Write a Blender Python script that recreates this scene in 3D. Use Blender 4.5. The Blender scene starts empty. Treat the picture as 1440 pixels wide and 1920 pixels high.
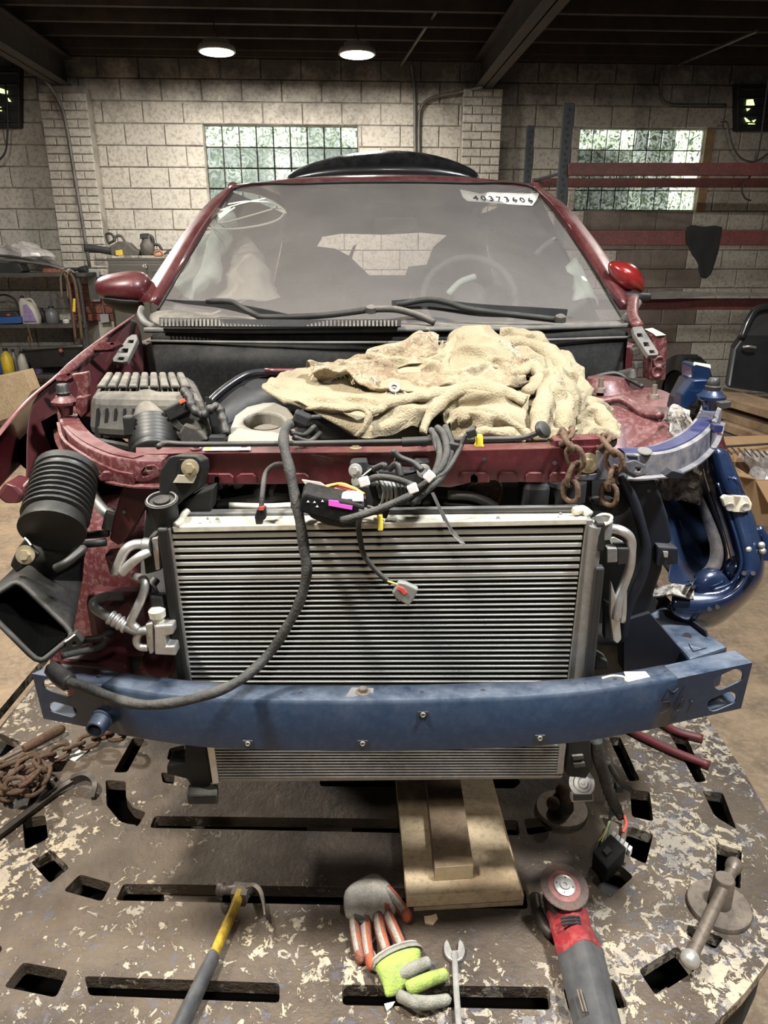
import bpy, bmesh, math, random
from math import sin, cos, pi, radians, tan, atan2, sqrt
from mathutils import Vector, Matrix, noise, geometry
random.seed(7)
SC = bpy.context.scene
COL = SC.collection
V = Vector
# ---------------------------------------------------------------- camera
F, TH, CH = 1330.0, radians(20), 1.6
cam = bpy.data.objects.new('camera', bpy.data.cameras.new('camera'))
COL.objects.link(cam)
cam.location = (0, 0, CH)
cam.rotation_euler = (radians(90) - TH, 0, 0)
cam.data.sensor_fit = 'VERTICAL'
cam.data.sensor_height = 36.0
cam.data.lens = F / 1920 * 36.0
cam.data.clip_start = 0.02
SC.camera = cam
# ---------------------------------------------------------------- world, exposure
wd = bpy.data.worlds.new('world'); SC.world = wd
wd.use_nodes = True
wd.node_tree.nodes['Background'].inputs['Color'].default_value = (0.86, 0.93, 1.0, 1)
wd.node_tree.nodes['Background'].inputs['Strength'].default_value = 0.07
SC.view_settings.view_transform = 'Standard'
SC.view_settings.look = 'None'
SC.view_settings.gamma = 1.0
SC.view_settings.exposure = 0.60
SC.view_settings.use_curve_mapping = False
# lamps of the hall: (x, y, z, watts); the first two are the ones in view
LAMPS = [(-1.43, 7.05, 3.22, 38), (-0.23, 7.05, 3.20, 38),
         (-2.9, 4.7, 3.25, 270), (2.6, 4.6, 3.25, 42),
         (-1.2, 0.62, 3.3, 130), (1.1, 0.72, 3.3, 130), (0.1, -1.2, 3.3, 20)]

# ---------------------------------------------------------------- pixel -> place
def ray(px, py):
    x = (px - 720) / F; y = (py - 960) / F
    return V((x, cos(TH) - y * sin(TH), -sin(TH) - y * cos(TH)))
def P(px, py, Y):
    d = ray(px, py); t = Y / d.y
    return V((d.x * t, Y, CH + d.z * t))
def PZ(px, py, Z):
    d = ray(px, py); t = (Z - CH) / d.z
    return V((d.x * t, d.y * t, Z))
YAW = radians(3.0)
WN = V((-sin(YAW), cos(YAW), 0)); WR = V((cos(YAW), sin(YAW), 0)); DW = 8.2
def PW(px, py, off=0.0):
    d = ray(px, py); t = (DW - off) / (d.x * WN.x + d.y * WN.y)
    return V((d.x * t, d.y * t, CH + d.z * t))
def wall_uz(px, py, off=0.0):
    p = PW(px, py, off); return p.dot(WR), p.z
def WP(u, z, off=0.0):
    p = WR * u + WN * (DW - off); return V((p.x, p.y, z))
def proj(p):
    dx, dy, dz = p.x, p.y, p.z - CH
    t = dy * cos(TH) - dz * sin(TH); v = -dy * sin(TH) - dz * cos(TH)
    return 720 + F * dx / t, 960 + F * v / t, t
def mpp(p): return proj(p)[2] / F

# ---------------------------------------------------------------- materials
def mat(name, col, rough=.5, metal=0., dirt=None, damt=.5, dscale=6., dust=0., dustcol=(.32, .29, .24), bump=0., bscale=60.,
        coat=0., fine=None, famt=.3, fscale=60., alpha=1., spec=.5, thresh=.5, soft=.12, sheen=0., soot=0.):
    m = bpy.data.materials.new(name); m.use_nodes = True
    nt = m.node_tree; N = nt.nodes; L = nt.links
    b = N['Principled BSDF']
    b.inputs['Roughness'].default_value = rough
    b.inputs['Metallic'].default_value = metal
    b.inputs['Coat Weight'].default_value = coat
    b.inputs['Coat Roughness'].default_value = .08
    b.inputs['Specular IOR Level'].default_value = spec
    b.inputs['Alpha'].default_value = alpha
    if sheen: b.inputs['Sheen Weight'].default_value = sheen
    g = N.new('ShaderNodeNewGeometry')
    cur = None
    def rgb(c):
        n = N.new('ShaderNodeRGB'); n.outputs[0].default_value = (*c, 1); return n.outputs[0]
    def noi(scale, det=6, ro=.65):
        n = N.new('ShaderNodeTexNoise'); n.inputs['Scale'].default_value = scale
        n.inputs['Detail'].default_value = det; n.inputs['Roughness'].default_value = ro
        L.new(g.outputs['Position'], n.inputs['Vector']); return n.outputs['Fac']
    def ramp(src, lo, hi):
        n = N.new('ShaderNodeMapRange'); n.inputs['From Min'].default_value = lo; n.inputs['From Max'].default_value = hi
        L.new(src, n.inputs['Value']); return n.outputs['Result']
    def mul(a, k):
        n = N.new('ShaderNodeMath'); n.operation = 'MULTIPLY'; L.new(a, n.inputs[0])
        if isinstance(k, float): n.inputs[1].default_value = k
        else: L.new(k, n.inputs[1])
        return n.outputs[0]
    def mix(fac, a, c):
        n = N.new('ShaderNodeMix'); n.data_type = 'RGBA'
        L.new(fac, n.inputs['Factor']); L.new(a, n.inputs[6]); L.new(c, n.inputs[7]); return n.outputs[2]
    cur = rgb(col)
    if dirt is not None:
        f = mul(ramp(noi(dscale), thresh - soft, thresh + soft), float(damt))
        cur = mix(f, cur, rgb(dirt))
    if fine is not None:
        f = mul(ramp(noi(fscale, 3, .7), .48, .62), float(famt))
        cur = mix(f, cur, rgb(fine))
    if soot:                              # darker under the roof: mostly light falloff painted in, some soot
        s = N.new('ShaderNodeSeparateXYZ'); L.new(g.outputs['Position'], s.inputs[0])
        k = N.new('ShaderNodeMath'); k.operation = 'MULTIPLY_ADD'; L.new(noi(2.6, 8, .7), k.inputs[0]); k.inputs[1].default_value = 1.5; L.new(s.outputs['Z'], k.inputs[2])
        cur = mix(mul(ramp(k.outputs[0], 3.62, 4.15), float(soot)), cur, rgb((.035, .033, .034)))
    if dust > 0:
        s = N.new('ShaderNodeSeparateXYZ'); L.new(g.outputs['Normal'], s.inputs[0])
        f = mul(ramp(s.outputs['Z'], .1, .95), mul(ramp(noi(14., 8, .7), .3, .65), float(dust)))
        cur = mix(f, cur, rgb(dustcol))
        r = N.new('ShaderNodeMath'); r.operation = 'MULTIPLY_ADD'; L.new(f, r.inputs[0])
        r.inputs[1].default_value = .6; r.inputs[2].default_value = rough; r.use_clamp = True
        L.new(r.outputs[0], b.inputs['Roughness'])
        if coat:
            k = N.new('ShaderNodeMath'); k.operation = 'MULTIPLY_ADD'; L.new(f, k.inputs[0])
            k.inputs[1].default_value = -coat; k.inputs[2].default_value = coat; k.use_clamp = True
            L.new(k.outputs[0], b.inputs['Coat Weight'])
    L.new(cur, b.inputs['Base Color'])
    if bump:
        n = N.new('ShaderNodeBump'); n.inputs['Strength'].default_value = bump; n.inputs['Distance'].default_value = .01
        L.new(noi(bscale, 5, .6), n.inputs['Height']); L.new(n.outputs[0], b.inputs['Normal'])
    return m
def emit(name, col, k):
    m = bpy.data.materials.new(name); m.use_nodes = True
    b = m.node_tree.nodes['Principled BSDF']
    b.inputs['Base Color'].default_value = (*col, 1)
    b.inputs['Emission Color'].default_value = (*col, 1); b.inputs['Emission Strength'].default_value = k
    return m
# ---------------------------------------------------------------- mesh builders
def spline(pts, n=6, closed=False):
    pts = [V(p) for p in pts]; out = []; N = len(pts)
    if N < 3: return pts
    for i in range(N if closed else N - 1):
        p1, p2 = pts[i], pts[(i + 1) % N]
        p0 = pts[(i - 1) % N] if (closed or i > 0) else p1 * 2 - p2
        p3 = pts[(i + 2) % N] if (closed or i < N - 2) else p2 * 2 - p1
        for k in range(n):
            t = k / n
            out.append(.5 * ((2 * p1) + (p2 - p0) * t + (2 * p0 - 5 * p1 + 4 * p2 - p3) * t * t + (3 * p1 - p0 - 3 * p2 + p3) * t ** 3))
    if not closed: out.append(pts[-1].copy())
    return out
def basis(a, up=V((0, 0, 1))):
    a = a.normalized()
    if abs(a.dot(up)) > .98: up = V((0, 1, 0)) if abs(a.y) < .9 else V((1, 0, 0))
    x = up.cross(a).normalized(); y = a.cross(x); return x, y, a
def inside(p, l):
    c = False; n = len(l)
    for i in range(n):
        a, b = l[i], l[i - 1]
        if (a[1] > p[1]) != (b[1] > p[1]) and p[0] < (b[0] - a[0]) * (p[1] - a[1]) / (b[1] - a[1]) + a[0]: c = not c
    return c
def holed(loops):                     # triangles of a flat outline with holes
    if len(loops) == 1: return geometry.tessellate_polygon(loops)
    pts = loops[0]; nrm = V((0, 0, 0))
    for i in range(len(pts)): nrm += (pts[i] - pts[0]).cross(pts[(i + 1) % len(pts)] - pts[0])
    x, y, _ = basis(nrm)
    l2 = [[V((p.dot(x), p.dot(y))) for p in l] for l in loops]
    fl = [p for l in l2 for p in l]; ed = []; k = 0
    for l in l2:
        ed += [(k + i, k + (i + 1) % len(l)) for i in range(len(l))]; k += len(l)
    r = geometry.delaunay_2d_cdt(fl, ed, [], 0, 1e-7)
    mp = [o[0] if o else -1 for o in r[3]]; out = []
    for f in r[2]:
        c = sum((r[0][i] for i in f), V((0, 0))) / 3
        if inside(c, l2[0]) and not any(inside(c, h) for h in l2[1:]):
            t = [mp[i] for i in f]
            if -1 not in t: out.append(t)
    return out
def dense(rows, res=6):               # grid through its control points
    g = [spline(r, res) for r in rows]
    return list(map(list, zip(*[spline(list(c), res) for c in zip(*g)])))
class MB:
    def __init__(s): s.v = []; s.f = []
    def add(s, v, f):
        k = len(s.v); s.v += [V(p) for p in v]; s.f += [tuple(i + k for i in q) for q in f]; return s
    def box(s, c, size, M=None):
        c = V(c); hx, hy, hz = [q / 2 for q in size]
        R = M.to_3x3() if M is not None else Matrix.Identity(3)
        v = [c + R @ V((x * hx, y * hy, z * hz)) for z in (-1, 1) for y in (-1, 1) for x in (-1, 1)]
        return s.add(v, [(0, 2, 3, 1), (4, 5, 7, 6), (0, 1, 5, 4), (2, 6, 7, 3), (0, 4, 6, 2), (1, 3, 7, 5)])
    def hexa(s, bot, top):            # two quads of 4 points
        v = list(bot) + list(top)
        return s.add(v, [(0, 3, 2, 1), (4, 5, 6, 7)] + [(i, (i + 1) % 4, 4 + (i + 1) % 4, 4 + i) for i in range(4)])
    def loft(s, rings, cap=True, closed=True):
        n = len(rings[0]); v = [p for r in rings for p in r]; f = []
        for i in range(len(rings) - 1):
            for j in range(n if closed else n - 1):
                a = i * n + j; b = i * n + (j + 1) % n
                f.append((a, b, b + n, a + n))
        if cap and closed:
            f.append(tuple(range(n - 1, -1, -1))); f.append(tuple((len(rings) - 1) * n + j for j in range(n)))
        return s.add(v, f)
    def cyl(s, a, b, r, r2=None, n=16, up=V((0, 0, 1))):
        a, b = V(a), V(b); x, y, _ = basis(b - a, up); r2 = r if r2 is None else r2
        c = [(cos(2 * pi * i / n), sin(2 * pi * i / n)) for i in range(n)]
        return s.loft([[p + (x * cc + y * ss) * rr for cc, ss in c] for p, rr in ((a, r), (b, r2))])
    def lathe(s, a, axis, prof, n=20, up=V((0, 0, 1)), cap=True):
        a = V(a); x, y, ax = basis(V(axis), up)
        c = [(cos(2 * pi * i / n), sin(2 * pi * i / n)) for i in range(n)]
        return s.loft([[a + ax * t + (x * cc + y * ss) * r for cc, ss in c] for t, r in prof], cap)
    def tube(s, pts, r, n=8, sm=6, closed=False, prof=None, up=V((0, 0, 1)), ends=True):
        q = spline(pts, sm, closed) if sm > 1 else [V(p) for p in pts]
        N = len(q); rings = []
        tan0 = None; x = y = None
        for i in range(N):
            t = (q[(i + 1) % N] - q[i - 1]) if (closed or 0 < i < N - 1) else (q[1] - q[0] if i == 0 else q[-1] - q[-2])
            if t.length < 1e-9: t = tan0 if tan0 else V((0, 0, 1))
            t = t.normalized()
            if tan0 is None: x, y, _ = basis(t, up)
            else:
                x = (x - t * x.dot(t)); x = x.normalized() if x.length > 1e-6 else basis(t, up)[0]; y = t.cross(x)
            tan0 = t
            rr = r(i / (N - 1)) if callable(r) else r
            if prof: rings.append([q[i] + x * (a * rr) + y * (b * rr) for a, b in prof])
            else: rings.append([q[i] + (x * cos(2 * pi * k / n) + y * sin(2 * pi * k / n)) * rr for k in range(n)])
        if closed:
            rings.append(rings[0])
            return s.loft(rings, False)
        return s.loft(rings, ends)
    def sweep(s, path, prof, up=V((0, 0, 1)), sm=6, closedprof=True, cap=True):
        q = spline(path, sm) if sm > 1 else [V(p) for p in path]
        N = len(q); rings = []
        for i in range(N):
            t = (q[i + 1] - q[i - 1]) if 0 < i < N - 1 else (q[1] - q[0] if i == 0 else q[-1] - q[-2])
            t.normalize(); side = t.cross(up).normalized(); u = side.cross(t).normalized()
            pr = prof(i / (N - 1)) if callable(prof) else prof
            rings.append([q[i] + side * a + u * b for a, b in pr])
        return s.loft(rings, cap, closedprof)
    def prism(s, pts, vec, holes=()):
        pts = [V(p) for p in pts]; vec = V(vec); loops = [pts] + [[V(p) for p in h] for h in holes]
        fl = [p for l in loops for p in l]; n = len(fl)
        tri = holed(loops)
        nrm = V((0, 0, 0))
        for i in range(len(pts)): nrm += pts[i].cross(pts[(i + 1) % len(pts)])
        f = []
        for t in tri:
            a, b, c = [fl[i] for i in t]
            t = tuple(t) if (b - a).cross(c - a).dot(vec) < 0 else tuple(reversed(t))
            f.append(t); f.append(tuple(i + n for i in reversed(t)))
        k = 0
        for li, l in enumerate(loops):
            m = len(l)
            for i in range(m):
                a = k + i; b = k + (i + 1) % m
                q = (a, b, b + n, a + n)
                f.append(q if (nrm.dot(vec) > 0) == (li == 0) else q[::-1])
            k += m
        return s.add(fl + [p + vec for p in fl], f)
    def grid(s, rows):
        n = len(rows[0]); v = [V(p) for r in rows for p in r]
        return s.add(v, [(i * n + j, i * n + j + 1, (i + 1) * n + j + 1, (i + 1) * n + j) for i in range(len(rows) - 1) for j in range(n - 1)])
    def sphere(s, c, r, n=12, sc=(1, 1, 1)):
        c = V(c); m = n // 2
        rings = [[c + V((r * sc[0] * sin(pi * (i + .02) / (m + .04)) * cos(2 * pi * j / n), r * sc[1] * sin(pi * (i + .02) / (m + .04)) * sin(2 * pi * j / n), r * sc[2] * cos(pi * (i + .02) / (m + .04)))) for j in range(n)] for i in range(m + 1)]
        return s.loft(rings)
    def mesh(s, name):
        me = bpy.data.meshes.new(name); me.from_pydata([tuple(p) for p in s.v], [], s.f)
        bm = bmesh.new(); bm.from_mesh(me); bmesh.ops.recalc_face_normals(bm, faces=bm.faces); bm.to_mesh(me); bm.free()
        return me
    def done(s, name, m, parent=None, smooth=False, bevel=0, sub=0, solid=0, off=0, seg=2, label=None, angle=40):
        me = s.mesh(name)
        o = bpy.data.objects.new(name, me); put(o, parent)
        me.materials.append(MAT[m] if isinstance(m, str) else m)
        if smooth:
            for p in me.polygons: p.use_smooth = True
            if smooth == 'auto':
                try: me.set_sharp_from_angle(angle=radians(angle))
                except Exception: pass
        if solid:
            q = o.modifiers.new('solid', 'SOLIDIFY'); q.thickness = solid; q.offset = off
        if bevel:
            q = o.modifiers.new('bevel', 'BEVEL'); q.width = bevel; q.segments = seg; q.limit_method = 'ANGLE'; q.angle_limit = radians(35)
        if sub:
            q = o.modifiers.new('sub', 'SUBSURF'); q.levels = sub; q.render_levels = sub; q.boundary_smooth = 'PRESERVE_CORNERS'
        if label: o['label'] = label
        return o
def put(o, parent):
    COL.objects.link(o)
    if parent is not None:
        o.parent = parent
        if parent.type == 'EMPTY': o.matrix_parent_inverse = Matrix.Translation(-parent.location)
    return o
def thing(name, label, cat, loc, group=None):
    o = bpy.data.objects.new(name, None); COL.objects.link(o); o.location = loc
    o.empty_display_size = .1
    return tag(o, label, cat, group)
def tag(o, label, cat, group=None):
    o['label'] = label; o['category'] = cat
    if group: o['group'] = group
    return o
def struct(o, label=None, cat=None):
    o['kind'] = 'structure'
    if label: o['label'] = label
    if cat: o['category'] = cat
    return o
def circ(c, u, v, r, n=16, r2=None):
    r2 = r if r2 is None else r2
    return [V(c) + u * (r * cos(2 * pi * i / n)) + v * (r2 * sin(2 * pi * i / n)) for i in range(n)]
def bolt(mb, c, axis, r, h, washer=True):
    c = V(c); a = V(axis).normalized()
    if washer: mb.lathe(c, a, [(0, r * 1.75), (h * .25, r * 1.75), (h * .3, r * 1.5)], 18)
    mb.cyl(c + a * h * .2, c + a * h, r, r * .96, 6)
    return mb
X, Yv, Z = V((1, 0, 0)), V((0, 1, 0)), V((0, 0, 1))
MAT = {}
def M(name, *a, **k): MAT[name] = mat(name, *a, **k)
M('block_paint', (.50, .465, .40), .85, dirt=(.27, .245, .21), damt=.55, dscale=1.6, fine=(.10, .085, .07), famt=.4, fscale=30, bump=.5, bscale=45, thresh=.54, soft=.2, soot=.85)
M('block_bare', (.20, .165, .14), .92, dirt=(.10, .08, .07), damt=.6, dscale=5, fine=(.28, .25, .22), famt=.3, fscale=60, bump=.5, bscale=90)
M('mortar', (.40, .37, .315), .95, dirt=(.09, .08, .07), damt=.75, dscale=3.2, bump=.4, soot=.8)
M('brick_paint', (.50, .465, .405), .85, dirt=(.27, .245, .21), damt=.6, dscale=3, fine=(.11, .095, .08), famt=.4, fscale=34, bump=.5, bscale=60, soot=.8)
M('brick_red', (.20, .052, .03), .85, dirt=(.08, .03, .02), damt=.6, dscale=9, fine=(.3, .2, .15), famt=.25, fscale=40, bump=.4)
M('joist', (.028, .02, .017), .85, dirt=(.06, .045, .035), damt=.6, dscale=5, bump=.3)
M('deck', (.012, .012, .014), .95, dirt=(.03, .026, .022), damt=.5, dscale=3)
M('beam_steel', (.035, .03, .028), .7, .2, dirt=(.075, .06, .05), damt=.5, dscale=4)
M('floor', (.25, .175, .105), .82, dirt=(.095, .066, .042), damt=.75, dscale=5, fine=(.33, .26, .18), famt=.35, fscale=38, bump=.35, bscale=40)
M('conduit', (.16, .15, .135), .55, .5, dirt=(.06, .055, .05), damt=.6, dscale=9)
M('dark_metal', (.02, .02, .022), .6, .3)
M('black', (.010, .010, .011), .6, dirt=(.03, .028, .026), damt=.4, dscale=12)
M('cable', (.02, .019, .018), .7)
M('white_plastic', (.55, .54, .5), .5, dirt=(.25, .22, .18), damt=.4, dscale=20)
M('rack_red', (.115, .026, .024), .6, dirt=(.05, .016, .014), damt=.6, dscale=7, fine=(.2, .1, .08), famt=.2, fscale=40)
M('rack_blue', (.025, .035, .045), .6, .2, dirt=(.07, .06, .05), damt=.4, dscale=15)
M('lamp_body', (.35, .33, .3), .45, .4)
MAT['lamp_lens'] = emit('lamp_lens', (1, .93, .82), 14.0)
MAT['fan_light'] = emit('fan_light', (.72, .95, .35), 1.3)
M('frame_wood', (.33, .22, .11), .8, dirt=(.15, .09, .05), damt=.5, dscale=14)
# glass block: daylight seen through rippled glass
def glass_block(name, lo, hi, tint):
    m = bpy.data.materials.new(name); m.use_nodes = True
    N = m.node_tree.nodes; L = m.node_tree.links; b = N['Principled BSDF']
    g = N.new('ShaderNodeNewGeometry')
    n1 = N.new('ShaderNodeTexNoise'); n1.inputs['Scale'].default_value = 13; n1.inputs['Detail'].default_value = 2.5; n1.inputs['Distortion'].default_value = 2.6
    n2 = N.new('ShaderNodeTexNoise'); n2.inputs['Scale'].default_value = 2.1; n2.inputs['Detail'].default_value = 2
    for n in (n1, n2): L.new(g.outputs['Position'], n.inputs['Vector'])
    r1 = N.new('ShaderNodeValToRGB'); e = r1.color_ramp.elements
    e[0].position = .36; e[0].color = (.035, .05, .045, 1); e[1].position = .6; e[1].color = (.9, .97, .93, 1)
    q = r1.color_ramp.elements.new(.47); q.color = (*tint, 1)
    L.new(n1.outputs['Fac'], r1.inputs[0])
    r2 = N.new('ShaderNodeMapRange'); r2.inputs['From Min'].default_value = .38; r2.inputs['From Max'].default_value = .66
    r2.inputs['To Min'].default_value = lo; r2.inputs['To Max'].default_value = hi
    L.new(n2.outputs['Fac'], r2.inputs['Value'])
    info = N.new('ShaderNodeObjectInfo')
    add = N.new('ShaderNodeMath'); add.operation = 'MULTIPLY'
    L.new(r2.outputs[0], add.inputs[0])
    r3 = N.new('ShaderNodeMapRange'); r3.inputs['To Min'].default_value = .6; r3.inputs['To Max'].default_value = 1.3
    L.new(info.outputs['Random'], r3.inputs['Value']); L.new(r3.outputs[0], add.inputs[1])
    L.new(r1.outputs[0], b.inputs['Emission Color']); L.new(add.outputs[0], b.inputs['Emission Strength'])
    b.inputs['Base Color'].default_value = (.12, .15, .14, 1); b.inputs['Roughness'].default_value = .12
    bp = N.new('ShaderNodeBump'); bp.inputs['Strength'].default_value = .6; L.new(n1.outputs['Fac'], bp.inputs['Height']); L.new(bp.outputs[0], b.inputs['Normal'])
    return m
MAT['glass_block'] = glass_block('glass_block', .14, .5, (.26, .36, .17))
MAT['glass_block_sky'] = glass_block('glass_block_sky', .7, 1.9, (.42, .52, .30))
# ================================================================ THE HALL
fl = MB().prism([(-9, -6, 0), (9, -6, 0), (9, 10, 0), (-9, 10, 0)], (0, 0, -.1)).done('floor', 'floor'); struct(fl)
WT = 3.42
u0, zt = wall_uz(380, 233); u1, _ = wall_uz(672, 234); w2a, _ = wall_uz(1089, 235); w2b, _ = wall_uz(1325, 235)
C0 = zt - 14 * .2                       # a course joint at the window heads
win = [(u0, u1, zt - .8, zt), (w2a, w2b, zt - .8, zt)]
def rect(a, b, c, d, off=0): return [WP(a, c, off), WP(b, c, off), WP(b, d, off), WP(a, d, off)]
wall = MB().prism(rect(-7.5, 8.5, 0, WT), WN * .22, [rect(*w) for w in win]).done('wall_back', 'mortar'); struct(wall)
def block_mesh(w, h, name, m, d=.018, c=.006):
    a, b = w / 2, h / 2
    fr = [(-a + c, -d, -b + c), (a - c, -d, -b + c), (a - c, -d, b - c), (-a + c, -d, b - c)]
    mi = [(-a, -d + c, -b), (a, -d + c, -b), (a, -d + c, b), (-a, -d + c, b)]
    bk = [(-a, 0, -b), (a, 0, -b), (a, 0, b), (-a, 0, b)]
    f = [(0, 1, 2, 3)] + [(i + 4, (i + 1) % 4 + 4, (i + 1) % 4, i) for i in range(4)] + [(i + 8, (i + 1) % 4 + 8, (i + 1) % 4 + 4, i + 4) for i in range(4)]
    me = bpy.data.meshes.new(name); me.from_pydata(fr + mi + bk, [], f); me.materials.append(MAT[m]); return me
_bm = {}
def block(name, parent, u, z, w, h, m, off=0., R=None, tilt=.0):
    k = (name, round(w, 3), round(h, 3), m)
    if k not in _bm: _bm[k] = block_mesh(w, h, name, m)
    o = bpy.data.objects.new(name, _bm[k]); COL.objects.link(o); o.parent = parent
    o.location = WP(u, z, off + random.uniform(-.003, .003)); o.rotation_euler = (0, 0, YAW + random.uniform(-1, 1) * tilt)
    return o
rest = MB(); nb = 0
bare = (wall_uz(1085, 380)[0], wall_uz(1312, 380)[0])
for r in range(0, 18):
    z0 = C0 + .2 * r; z1 = z0 + .2
    if z0 > WT - .1 or z1 < .05: continue
    z1 = min(z1, WT)
    k = -20
    while k < 22:
        a = k * .4 + (.2 if r % 2 else 0); b = a + .4; k += 1
        if b < -7.4 or a > 8.4: continue
        segs = [(a, b)]
        for (wa, wb, wc, wdz) in win:
            if z0 < wdz - .01 and z1 > wc + .01:
                ns = []
                for s0, s1 in segs:
                    if s1 <= wa or s0 >= wb: ns.append((s0, s1)); continue
                    if s0 < wa: ns.append((s0, wa))
                    if s1 > wb: ns.append((wb, s1))
                segs = ns
        for s0, s1 in segs:
            if s1 - s0 < .03: continue
            uc, zc = (s0 + s1) / 2, (z0 + z1) / 2
            px, py, _ = proj(WP(uc, zc))
            seen = -45 < px < 1485 and 80 < py < 745 and not (470 < px < 985 and py > 345) and not (300 < px < 1140 and py > 560) and not (285 < px < 1160 and py > 470)
            m = 'block_bare' if (bare[0] < uc < bare[1] and zc < win[1][2]) else 'block_paint'
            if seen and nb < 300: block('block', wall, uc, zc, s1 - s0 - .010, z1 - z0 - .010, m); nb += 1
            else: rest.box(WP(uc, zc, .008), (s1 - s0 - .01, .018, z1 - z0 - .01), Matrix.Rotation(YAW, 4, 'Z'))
o = rest.done('block_rest', 'block_paint', wall); o['kind'] = 'stuff'
# glass block windows
for wi, (a, b, c, d) in enumerate(win):
    fr = MB()
    for q in ((a, a + .008, c, d), (b - .008, b, c, d), (a, b, d - .008, d), (a, b, c, c + .01)):
        fr.prism(rect(q[0], q[1], q[2], q[3], -.02), WN * .12)
    wroot = fr.done('window_%d' % (wi + 1), 'mortar'); struct(wroot)
    bw = (b - a - .016) / 9; bh = (d - c - .018) / 4
    for i in range(9):
        for j in range(4):
            uc = a + .008 + bw * (i + .5); zc = c + .01 + bh * (j + .5)
            o = block('glass_block', wroot, uc, zc, bw - .014, bh - .014, 'glass_block_sky' if ((wi == 0 and (j == 3)) or (wi == 1 and (i > 6 or (j == 3 and i < 4)))) else 'glass_block', -.05)
    MB().prism(rect(a - .01, b + .01, c - .01, d + .01, -.08), WN * .02).done('mortar_bed', 'joist', wroot)
# brick reveal at the right of the far window
u_r = wall_uz(1341, 235)[0]
MB().prism(rect(w2b + .002, u_r, zt - .8, zt, .022), WN * .012).done('reveal_board', 'frame_wood', wall)
# brick piers
def pier(cx_px, w, ztop, red_from=None):
    uc = cx_px; root = MB().prism([WP(uc - w / 2 + .012, 0, .0), WP(uc + w / 2 - .012, 0, .0), WP(uc + w / 2 - .012, 0, .19), WP(uc - w / 2 + .012, 0, .19)], (0, 0, ztop)).done('pier_core', 'mortar', wall)
    n = int(ztop / .0767)
    for r in range(n):
        z = .0767 * (r + .5)
        if z < .95: continue
        cuts = [0, .5, 1] if r % 2 else [0, .25, .75, 1]
        m = 'brick_red' if (red_from and z < red_from) else 'brick_paint'
        for a, b in zip(cuts, cuts[1:]):
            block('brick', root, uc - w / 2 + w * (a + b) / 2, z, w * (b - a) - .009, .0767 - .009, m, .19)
    return root
uL = (wall_uz(72, 165, .2)[0] + wall_uz(157, 165, .2)[0]) / 2
pier(uL, .46, wall_uz(100, 160, .2)[1], red_from=wall_uz(150, 533, .2)[1])
uR = (wall_uz(868, 250, .2)[0] + wall_uz(938, 250, .2)[0]) / 2
pier(uR, .40, wall_uz(900, 165, .2)[1])
# roof: deck, joists, steel beams, pipes
Rz = Matrix.Rotation(YAW, 4, 'Z')
def rbox(mb, u, off, z, su, sn, sz): return mb.box(WP(u, z, off), (su, sn, sz), Rz)
cl = MB(); cl.prism([WP(-9, 3.72, -.3), WP(9, 3.72, -.3), WP(9, 3.72, 13), WP(-9, 3.72, 13)], (0, 0, .08))
ceil = struct(cl.done('ceiling', 'deck'))
for k in range(24):
    rbox(MB(), 0, .10 + k * .42, 3.59, 17.5, .05, .25).done('joist', 'joist', ceil)
rbox(MB(), 0, .03, 3.46, 17.5, .1, .08).done('wall_plate', 'joist', ceil)
def ibeam(u, z0, name):
    mb = MB()
    for a, b, c, d in ((-.085, .085, z0, z0 + .015), (-.006, .006, z0, z0 + .27), (-.085, .085, z0 + .255, z0 + .27)):
        mb.prism([WP(u + a, c, -.05), WP(u + b, c, -.05), WP(u + b, d, -.05), WP(u + a, d, -.05)], -WN * 11.5)
    return mb.done(name, 'beam_steel', ceil)
zb = wall_uz(900, 165, .2)[1]
ibeam(uR, zb, 'steel_beam'); ibeam(uL, wall_uz(100, 160, .2)[1], 'steel_beam')
for a, b in (((248, -4), (284, 54)), ((836, -6), (752, 122)), ((1420, 58), (1270, 122))):
    off = 1.2 if a[0] != 836 else 1.3
    p, q = PW(*a, off), PW(*b, .08); 
    MB().cyl(p, q, .014, n=8).done('roof_pipe', 'conduit', ceil)
# conduits on the wall
def conduit(pts, r, label, off=.06):
    o = MB().tube([PW(x, y, of) for x, y, of in pts], r, 8).done('conduit', 'conduit', smooth=True)
    return tag(o, label, 'conduit')
conduit([(771, 118, .06), (776, 150, .06), (778, 185, .05), (778, 240, .05), (779, 330, .05)], .016, 'grey steel conduit running straight down the wall left of its twin')
conduit([(905, 163, .3), (862, 172, .12), (812, 183, .07), (791, 200, .06), (786, 230, .05), (786, 330, .05)], .016, 'grey steel conduit bending from the roof beam down the wall')
conduit([(60, 125, .5), (86, 152, .3), (112, 195, .225), (124, 235, .22), (140, 330, .22), (168, 500, .22)], .017, 'grey conduit running down the face of the white brick pier')
conduit([(1242, 128, .06), (1239, 165, .05), (1243, 188, .05), (1262, 196, .05), (1310, 197, .05), (1362, 197, .05)], .015, 'grey conduit bending under the roof above the far window')
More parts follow.
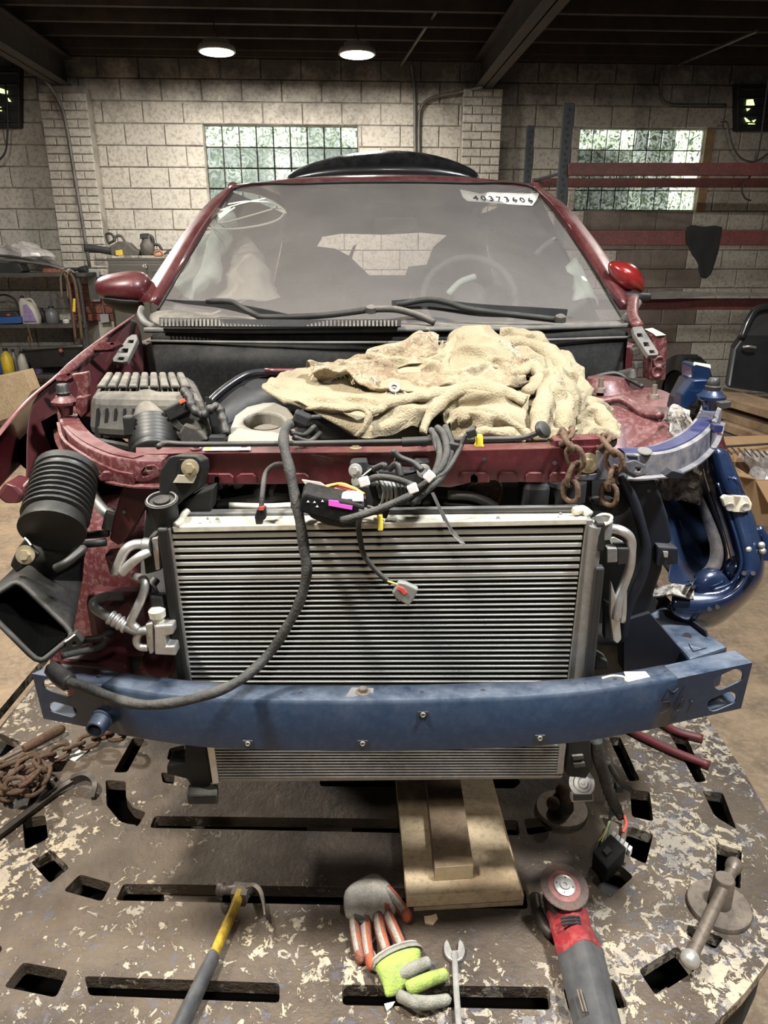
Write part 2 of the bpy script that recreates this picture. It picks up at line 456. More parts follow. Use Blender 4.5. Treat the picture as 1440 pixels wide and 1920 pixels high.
# louvred wall fans
def fan(a, b, label, spots, flip):
    (x0, y0), (x1, y1) = a, b; of = .12
    t = thing('wall_fan', label, 'fan', PW((x0 + x1) / 2, y1, of))
    c = [PW(x0, y1, of), PW(x1, y1, of), PW(x1, y0, of), PW(x0, y0, of)]
    MB().prism(c, WN * .12).done('housing', 'dark_metal', t, bevel=.01)
    n = 5
    for i in range(n):
        yy = y0 + (y1 - y0) * (i + .5) / n
        p, q = PW(x0 + 3, yy, of + .02), PW(x1 - 3, yy, of + .02)
        MB().cyl(p, q, .012, n=6).done('louvre', 'black', t)
    for s in spots:
        MB().prism([PW(*p, of + .014) for p in s], WN * .012).done('fan_opening', 'fan_light', t)
fan((1383, 158), (1462, 244), 'black louvred wall fan glowing yellow-green at the right edge',
    [[(1401, 187), (1412, 186), (1415, 197), (1400, 197)], [(1400, 202), (1411, 200), (1402, 208)], [(1396, 219), (1407, 228), (1400, 228)], [(1404, 231), (1416, 232), (1414, 236), (1403, 236)], [(1411, 226), (1418, 224), (1414, 229)]], 0)
fan((-40, 125), (36, 238), 'black louvred wall fan at the left edge beside the pier', [[(0, 165), (14, 170), (13, 176), (0, 174)], [(0, 200), (4, 202), (2, 208), (0, 208)], [(14, 182), (20, 190), (16, 190)]], 1)
def cable(pts, r, label, m='cable', off=.15):
    return tag(MB().tube([PW(x, y, off) for x, y in pts], r, 6).done('cable', m, smooth=True), label, 'cable')
cable([(1350, 230), (1362, 229), (1366, 245), (1374, 275), (1390, 297), (1415, 303), (1440, 288), (1460, 270)], .010, 'pale looped cable hanging below the right wall fan', 'conduit')
tag(MB().tube([V((PW(1436, 160, 1.35).x, PW(1436, 160, 1.35).y, 3.5))] + [PW(x, y, 1.35) for x, y in ((1434, 200), (1425, 270), (1412, 320), (1396, 345), (1391, 358), (1398, 372), (1408, 376))], .008, 6).done('cable', 'cable', smooth=True), 'dark hooked cable hanging from the roof over the upper red rack beam', 'cable')
cable([(10, 160), (14, 215), (14, 250), (10, 285), (-6, 305)], .010, 'dark cable looping down from the left wall fan')
# high bay lamps
for i, (x, y, z, w) in enumerate(LAMPS):
    lab = ('round high bay lamp glowing left of the other above the glass block window', 'round high bay lamp glowing above the right end of the glass block window')[i] if i < 2 else 'round high bay lamp over the %s, out of the picture' % ('far left bay', 'far right bay', 'left side of the bench', 'right side of the bench', 'bay behind the camera')[i - 2]
    t = thing('high_bay_lamp', lab, 'lamp', (x, y, z), 'high bay lamps')
    c = V((x, y, z))
    MB().lathe(c, Z, [(.0, .155), (.004, .160), (.03, .158), (.045, .15), (.05, .12), (.085, .11), (.09, .05)], 28).done('housing', 'lamp_body', t, smooth='auto')
    MB().lathe(c - Z * .004, Z, [(-.006, .10), (0, .14), (.006, .146)], 28).done('lens', 'lamp_lens', t, smooth=True)
    MB().tube([c + Z * .09, c + Z * .13 + X * .012, c + Z * .16, c + Z * .2 - X * .01, V((x, y, 3.72))], .006, 6).done('hook', 'dark_metal', t)
    ld = bpy.data.lights.new('lamp_light', 'AREA'); ld.shape = 'DISK'; ld.size = .28; ld.energy = w; ld.color = (1, .95, .87) if i != 5 else (.95, .98, 1)
    lo = bpy.data.objects.new('lamp_light', ld); put(lo, t); lo.location = c - Z * .016
# ================================================================ FRAME BENCH AND THE TOOLS ON IT
PT = .25                                 # top of the bench plate
def plate_mat():
    m = bpy.data.materials.new('bench_plate'); m.use_nodes = True
    N = m.node_tree.nodes; L = m.node_tree.links; b = N['Principled BSDF']
    g = N.new('ShaderNodeNewGeometry')
    def noi(s, d=7, r=.65, dist=0):
        n = N.new('ShaderNodeTexNoise'); n.inputs['Scale'].default_value = s; n.inputs['Detail'].default_value = d; n.inputs['Roughness'].default_value = r; n.inputs['Distortion'].default_value = dist
        L.new(g.outputs['Position'], n.inputs['Vector']); return n.outputs['Fac']
    def mr(a, lo, hi, tl=0., th=1.):
        n = N.new('ShaderNodeMapRange'); n.inputs['From Min'].default_value = lo; n.inputs['From Max'].default_value = hi
        n.inputs['To Min'].default_value = tl; n.inputs['To Max'].default_value = th; L.new(a, n.inputs['Value']); return n.outputs[0]
    def op(o, a, c):
        n = N.new('ShaderNodeMath'); n.operation = o
        for i, q in enumerate((a, c)):
            if isinstance(q, (int, float)): n.inputs[i].default_value = q
            else: L.new(q, n.inputs[i])
        return n.outputs[0]
    def mix(f, a, c):
        n = N.new('ShaderNodeMix'); n.data_type = 'RGBA'
        if isinstance(f, float): n.inputs['Factor'].default_value = f
        else: L.new(f, n.inputs['Factor'])
        for i, q in ((6, a), (7, c)):
            if isinstance(q, tuple): n.inputs[i].default_value = (*q, 1)
            else: L.new(q, n.inputs[i])
        return n.outputs[2]
    # greasy middle, old paint left on the rim
    dist = N.new('ShaderNodeVectorMath'); dist.operation = 'DISTANCE'; dist.inputs[1].default_value = (-.15, 1.9, .25)
    L.new(g.outputs['Position'], dist.inputs[0])
    rim = op('ADD', mr(dist.outputs['Value'], .45, 1.05, -.14, .035), mr(noi(1.7, 2), .35, .65, -.05, .05))
    base = mix(mr(noi(4), .35, .65), (.034, .024, .017), (.088, .062, .041))
    base = mix(op('MULTIPLY', mr(noi(22, 4), .5, .62), .5), base, (.045, .036, .03))
    base = mix(mr(noi(2.2), .45, .62, 0, .75), base, mix(.5, (.15, .112, .072), (.095, .07, .05)))
    n = op('ADD', noi(36, 8, .72, .6), op('MULTIPLY', op('ADD', noi(3.5, 3), -.5), .42))
    fl = mr(op('ADD', n, rim), .555, .575)
    col = mix(op('MULTIPLY', fl, .92), base, mix(mr(noi(9), .4, .6), (.46, .385, .26), (.29, .25, .20)))
    n2 = op('ADD', noi(30, 6, .7, .4), op('ADD', rim, 0))
    bl = op('MULTIPLY', mr(n2, .60, .62), .6)
    col = mix(bl, col, (.085, .085, .105))
    L.new(col, b.inputs['Base Color'])
    L.new(mr(noi(12), .3, .7, .5, .8), b.inputs['Roughness'])
    b.inputs['Metallic'].default_value = .15
    bp = N.new('ShaderNodeBump'); bp.inputs['Strength'].default_value = .8; bp.inputs['Distance'].default_value = .006
    L.new(op('ADD', op('MULTIPLY', fl, .5), noi(60, 5)), bp.inputs['Height']); L.new(bp.outputs[0], b.inputs['Normal'])
    return m
MAT['bench_plate'] = plate_mat()
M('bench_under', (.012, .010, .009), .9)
M('rust', (.105, .06, .035), .8, .35, dirt=(.05, .03, .02), damt=.7, dscale=30, fine=(.2, .13, .08), famt=.35, fscale=90, bump=.4, bscale=150)
M('iron', (.14, .112, .088), .5, .45, dirt=(.21, .17, .13), damt=.6, dscale=12, fine=(.04, .03, .025), famt=.4, fscale=60)
M('iron_dark', (.045, .038, .033), .5, .6, dirt=(.09, .07, .055), damt=.5, dscale=20)
M('steel', (.55, .53, .49), .35, .6, dirt=(.2, .18, .16), damt=.5, dscale=30)
M('pine', (.56, .43, .27), .72, dirt=(.36, .25, .15), damt=.5, dscale=9, fine=(.12, .08, .05), famt=.3, fscale=70, bump=.2, bscale=80)
M('pine_dirty', (.23, .155, .095), .75, dirt=(.11, .075, .05), damt=.7, dscale=12, fine=(.35, .25, .15), famt=.3, fscale=50)
M('pine_end', (.62, .48, .30), .75, dirt=(.4, .29, .17), damt=.5, dscale=40)
M('yellow', (.52, .33, .02), .55, dirt=(.17, .11, .03), damt=.75, dscale=28, fine=(.12, .08, .03), famt=.5, fscale=90)
M('grip', (.040, .040, .042), .6, dirt=(.11, .105, .1), damt=.5, dscale=30)
M('glove_knit', (.42, .375, .31), .95, dirt=(.25, .22, .18), damt=.6, dscale=35, fine=(.6, .56, .5), famt=.35, fscale=160, bump=.6, bscale=260)
M('glove_orange', (.50, .095, .032), .85, dirt=(.14, .085, .065), damt=.85, dscale=45, fine=(.3, .2, .15), famt=.4, fscale=90, bump=.6, bscale=200)
M('glove_lime', (.36, .48, .085), .9, dirt=(.20, .22, .11), damt=.6, dscale=40, bump=.5, bscale=240)
M('glove_grey', (.30, .29, .235), .9, dirt=(.16, .155, .13), damt=.6, dscale=40, bump=.5, bscale=240)
M('grinder_red', (.26, .022, .026), .42, dirt=(.09, .022, .022), damt=.7, dscale=18, fine=(.5, .2, .18), famt=.2, fscale=60)
M('grinder_black', (.05, .05, .052), .55, dirt=(.10, .095, .09), damt=.5, dscale=25)
M('abrasive', (.125, .098, .08), .95, dirt=(.20, .075, .065), damt=.4, dscale=24, fine=(.06, .05, .045), famt=.5, fscale=140, bump=.6, bscale=320)
M('abrasive_red', (.22, .075, .068), .9, dirt=(.3, .16, .14), damt=.6, dscale=60)
M('paper', (.72, .69, .62), .9)
M('red_hose', (.10, .012, .014), .55, dirt=(.05, .012, .012), damt=.5, dscale=20)

half = [(1.0, 3.1), (1.0, 1.62), (.985, 1.42), (.935, 1.25), (.865, 1.13), (.785, 1.045), (.70, .975), (.617, .917), (.5, .855), (.36, .805), (.2, .775), (.05, .765)]
left = [(-.2 - x - .012 * (x > .3), y) for x, y in reversed(half)]
outline = [V((x, y, PT)) for x, y in half + left]
S = lambda q: [PZ(x, y, PT) for x, y in q]
slots = [
    [(80, 1462), (107, 1462), (97, 1490), (50, 1515), (58, 1490)],
    [(42, 1535), (85, 1528), (90, 1572), (47, 1593)],
    [(198, 1462), (236, 1465), (236, 1495), (250, 1515), (274, 1523), (258, 1550), (225, 1540), (200, 1510)],
    [(250, 1382), (272, 1385), (238, 1448), (213, 1448)],
    [(290, 1530), (970, 1538), (975, 1566), (281, 1552)],
    [(600, 1454), (965, 1455), (977, 1466), (965, 1478), (600, 1474)],
    [(318, 1403), (347, 1397), (341, 1422), (313, 1425)],
    [(302, 1448), (328, 1450), (326, 1470), (305, 1467)],
    [(-60, 1378), (0, 1375), (40, 1392), (7, 1417), (-60, 1440)],
    [(100, 1430), (128, 1425), (115, 1447), (92, 1447)],
    [(58, 1616), (96, 1593), (130, 1627), (94, 1656)],
    [(119, 1670), (150, 1639), (209, 1656), (191, 1690)],
    [(217, 1688), (231, 1657), (985, 1668), (990, 1704)],
    [(7, 1850), (43, 1804), (128, 1820), (105, 1870)],
    [(-70, 1750), (-36, 1735), (6, 1779), (-25, 1815)],
    [(158, 1830), (524, 1843), (524, 1880), (167, 1866)],
    [(642, 1846), (1030, 1850), (1033, 1893), (642, 1884)],
    [(1056, 1853), (1150, 1834), (1178, 1888), (1068, 1900)],
    [(1197, 1819), (1270, 1773), (1305, 1819), (1230, 1867)],
    [(1290, 1732), (1357, 1758), (1341, 1780), (1286, 1752)],
    [(1344, 1581), (1391, 1595), (1388, 1668), (1343, 1636)],
    [(1107, 1650), (1160, 1619), (1188, 1643), (1141, 1685)],
    [(1178, 1548), (1225, 1564), (1211, 1620), (1168, 1599)],
    [(1181, 1480), (1218, 1484), (1225, 1540), (1185, 1531)],
    [(1317, 1482), (1355, 1486), (1381, 1555), (1340, 1530)],
    [(982, 1536), (1022, 1531), (1037, 1557), (990, 1566)],
    [(1141, 1383), (1162, 1381), (1200, 1463), (1180, 1465)],
    [(1256, 1376), (1287, 1380), (1324, 1465), (1305, 1467)],
    [(560, 1395), (580, 1395), (580, 1440), (556, 1440)],
]
bench = thing('frame_bench', 'worn slotted steel frame bench under the whole car front', 'frame bench', (-.1, 1.6, 0))
def rnd_loop(q, r=.008):              # soften the slot corners
    out = []
    n = len(q)
    for i in range(n):
        a, b, c = q[i - 1], q[i], q[(i + 1) % n]
        u = (a - b); w = (c - b); k = min(r, u.length * .4, w.length * .4)
        p, s = b + u.normalized() * k, b + w.normalized() * k
        out += [p, (p + s) * .25 + b * .5, s]
    return out
MB().prism(outline, (0, 0, -.032), [rnd_loop(S(q)) for q in slots]).done('plate', 'bench_plate', bench, bevel=.004, seg=2)
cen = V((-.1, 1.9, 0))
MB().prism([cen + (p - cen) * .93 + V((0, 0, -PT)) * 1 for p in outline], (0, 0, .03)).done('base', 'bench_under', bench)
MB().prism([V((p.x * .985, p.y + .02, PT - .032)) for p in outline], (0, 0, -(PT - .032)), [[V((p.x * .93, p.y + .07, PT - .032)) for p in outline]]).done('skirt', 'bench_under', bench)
for q, z in (([(305, 1660), (415, 1662), (415, 1694), (305, 1691)], -.03), ([(575, 1536), (660, 1537), (660, 1560), (575, 1560)], -.025), ([(1185, 1595), (1209, 1606), (1204, 1618), (1172, 1602)], -.03),
             ([(1125, 1665), (1150, 1656), (1158, 1668), (1141, 1684)], -.03), ([(1215, 1850), (1255, 1824), (1276, 1840), (1230, 1868)], -.04), ([(226, 1515), (250, 1518), (258, 1548), (228, 1540)], -.05), ([(1344, 1520), (1358, 1522), (1372, 1548), (1345, 1532)], -.04), ([(1343, 1626), (1366, 1632), (1366, 1650), (1343, 1638)], -.03)):
    MB().prism([p + Z * z for p in S(q)], (0, 0, -.05)).done('slot_rib', 'bench_plate', bench)
# lip where the outer slots run along the front
def on(px, py, h=0.): return PZ(px, py, PT + h)
# ---- hammer
t = thing('claw_hammer', 'claw hammer with yellow and black handle lying on the bench', 'hammer', on(440, 1700))
hz = .022
A = on(407, 1667, hz); B = on(466, 1672, hz); ax = (B - A).normalized(); sd = Z.cross(ax)
mb = MB().lathe(A, ax, [(0, .013), (.002, .0145), (.014, .0145), (.018, .011), (.03, .0105), (.036, .013), (.045, .014)], 14)
mb.box(A + ax * .055 - sd * .004, (.036, .034, .026), Matrix.Rotation(atan2(ax.y, ax.x), 4, 'Z'))
mb.done('head', 'iron', t, smooth='auto', bevel=.002)
for s in (-1, 1):
    pts = [B + Z * .006 * s - ax * .006, on(476, 1664, hz + .006 * s), on(487, 1672, hz + .009 * s), on(493, 1690, hz + .009 * s), on(497, 1717, hz + .008 * s)]
    MB().tube(pts, lambda k: .011 * (1 - .72 * k), 8, prof=[(-.55, -1), (.55, -1), (.55, 1), (-.55, 1)]).done('claw', 'iron', t, smooth='auto')
oval = [(cos(a) * .62, sin(a)) for a in [2 * pi * i / 12 for i in range(12)]]
MB().tube([on(449, 1676, hz), on(436, 1712, hz), on(416, 1755, hz), on(399, 1796, hz)], lambda k: .0165 - .001 * k, prof=oval).done('handle', 'yellow', t, smooth='auto')
MB().tube([on(401, 1792, hz), on(384, 1828, hz), on(362, 1875, hz), on(338, 1925, hz), on(318, 1965, hz)], lambda k: .019 + .0035 * sin(k * 3.0), prof=oval).done('grip', 'grip', t, smooth='auto')
# ---- boards under the radiator
M4 = lambda pts, h: pts
def plank(name, q, z0, h, m, label, cat='board', end=None):
    b = [PZ(x, y, z0 + h) for x, y in q]
    o = MB().prism(b, (0, 0, -h)).done(name, m, bevel=.002)
    return tag(o, label, cat)
plank('wood_plank', [(776, 1690), (983, 1679), (921, 1450), (748, 1450)], PT, .030, 'pine', 'wide pale board at the bottom of the stack under the radiator')
plank('wood_plank', [(762, 1681), (978, 1668), (914, 1445), (741, 1445)], PT + .0305, .032, 'pine', 'wide pale board on top of another under the radiator')
o = plank('timber_stud', [(815, 1625), (888, 1620), (860, 1440), (797, 1440)], PT + .063, .038, 'pine_dirty', 'narrow brown timber lying lengthwise on the pale boards', 'board')
b = [PZ(x, y, PT + .063 + .038) for x, y in [(815.5, 1626), (887.5, 1621)]]
MB().prism([b[0], b[1], b[1] - Z * .037, b[0] - Z * .037], (0, -.001, 0)).done('sawn_end', 'pine_end', o)
tag(MB().prism([on(808, 1716, .012), on(818, 1713, .01), on(821, 1722, .006), on(812, 1733, .004), on(797, 1730, .004), on(795, 1718, .01)], (0, 0, -.004)).done('paper_scrap', 'pine_end'), 'small tan scrap of cardboard beside the orange glove', 'scrap')
# ---- gloves
def finger(mb, pts, r, r2, fl=.7, n=10):
    pts = [V(p) for p in pts]
    q = spline(pts, 5); k = len(q) - 1
    prof = [(cos(2 * pi * i / n), sin(2 * pi * i / n) * fl) for i in range(n)]
    rad = lambda s: (r + (r2 - r) * s) * (sqrt(max(0.02, 1 - max(0, (s - .84) / .16) ** 2)))
    return mb.tube(pts, rad, prof=[(b, a) for a, b in prof], sm=5)
gl = thing('work_glove', 'grey knit work glove with orange rubber fingers lying palm down', 'glove', on(705, 1740))
G = lambda x, y, h=.012: on(500 + x / 3.13, 1580 + y / 3.13, h)
gl_ring = []
secs = [((640, 195), (600, 215), .008), ((700, 260), (480, 290), .016), ((740, 340), (462, 360), .020), ((745, 420), (470, 440), .019), ((748, 480), (485, 510), .016)]
rings = []
for (a, b, h) in secs:
    pa, pb = G(*a, 0), G(*b, 0); c = (pa + pb) / 2; u = (pa - pb) * .57; n_ = 16
    rings.append([c + u * cos(2 * pi * i / n_) + Z * (h * (1 + sin(2 * pi * i / n_)) + .001) for i in range(n_)])
MB().loft(rings).done('palm', 'glove_knit', gl, smooth=True, sub=1)
fing = [([(515, 470), (525, 560), (540, 640), (556, 700)], .0155, .0125), ([(580, 470), (585, 560), (600, 660), (622, 745)], .016, .0135),
        ([(655, 450), (672, 540), (700, 630), (718, 690)], .0165, .0135), ([(715, 440), (752, 520), (788, 600), (806, 668)], .016, .013), ([(715, 300), (760, 350), (810, 410), (838, 455)], .0165, .015)]
for pts, r, r2 in fing:
    p3 = [G(x, y, .016 + (.006 if i == 1 else 0)) for i, (x, y) in enumerate(pts)]
    finger(MB(), p3, r * 1.28, r2 * 1.2, .6).done('finger' if pts[0] != (715, 300) else 'thumb', 'glove_orange', gl, smooth=True)
    q = [a + Z * .0042 + V((-.002, 0, 0)) for a in p3[:3]] + [p3[2].lerp(p3[3], .35) + Z * .003]
    finger(MB(), q, r * 1.0, r2 * .9, .6).done('finger_back', 'glove_knit', gl, smooth=True)
MB().prism([G(515, 415, .041), G(560, 430, .042), G(595, 445, .041), G(575, 480, .036), G(540, 465, .038), G(512, 440, .038)], (0, 0, -.003)).done('worn_patch', 'black', gl)
MB().prism([G(690, 350, .036), G(720, 360, .034), G(745, 435, .030), G(700, 430, .034)], (0, 0, -.006)).done('rubber_patch', 'glove_orange', gl)
g2 = thing('work_glove', 'lime green and grey work glove crumpled beside the wrench', 'glove', on(745, 1835))
rings = []
for (a, b, h) in [((880, 650), (620, 760), .020), ((915, 690), (630, 800), .027), ((900, 760), (660, 850), .026), ((860, 830), (690, 900), .016), ((800, 900), (690, 940), .007)]:
    pa, pb = G(*a, 0), G(*b, 0); c = (pa + pb) / 2; u = (pa - pb) / 2
    rings.append([c + u * cos(2 * pi * i / 16) + Z * (h * (1 + sin(2 * pi * i / 16)) + .001) for i in range(16)])
MB().loft(rings).done('palm', 'glove_lime', g2, smooth=True, sub=1)
MB().loft([[p + V((0, .002, .003)) for p in rings[0]], [p.lerp(sum(rings[1], V()) / 16, -.02) + Z * .001 for p in rings[1]]], cap=False).done('cuff', 'glove_grey', g2, smooth=True, solid=.003)
MB().tube([p + V((0, .002, .003)) for p in rings[0]], .0035, 6, closed=True, sm=1).done('cuff_rim', 'glove_knit', g2, smooth=True)
for pts, m, r in (([(760, 790), (850, 745), (920, 715), (965, 695)], 'glove_grey', .017), ([(830, 860), (930, 815), (1000, 790), (1070, 770)], 'glove_lime', .018), ([(860, 935), (930, 940), (1020, 930), (1085, 915)], 'glove_grey', .015), ([(780, 900), (850, 935), (880, 960), (900, 975)], 'glove_grey', .014)):
    finger(MB(), [G(x, y, .02 + .012 * (i == 1)) for i, (x, y) in enumerate(pts)], r, r * .85).done('finger', m, g2, smooth=True)
MB().prism([G(690, 945, .008), G(755, 930, .008), G(735, 960, .008), G(705, 985, .006)], (0, 0, -.003)).done('tag', 'paper', g2)
# ---- wrench
w = thing('combination_wrench', 'shiny combination wrench standing out beside the lime glove', 'wrench', on(855, 1840))
hd = []
c = on(852, 1778, .012); mp = mpp(c)
R = 20 * mp
for i in range(15):
    a = radians(128) + radians(284) * i / 14
    hd.append(c + V((cos(a) * R, sin(a) * R * 1.25, 0)))
jaw = [c + V((9 * mp, 14 * mp, 0)), c + V((6 * mp, -3 * mp, 0)), c + V((-5 * mp, -4 * mp, 0)), c + V((-9 * mp, 12 * mp, 0))]
MB().prism(hd + jaw, (0, 0, -.009)).done('open_end', 'steel', w, bevel=.002)
MB().tube([on(852, 1790, .008), on(853, 1815, .008), on(856, 1870, .008), on(860, 1925, .008), on(862, 1965, .008)], .0112, prof=[(-.5, -.85), (-.3, -1), (.3, -1), (.5, -.85), (.5, .85), (.3, 1), (-.3, 1), (-.5, .85)]).done('shank', 'steel', w, smooth='auto')
# ---- angle grinder
g = thing('angle_grinder', 'red and black angle grinder lying disc up on the bench', 'grinder', on(1080, 1800))
dc = P(1058, 1665, on(1058, 1690).y); dc = PZ(1058, 1662, PT + .108)
dn = V((.05, -.22, 1)).normalized()
mpd = mpp(dc)
MB().lathe(dc, dn, [(-.001, .02), (-.003, 44 * mpd), (0, 45.5 * mpd), (.002, 44 * mpd), (.0005, 26 * mpd), (-.002, 22 * mpd)], 40).done('disc', 'abrasive', g, smooth='auto')
MB().lathe(dc, dn, [(.0012, 30 * mpd), (.0022, 28 * mpd), (.0012, 14 * mpd)], 32).done('disc_label', 'abrasive_red', g, smooth='auto')
nt_ = MB().lathe(dc, dn, [(0, 20 * mpd), (.005, 20 * mpd), (.006, 17 * mpd), (.006, 10 * mpd), (.009, 9 * mpd), (.009, 4 * mpd), (.006, 3 * mpd)], 28)
nt_.done('lock_nut', 'steel', g, smooth='auto')
xx, yy, _ = basis(dn)
for k in range(4):
    a = pi / 4 + k * pi / 2 + .3
    p = dc + (xx * cos(a) + yy * sin(a)) * 15 * mpd + dn * .0058
    MB().cyl(p, p + dn * .0006, .0018, n=8).done('pin_hole', 'black', g)
gh = MB().lathe(dc - dn * .085, dn, [(0, .026), (.03, .036), (.055, .035), (.07, .026), (.08, .02)], 20)
gh.tube([dc - dn * .055 + V((0, -.01, 0)), PZ(1064, 1722, PT + .05)], .034, 12, sm=1).done('gear_head', 'iron_dark', g, smooth='auto')
rr = [(cos(a) * (1 + .1 * cos(4 * a)), sin(a) * (1 + .1 * cos(4 * a))) for a in [2 * pi * i / 20 for i in range(20)]]
MB().tube([PZ(1064, 1716, PT + .046), PZ(1068, 1730, PT + .048), PZ(1076, 1755, PT + .048), PZ(1090, 1792, PT + .046)], lambda k: .041 - .003 * sin(k * 3.1) + .002 * k, prof=rr).done('motor_housing', 'grinder_red', g, smooth='auto')
MB().tube([PZ(1088, 1786, PT + .046), PZ(1098, 1830, PT + .044), PZ(1110, 1880, PT + .043), PZ(1122, 1930, PT + .042), PZ(1130, 1968, PT + .042)], lambda k: .0425 - .004 * k, prof=rr).done('handle', 'grinder_black', g, smooth='auto')
for k in range(3):
    a, b = PZ(1051 + k * 1, 1722 + k * 6, PT + .090), PZ(1087 + k, 1720 + k * 6, PT + .090)
    MB().tube([a, (a + b) / 2 + Z * .003, b], .0028, 6).done('vent_slot', 'black', g)
for k in range(2):
    MB().tube([PZ(1082 + k * 6, 1856, PT + .083), PZ(1094 + k * 6, 1898, PT + .081)], .0022, 6, sm=1).done('vent_slot', 'iron', g)
MB().tube([PZ(1003, 1680, PT + .03), PZ(1007, 1705, PT + .03), PZ(1020, 1735, PT + .028), PZ(1036, 1752, PT + .028)], lambda k: .012, 10).done('guard', 'iron_dark', g, smooth=True)
# ---- anchor clamps
def clamp(cx, cy, R, h, label):
    t = thing('anchor_clamp', label, 'clamp', on(cx, cy)); c = on(cx, cy)
    m = mpp(c)
    MB().lathe(c, Z, [(0, R * m), (.008, R * m), (.012, R * m * .97), (.014, R * m * .4)], 40).done('flange', 'iron', t, smooth='auto')
    return t, c, m
t, c, m = clamp(1347, 1702, 57, 0, 'round flanged bench anchor with a long tee handle at the right')
MB().lathe(c + V((0, 0, .012)), Z, [(0, .024), (.07, .022), (.074, .019)], 20).done('boss', 'iron', t, smooth='auto')
a, b = PZ(1374, 1628, PT + .075), PZ(1294, 1798, PT + .045)
MB().cyl(a, b, .0125, n=14).done('handle', 'iron', t, smooth='auto')
MB().lathe(a, a - b, [(-.01, .013), (0, .017), (.012, .018), (.02, .015)], 14).done('handle_end', 'iron', t, smooth='auto')
MB().sphere(b, .0185, 14).done('handle_ball', 'steel', t, smooth=True)
t, c, m = clamp(1053, 1521, 48, 0, 'round flanged bench anchor beside the hanging connector')
MB().lathe(c + Z * .012, Z, [(0, .03), (.03, .026), (.035, .02)], 18).done('boss', 'iron_dark', t, smooth='auto')
MB().sphere(PZ(1037, 1506, PT + .05), .017, 12).done('knob', 'rust', t, smooth=True)
MB().tube([PZ(1056, 1512, PT + .03), PZ(1062, 1490, PT + .05), PZ(1050, 1478, PT + .05)], .016, 10).done('handle', 'rust', t, smooth=True)
# ---- chains
_lk = {}
def link_mesh(L, W, r, m):
    k = (round(L, 4), round(W, 4), m)
    if k in _lk: return _lk[k]
    pts = []
    s = (L - W) / 2
    for i in range(7): a = -pi / 2 + pi * i / 6; pts.append(V((s + W / 2 * cos(a), W / 2 * sin(a), 0)))
    for i in range(7): a = pi / 2 + pi * i / 6; pts.append(V((-s + W / 2 * cos(a), W / 2 * sin(a), 0)))
    me = MB().tube(pts, r, 7, sm=1, closed=True).mesh('link')
    for p in me.polygons: p.use_smooth = True
    me.materials.append(MAT[m]); _lk[k] = me; return me
def chain(name, label, path, L, W, r, m='rust', cat='chain', jitter=.2, dz=0.):
    q = spline([p + Z * dz for p in path], 10); t = thing(name, label, cat, min(q, key=lambda p: p.z))
    pitch = L - 2.2 * r * 1.1
    acc = 0; nxt = 0; i = 0
    me = link_mesh(L, W, r, m)
    for a, b in zip(q, q[1:]):
        d = (b - a).length
        while acc + d >= nxt and d > 1e-6:
            p = a + (b - a) * ((nxt - acc) / d); ax = (b - a).normalized()
            x, y, zz = basis(ax, V((0, 0, 1)) if abs(ax.z) < .8 else V((0, 1, 0)))
            an = (pi / 2 if i % 2 else 0) + pi / 4 + random.uniform(-jitter, jitter)
            u = x * cos(an) + y * sin(an); w = ax.cross(u)
            o = bpy.data.objects.new('link', me); COL.objects.link(o); o.parent = t
            R = Matrix((ax, u, w)).transposed().to_4x4()
            o.matrix_basis = Matrix.Translation(p - t.location) @ R
            nxt += pitch; i += 1
        acc += d
    return t
chain('chain', 'rusty chain heaped on the left of the bench below the beam', [on(243, 1381, .04), on(205, 1384, .03), on(165, 1397, .02), on(135, 1407, .02), on(100, 1422, .02), on(60, 1432, .03), on(20, 1442, .035), on(-15, 1460, .03), on(5, 1490, .02), on(50, 1490, .045), on(85, 1462, .05), on(70, 1436, .06), on(30, 1455, .06), on(10, 1478, .06), on(45, 1476, .07), on(75, 1450, .07)], .055, .036, .0062, dz=.012)
# ---- bars and rag on the left
t = thing('pry_bar', 'bent dark pry bar with a hooked forked end', 'pry bar', on(90, 1500))
fl_ = [(-1, -.5), (1, -.5), (1, .5), (-1, .5)]
MB().tube([on(-60, 1604, .012), on(0, 1563, .012), (on(60, 1518, .012)), on(110, 1480, .014), on(140, 1461, .02)], .0105, prof=[(cos(a), sin(a)) for a in [pi / 6 + pi / 3 * i for i in range(6)]]).done('shaft', 'iron_dark', t, smooth='auto')
MB().tube([on(136, 1463, .02), on(155, 1455, .03), on(170, 1458, .035), on(178, 1472, .028), on(173, 1495, .008)], lambda k: .0115 - .004 * k, prof=[(-.7, -1), (.7, -1), (.7, 1), (-.7, 1)]).done('hook', 'iron_dark', t, smooth='auto')
t = thing('slide_handle', 'dark round handle on a thin bar at the left of the bench', 'handle', on(80, 1385))
MB().lathe(on(42, 1406, .02), on(116, 1366, .028) - on(42, 1406, .02), [(0, .006), (.004, .013), (.10, .0155), (.118, .0135), (.124, .007)], 14).done('grip', 'rust', t, smooth='auto')
MB().cyl(on(44, 1405, .02), on(-10, 1432, .016), .005, n=8).done('bar', 'iron', t)
tag(MB().prism([on(118, 1418, .004), on(139, 1412, .004), on(160, 1398, .004), on(168, 1404, .004), on(140, 1427, .004)], (0, 0, -.003)).done('plastic_scrap', 'paper'), 'white plastic scrap under the chain on the bench', 'scrap')
for a, lab in (([(1170, 1363), (1210, 1384), (1270, 1412), (1330, 1435)], 'dark red hose lying nearer the horn under the beam end'), ([(1235, 1352), (1270, 1372), (1318, 1385)], 'dark red hose lying nearer the beam end on the bench')):
    tag(MB().tube([on(x, y, .013) for x, y in a], .0125, 10).done('hose', 'red_hose', smooth=True), lab, 'hose')
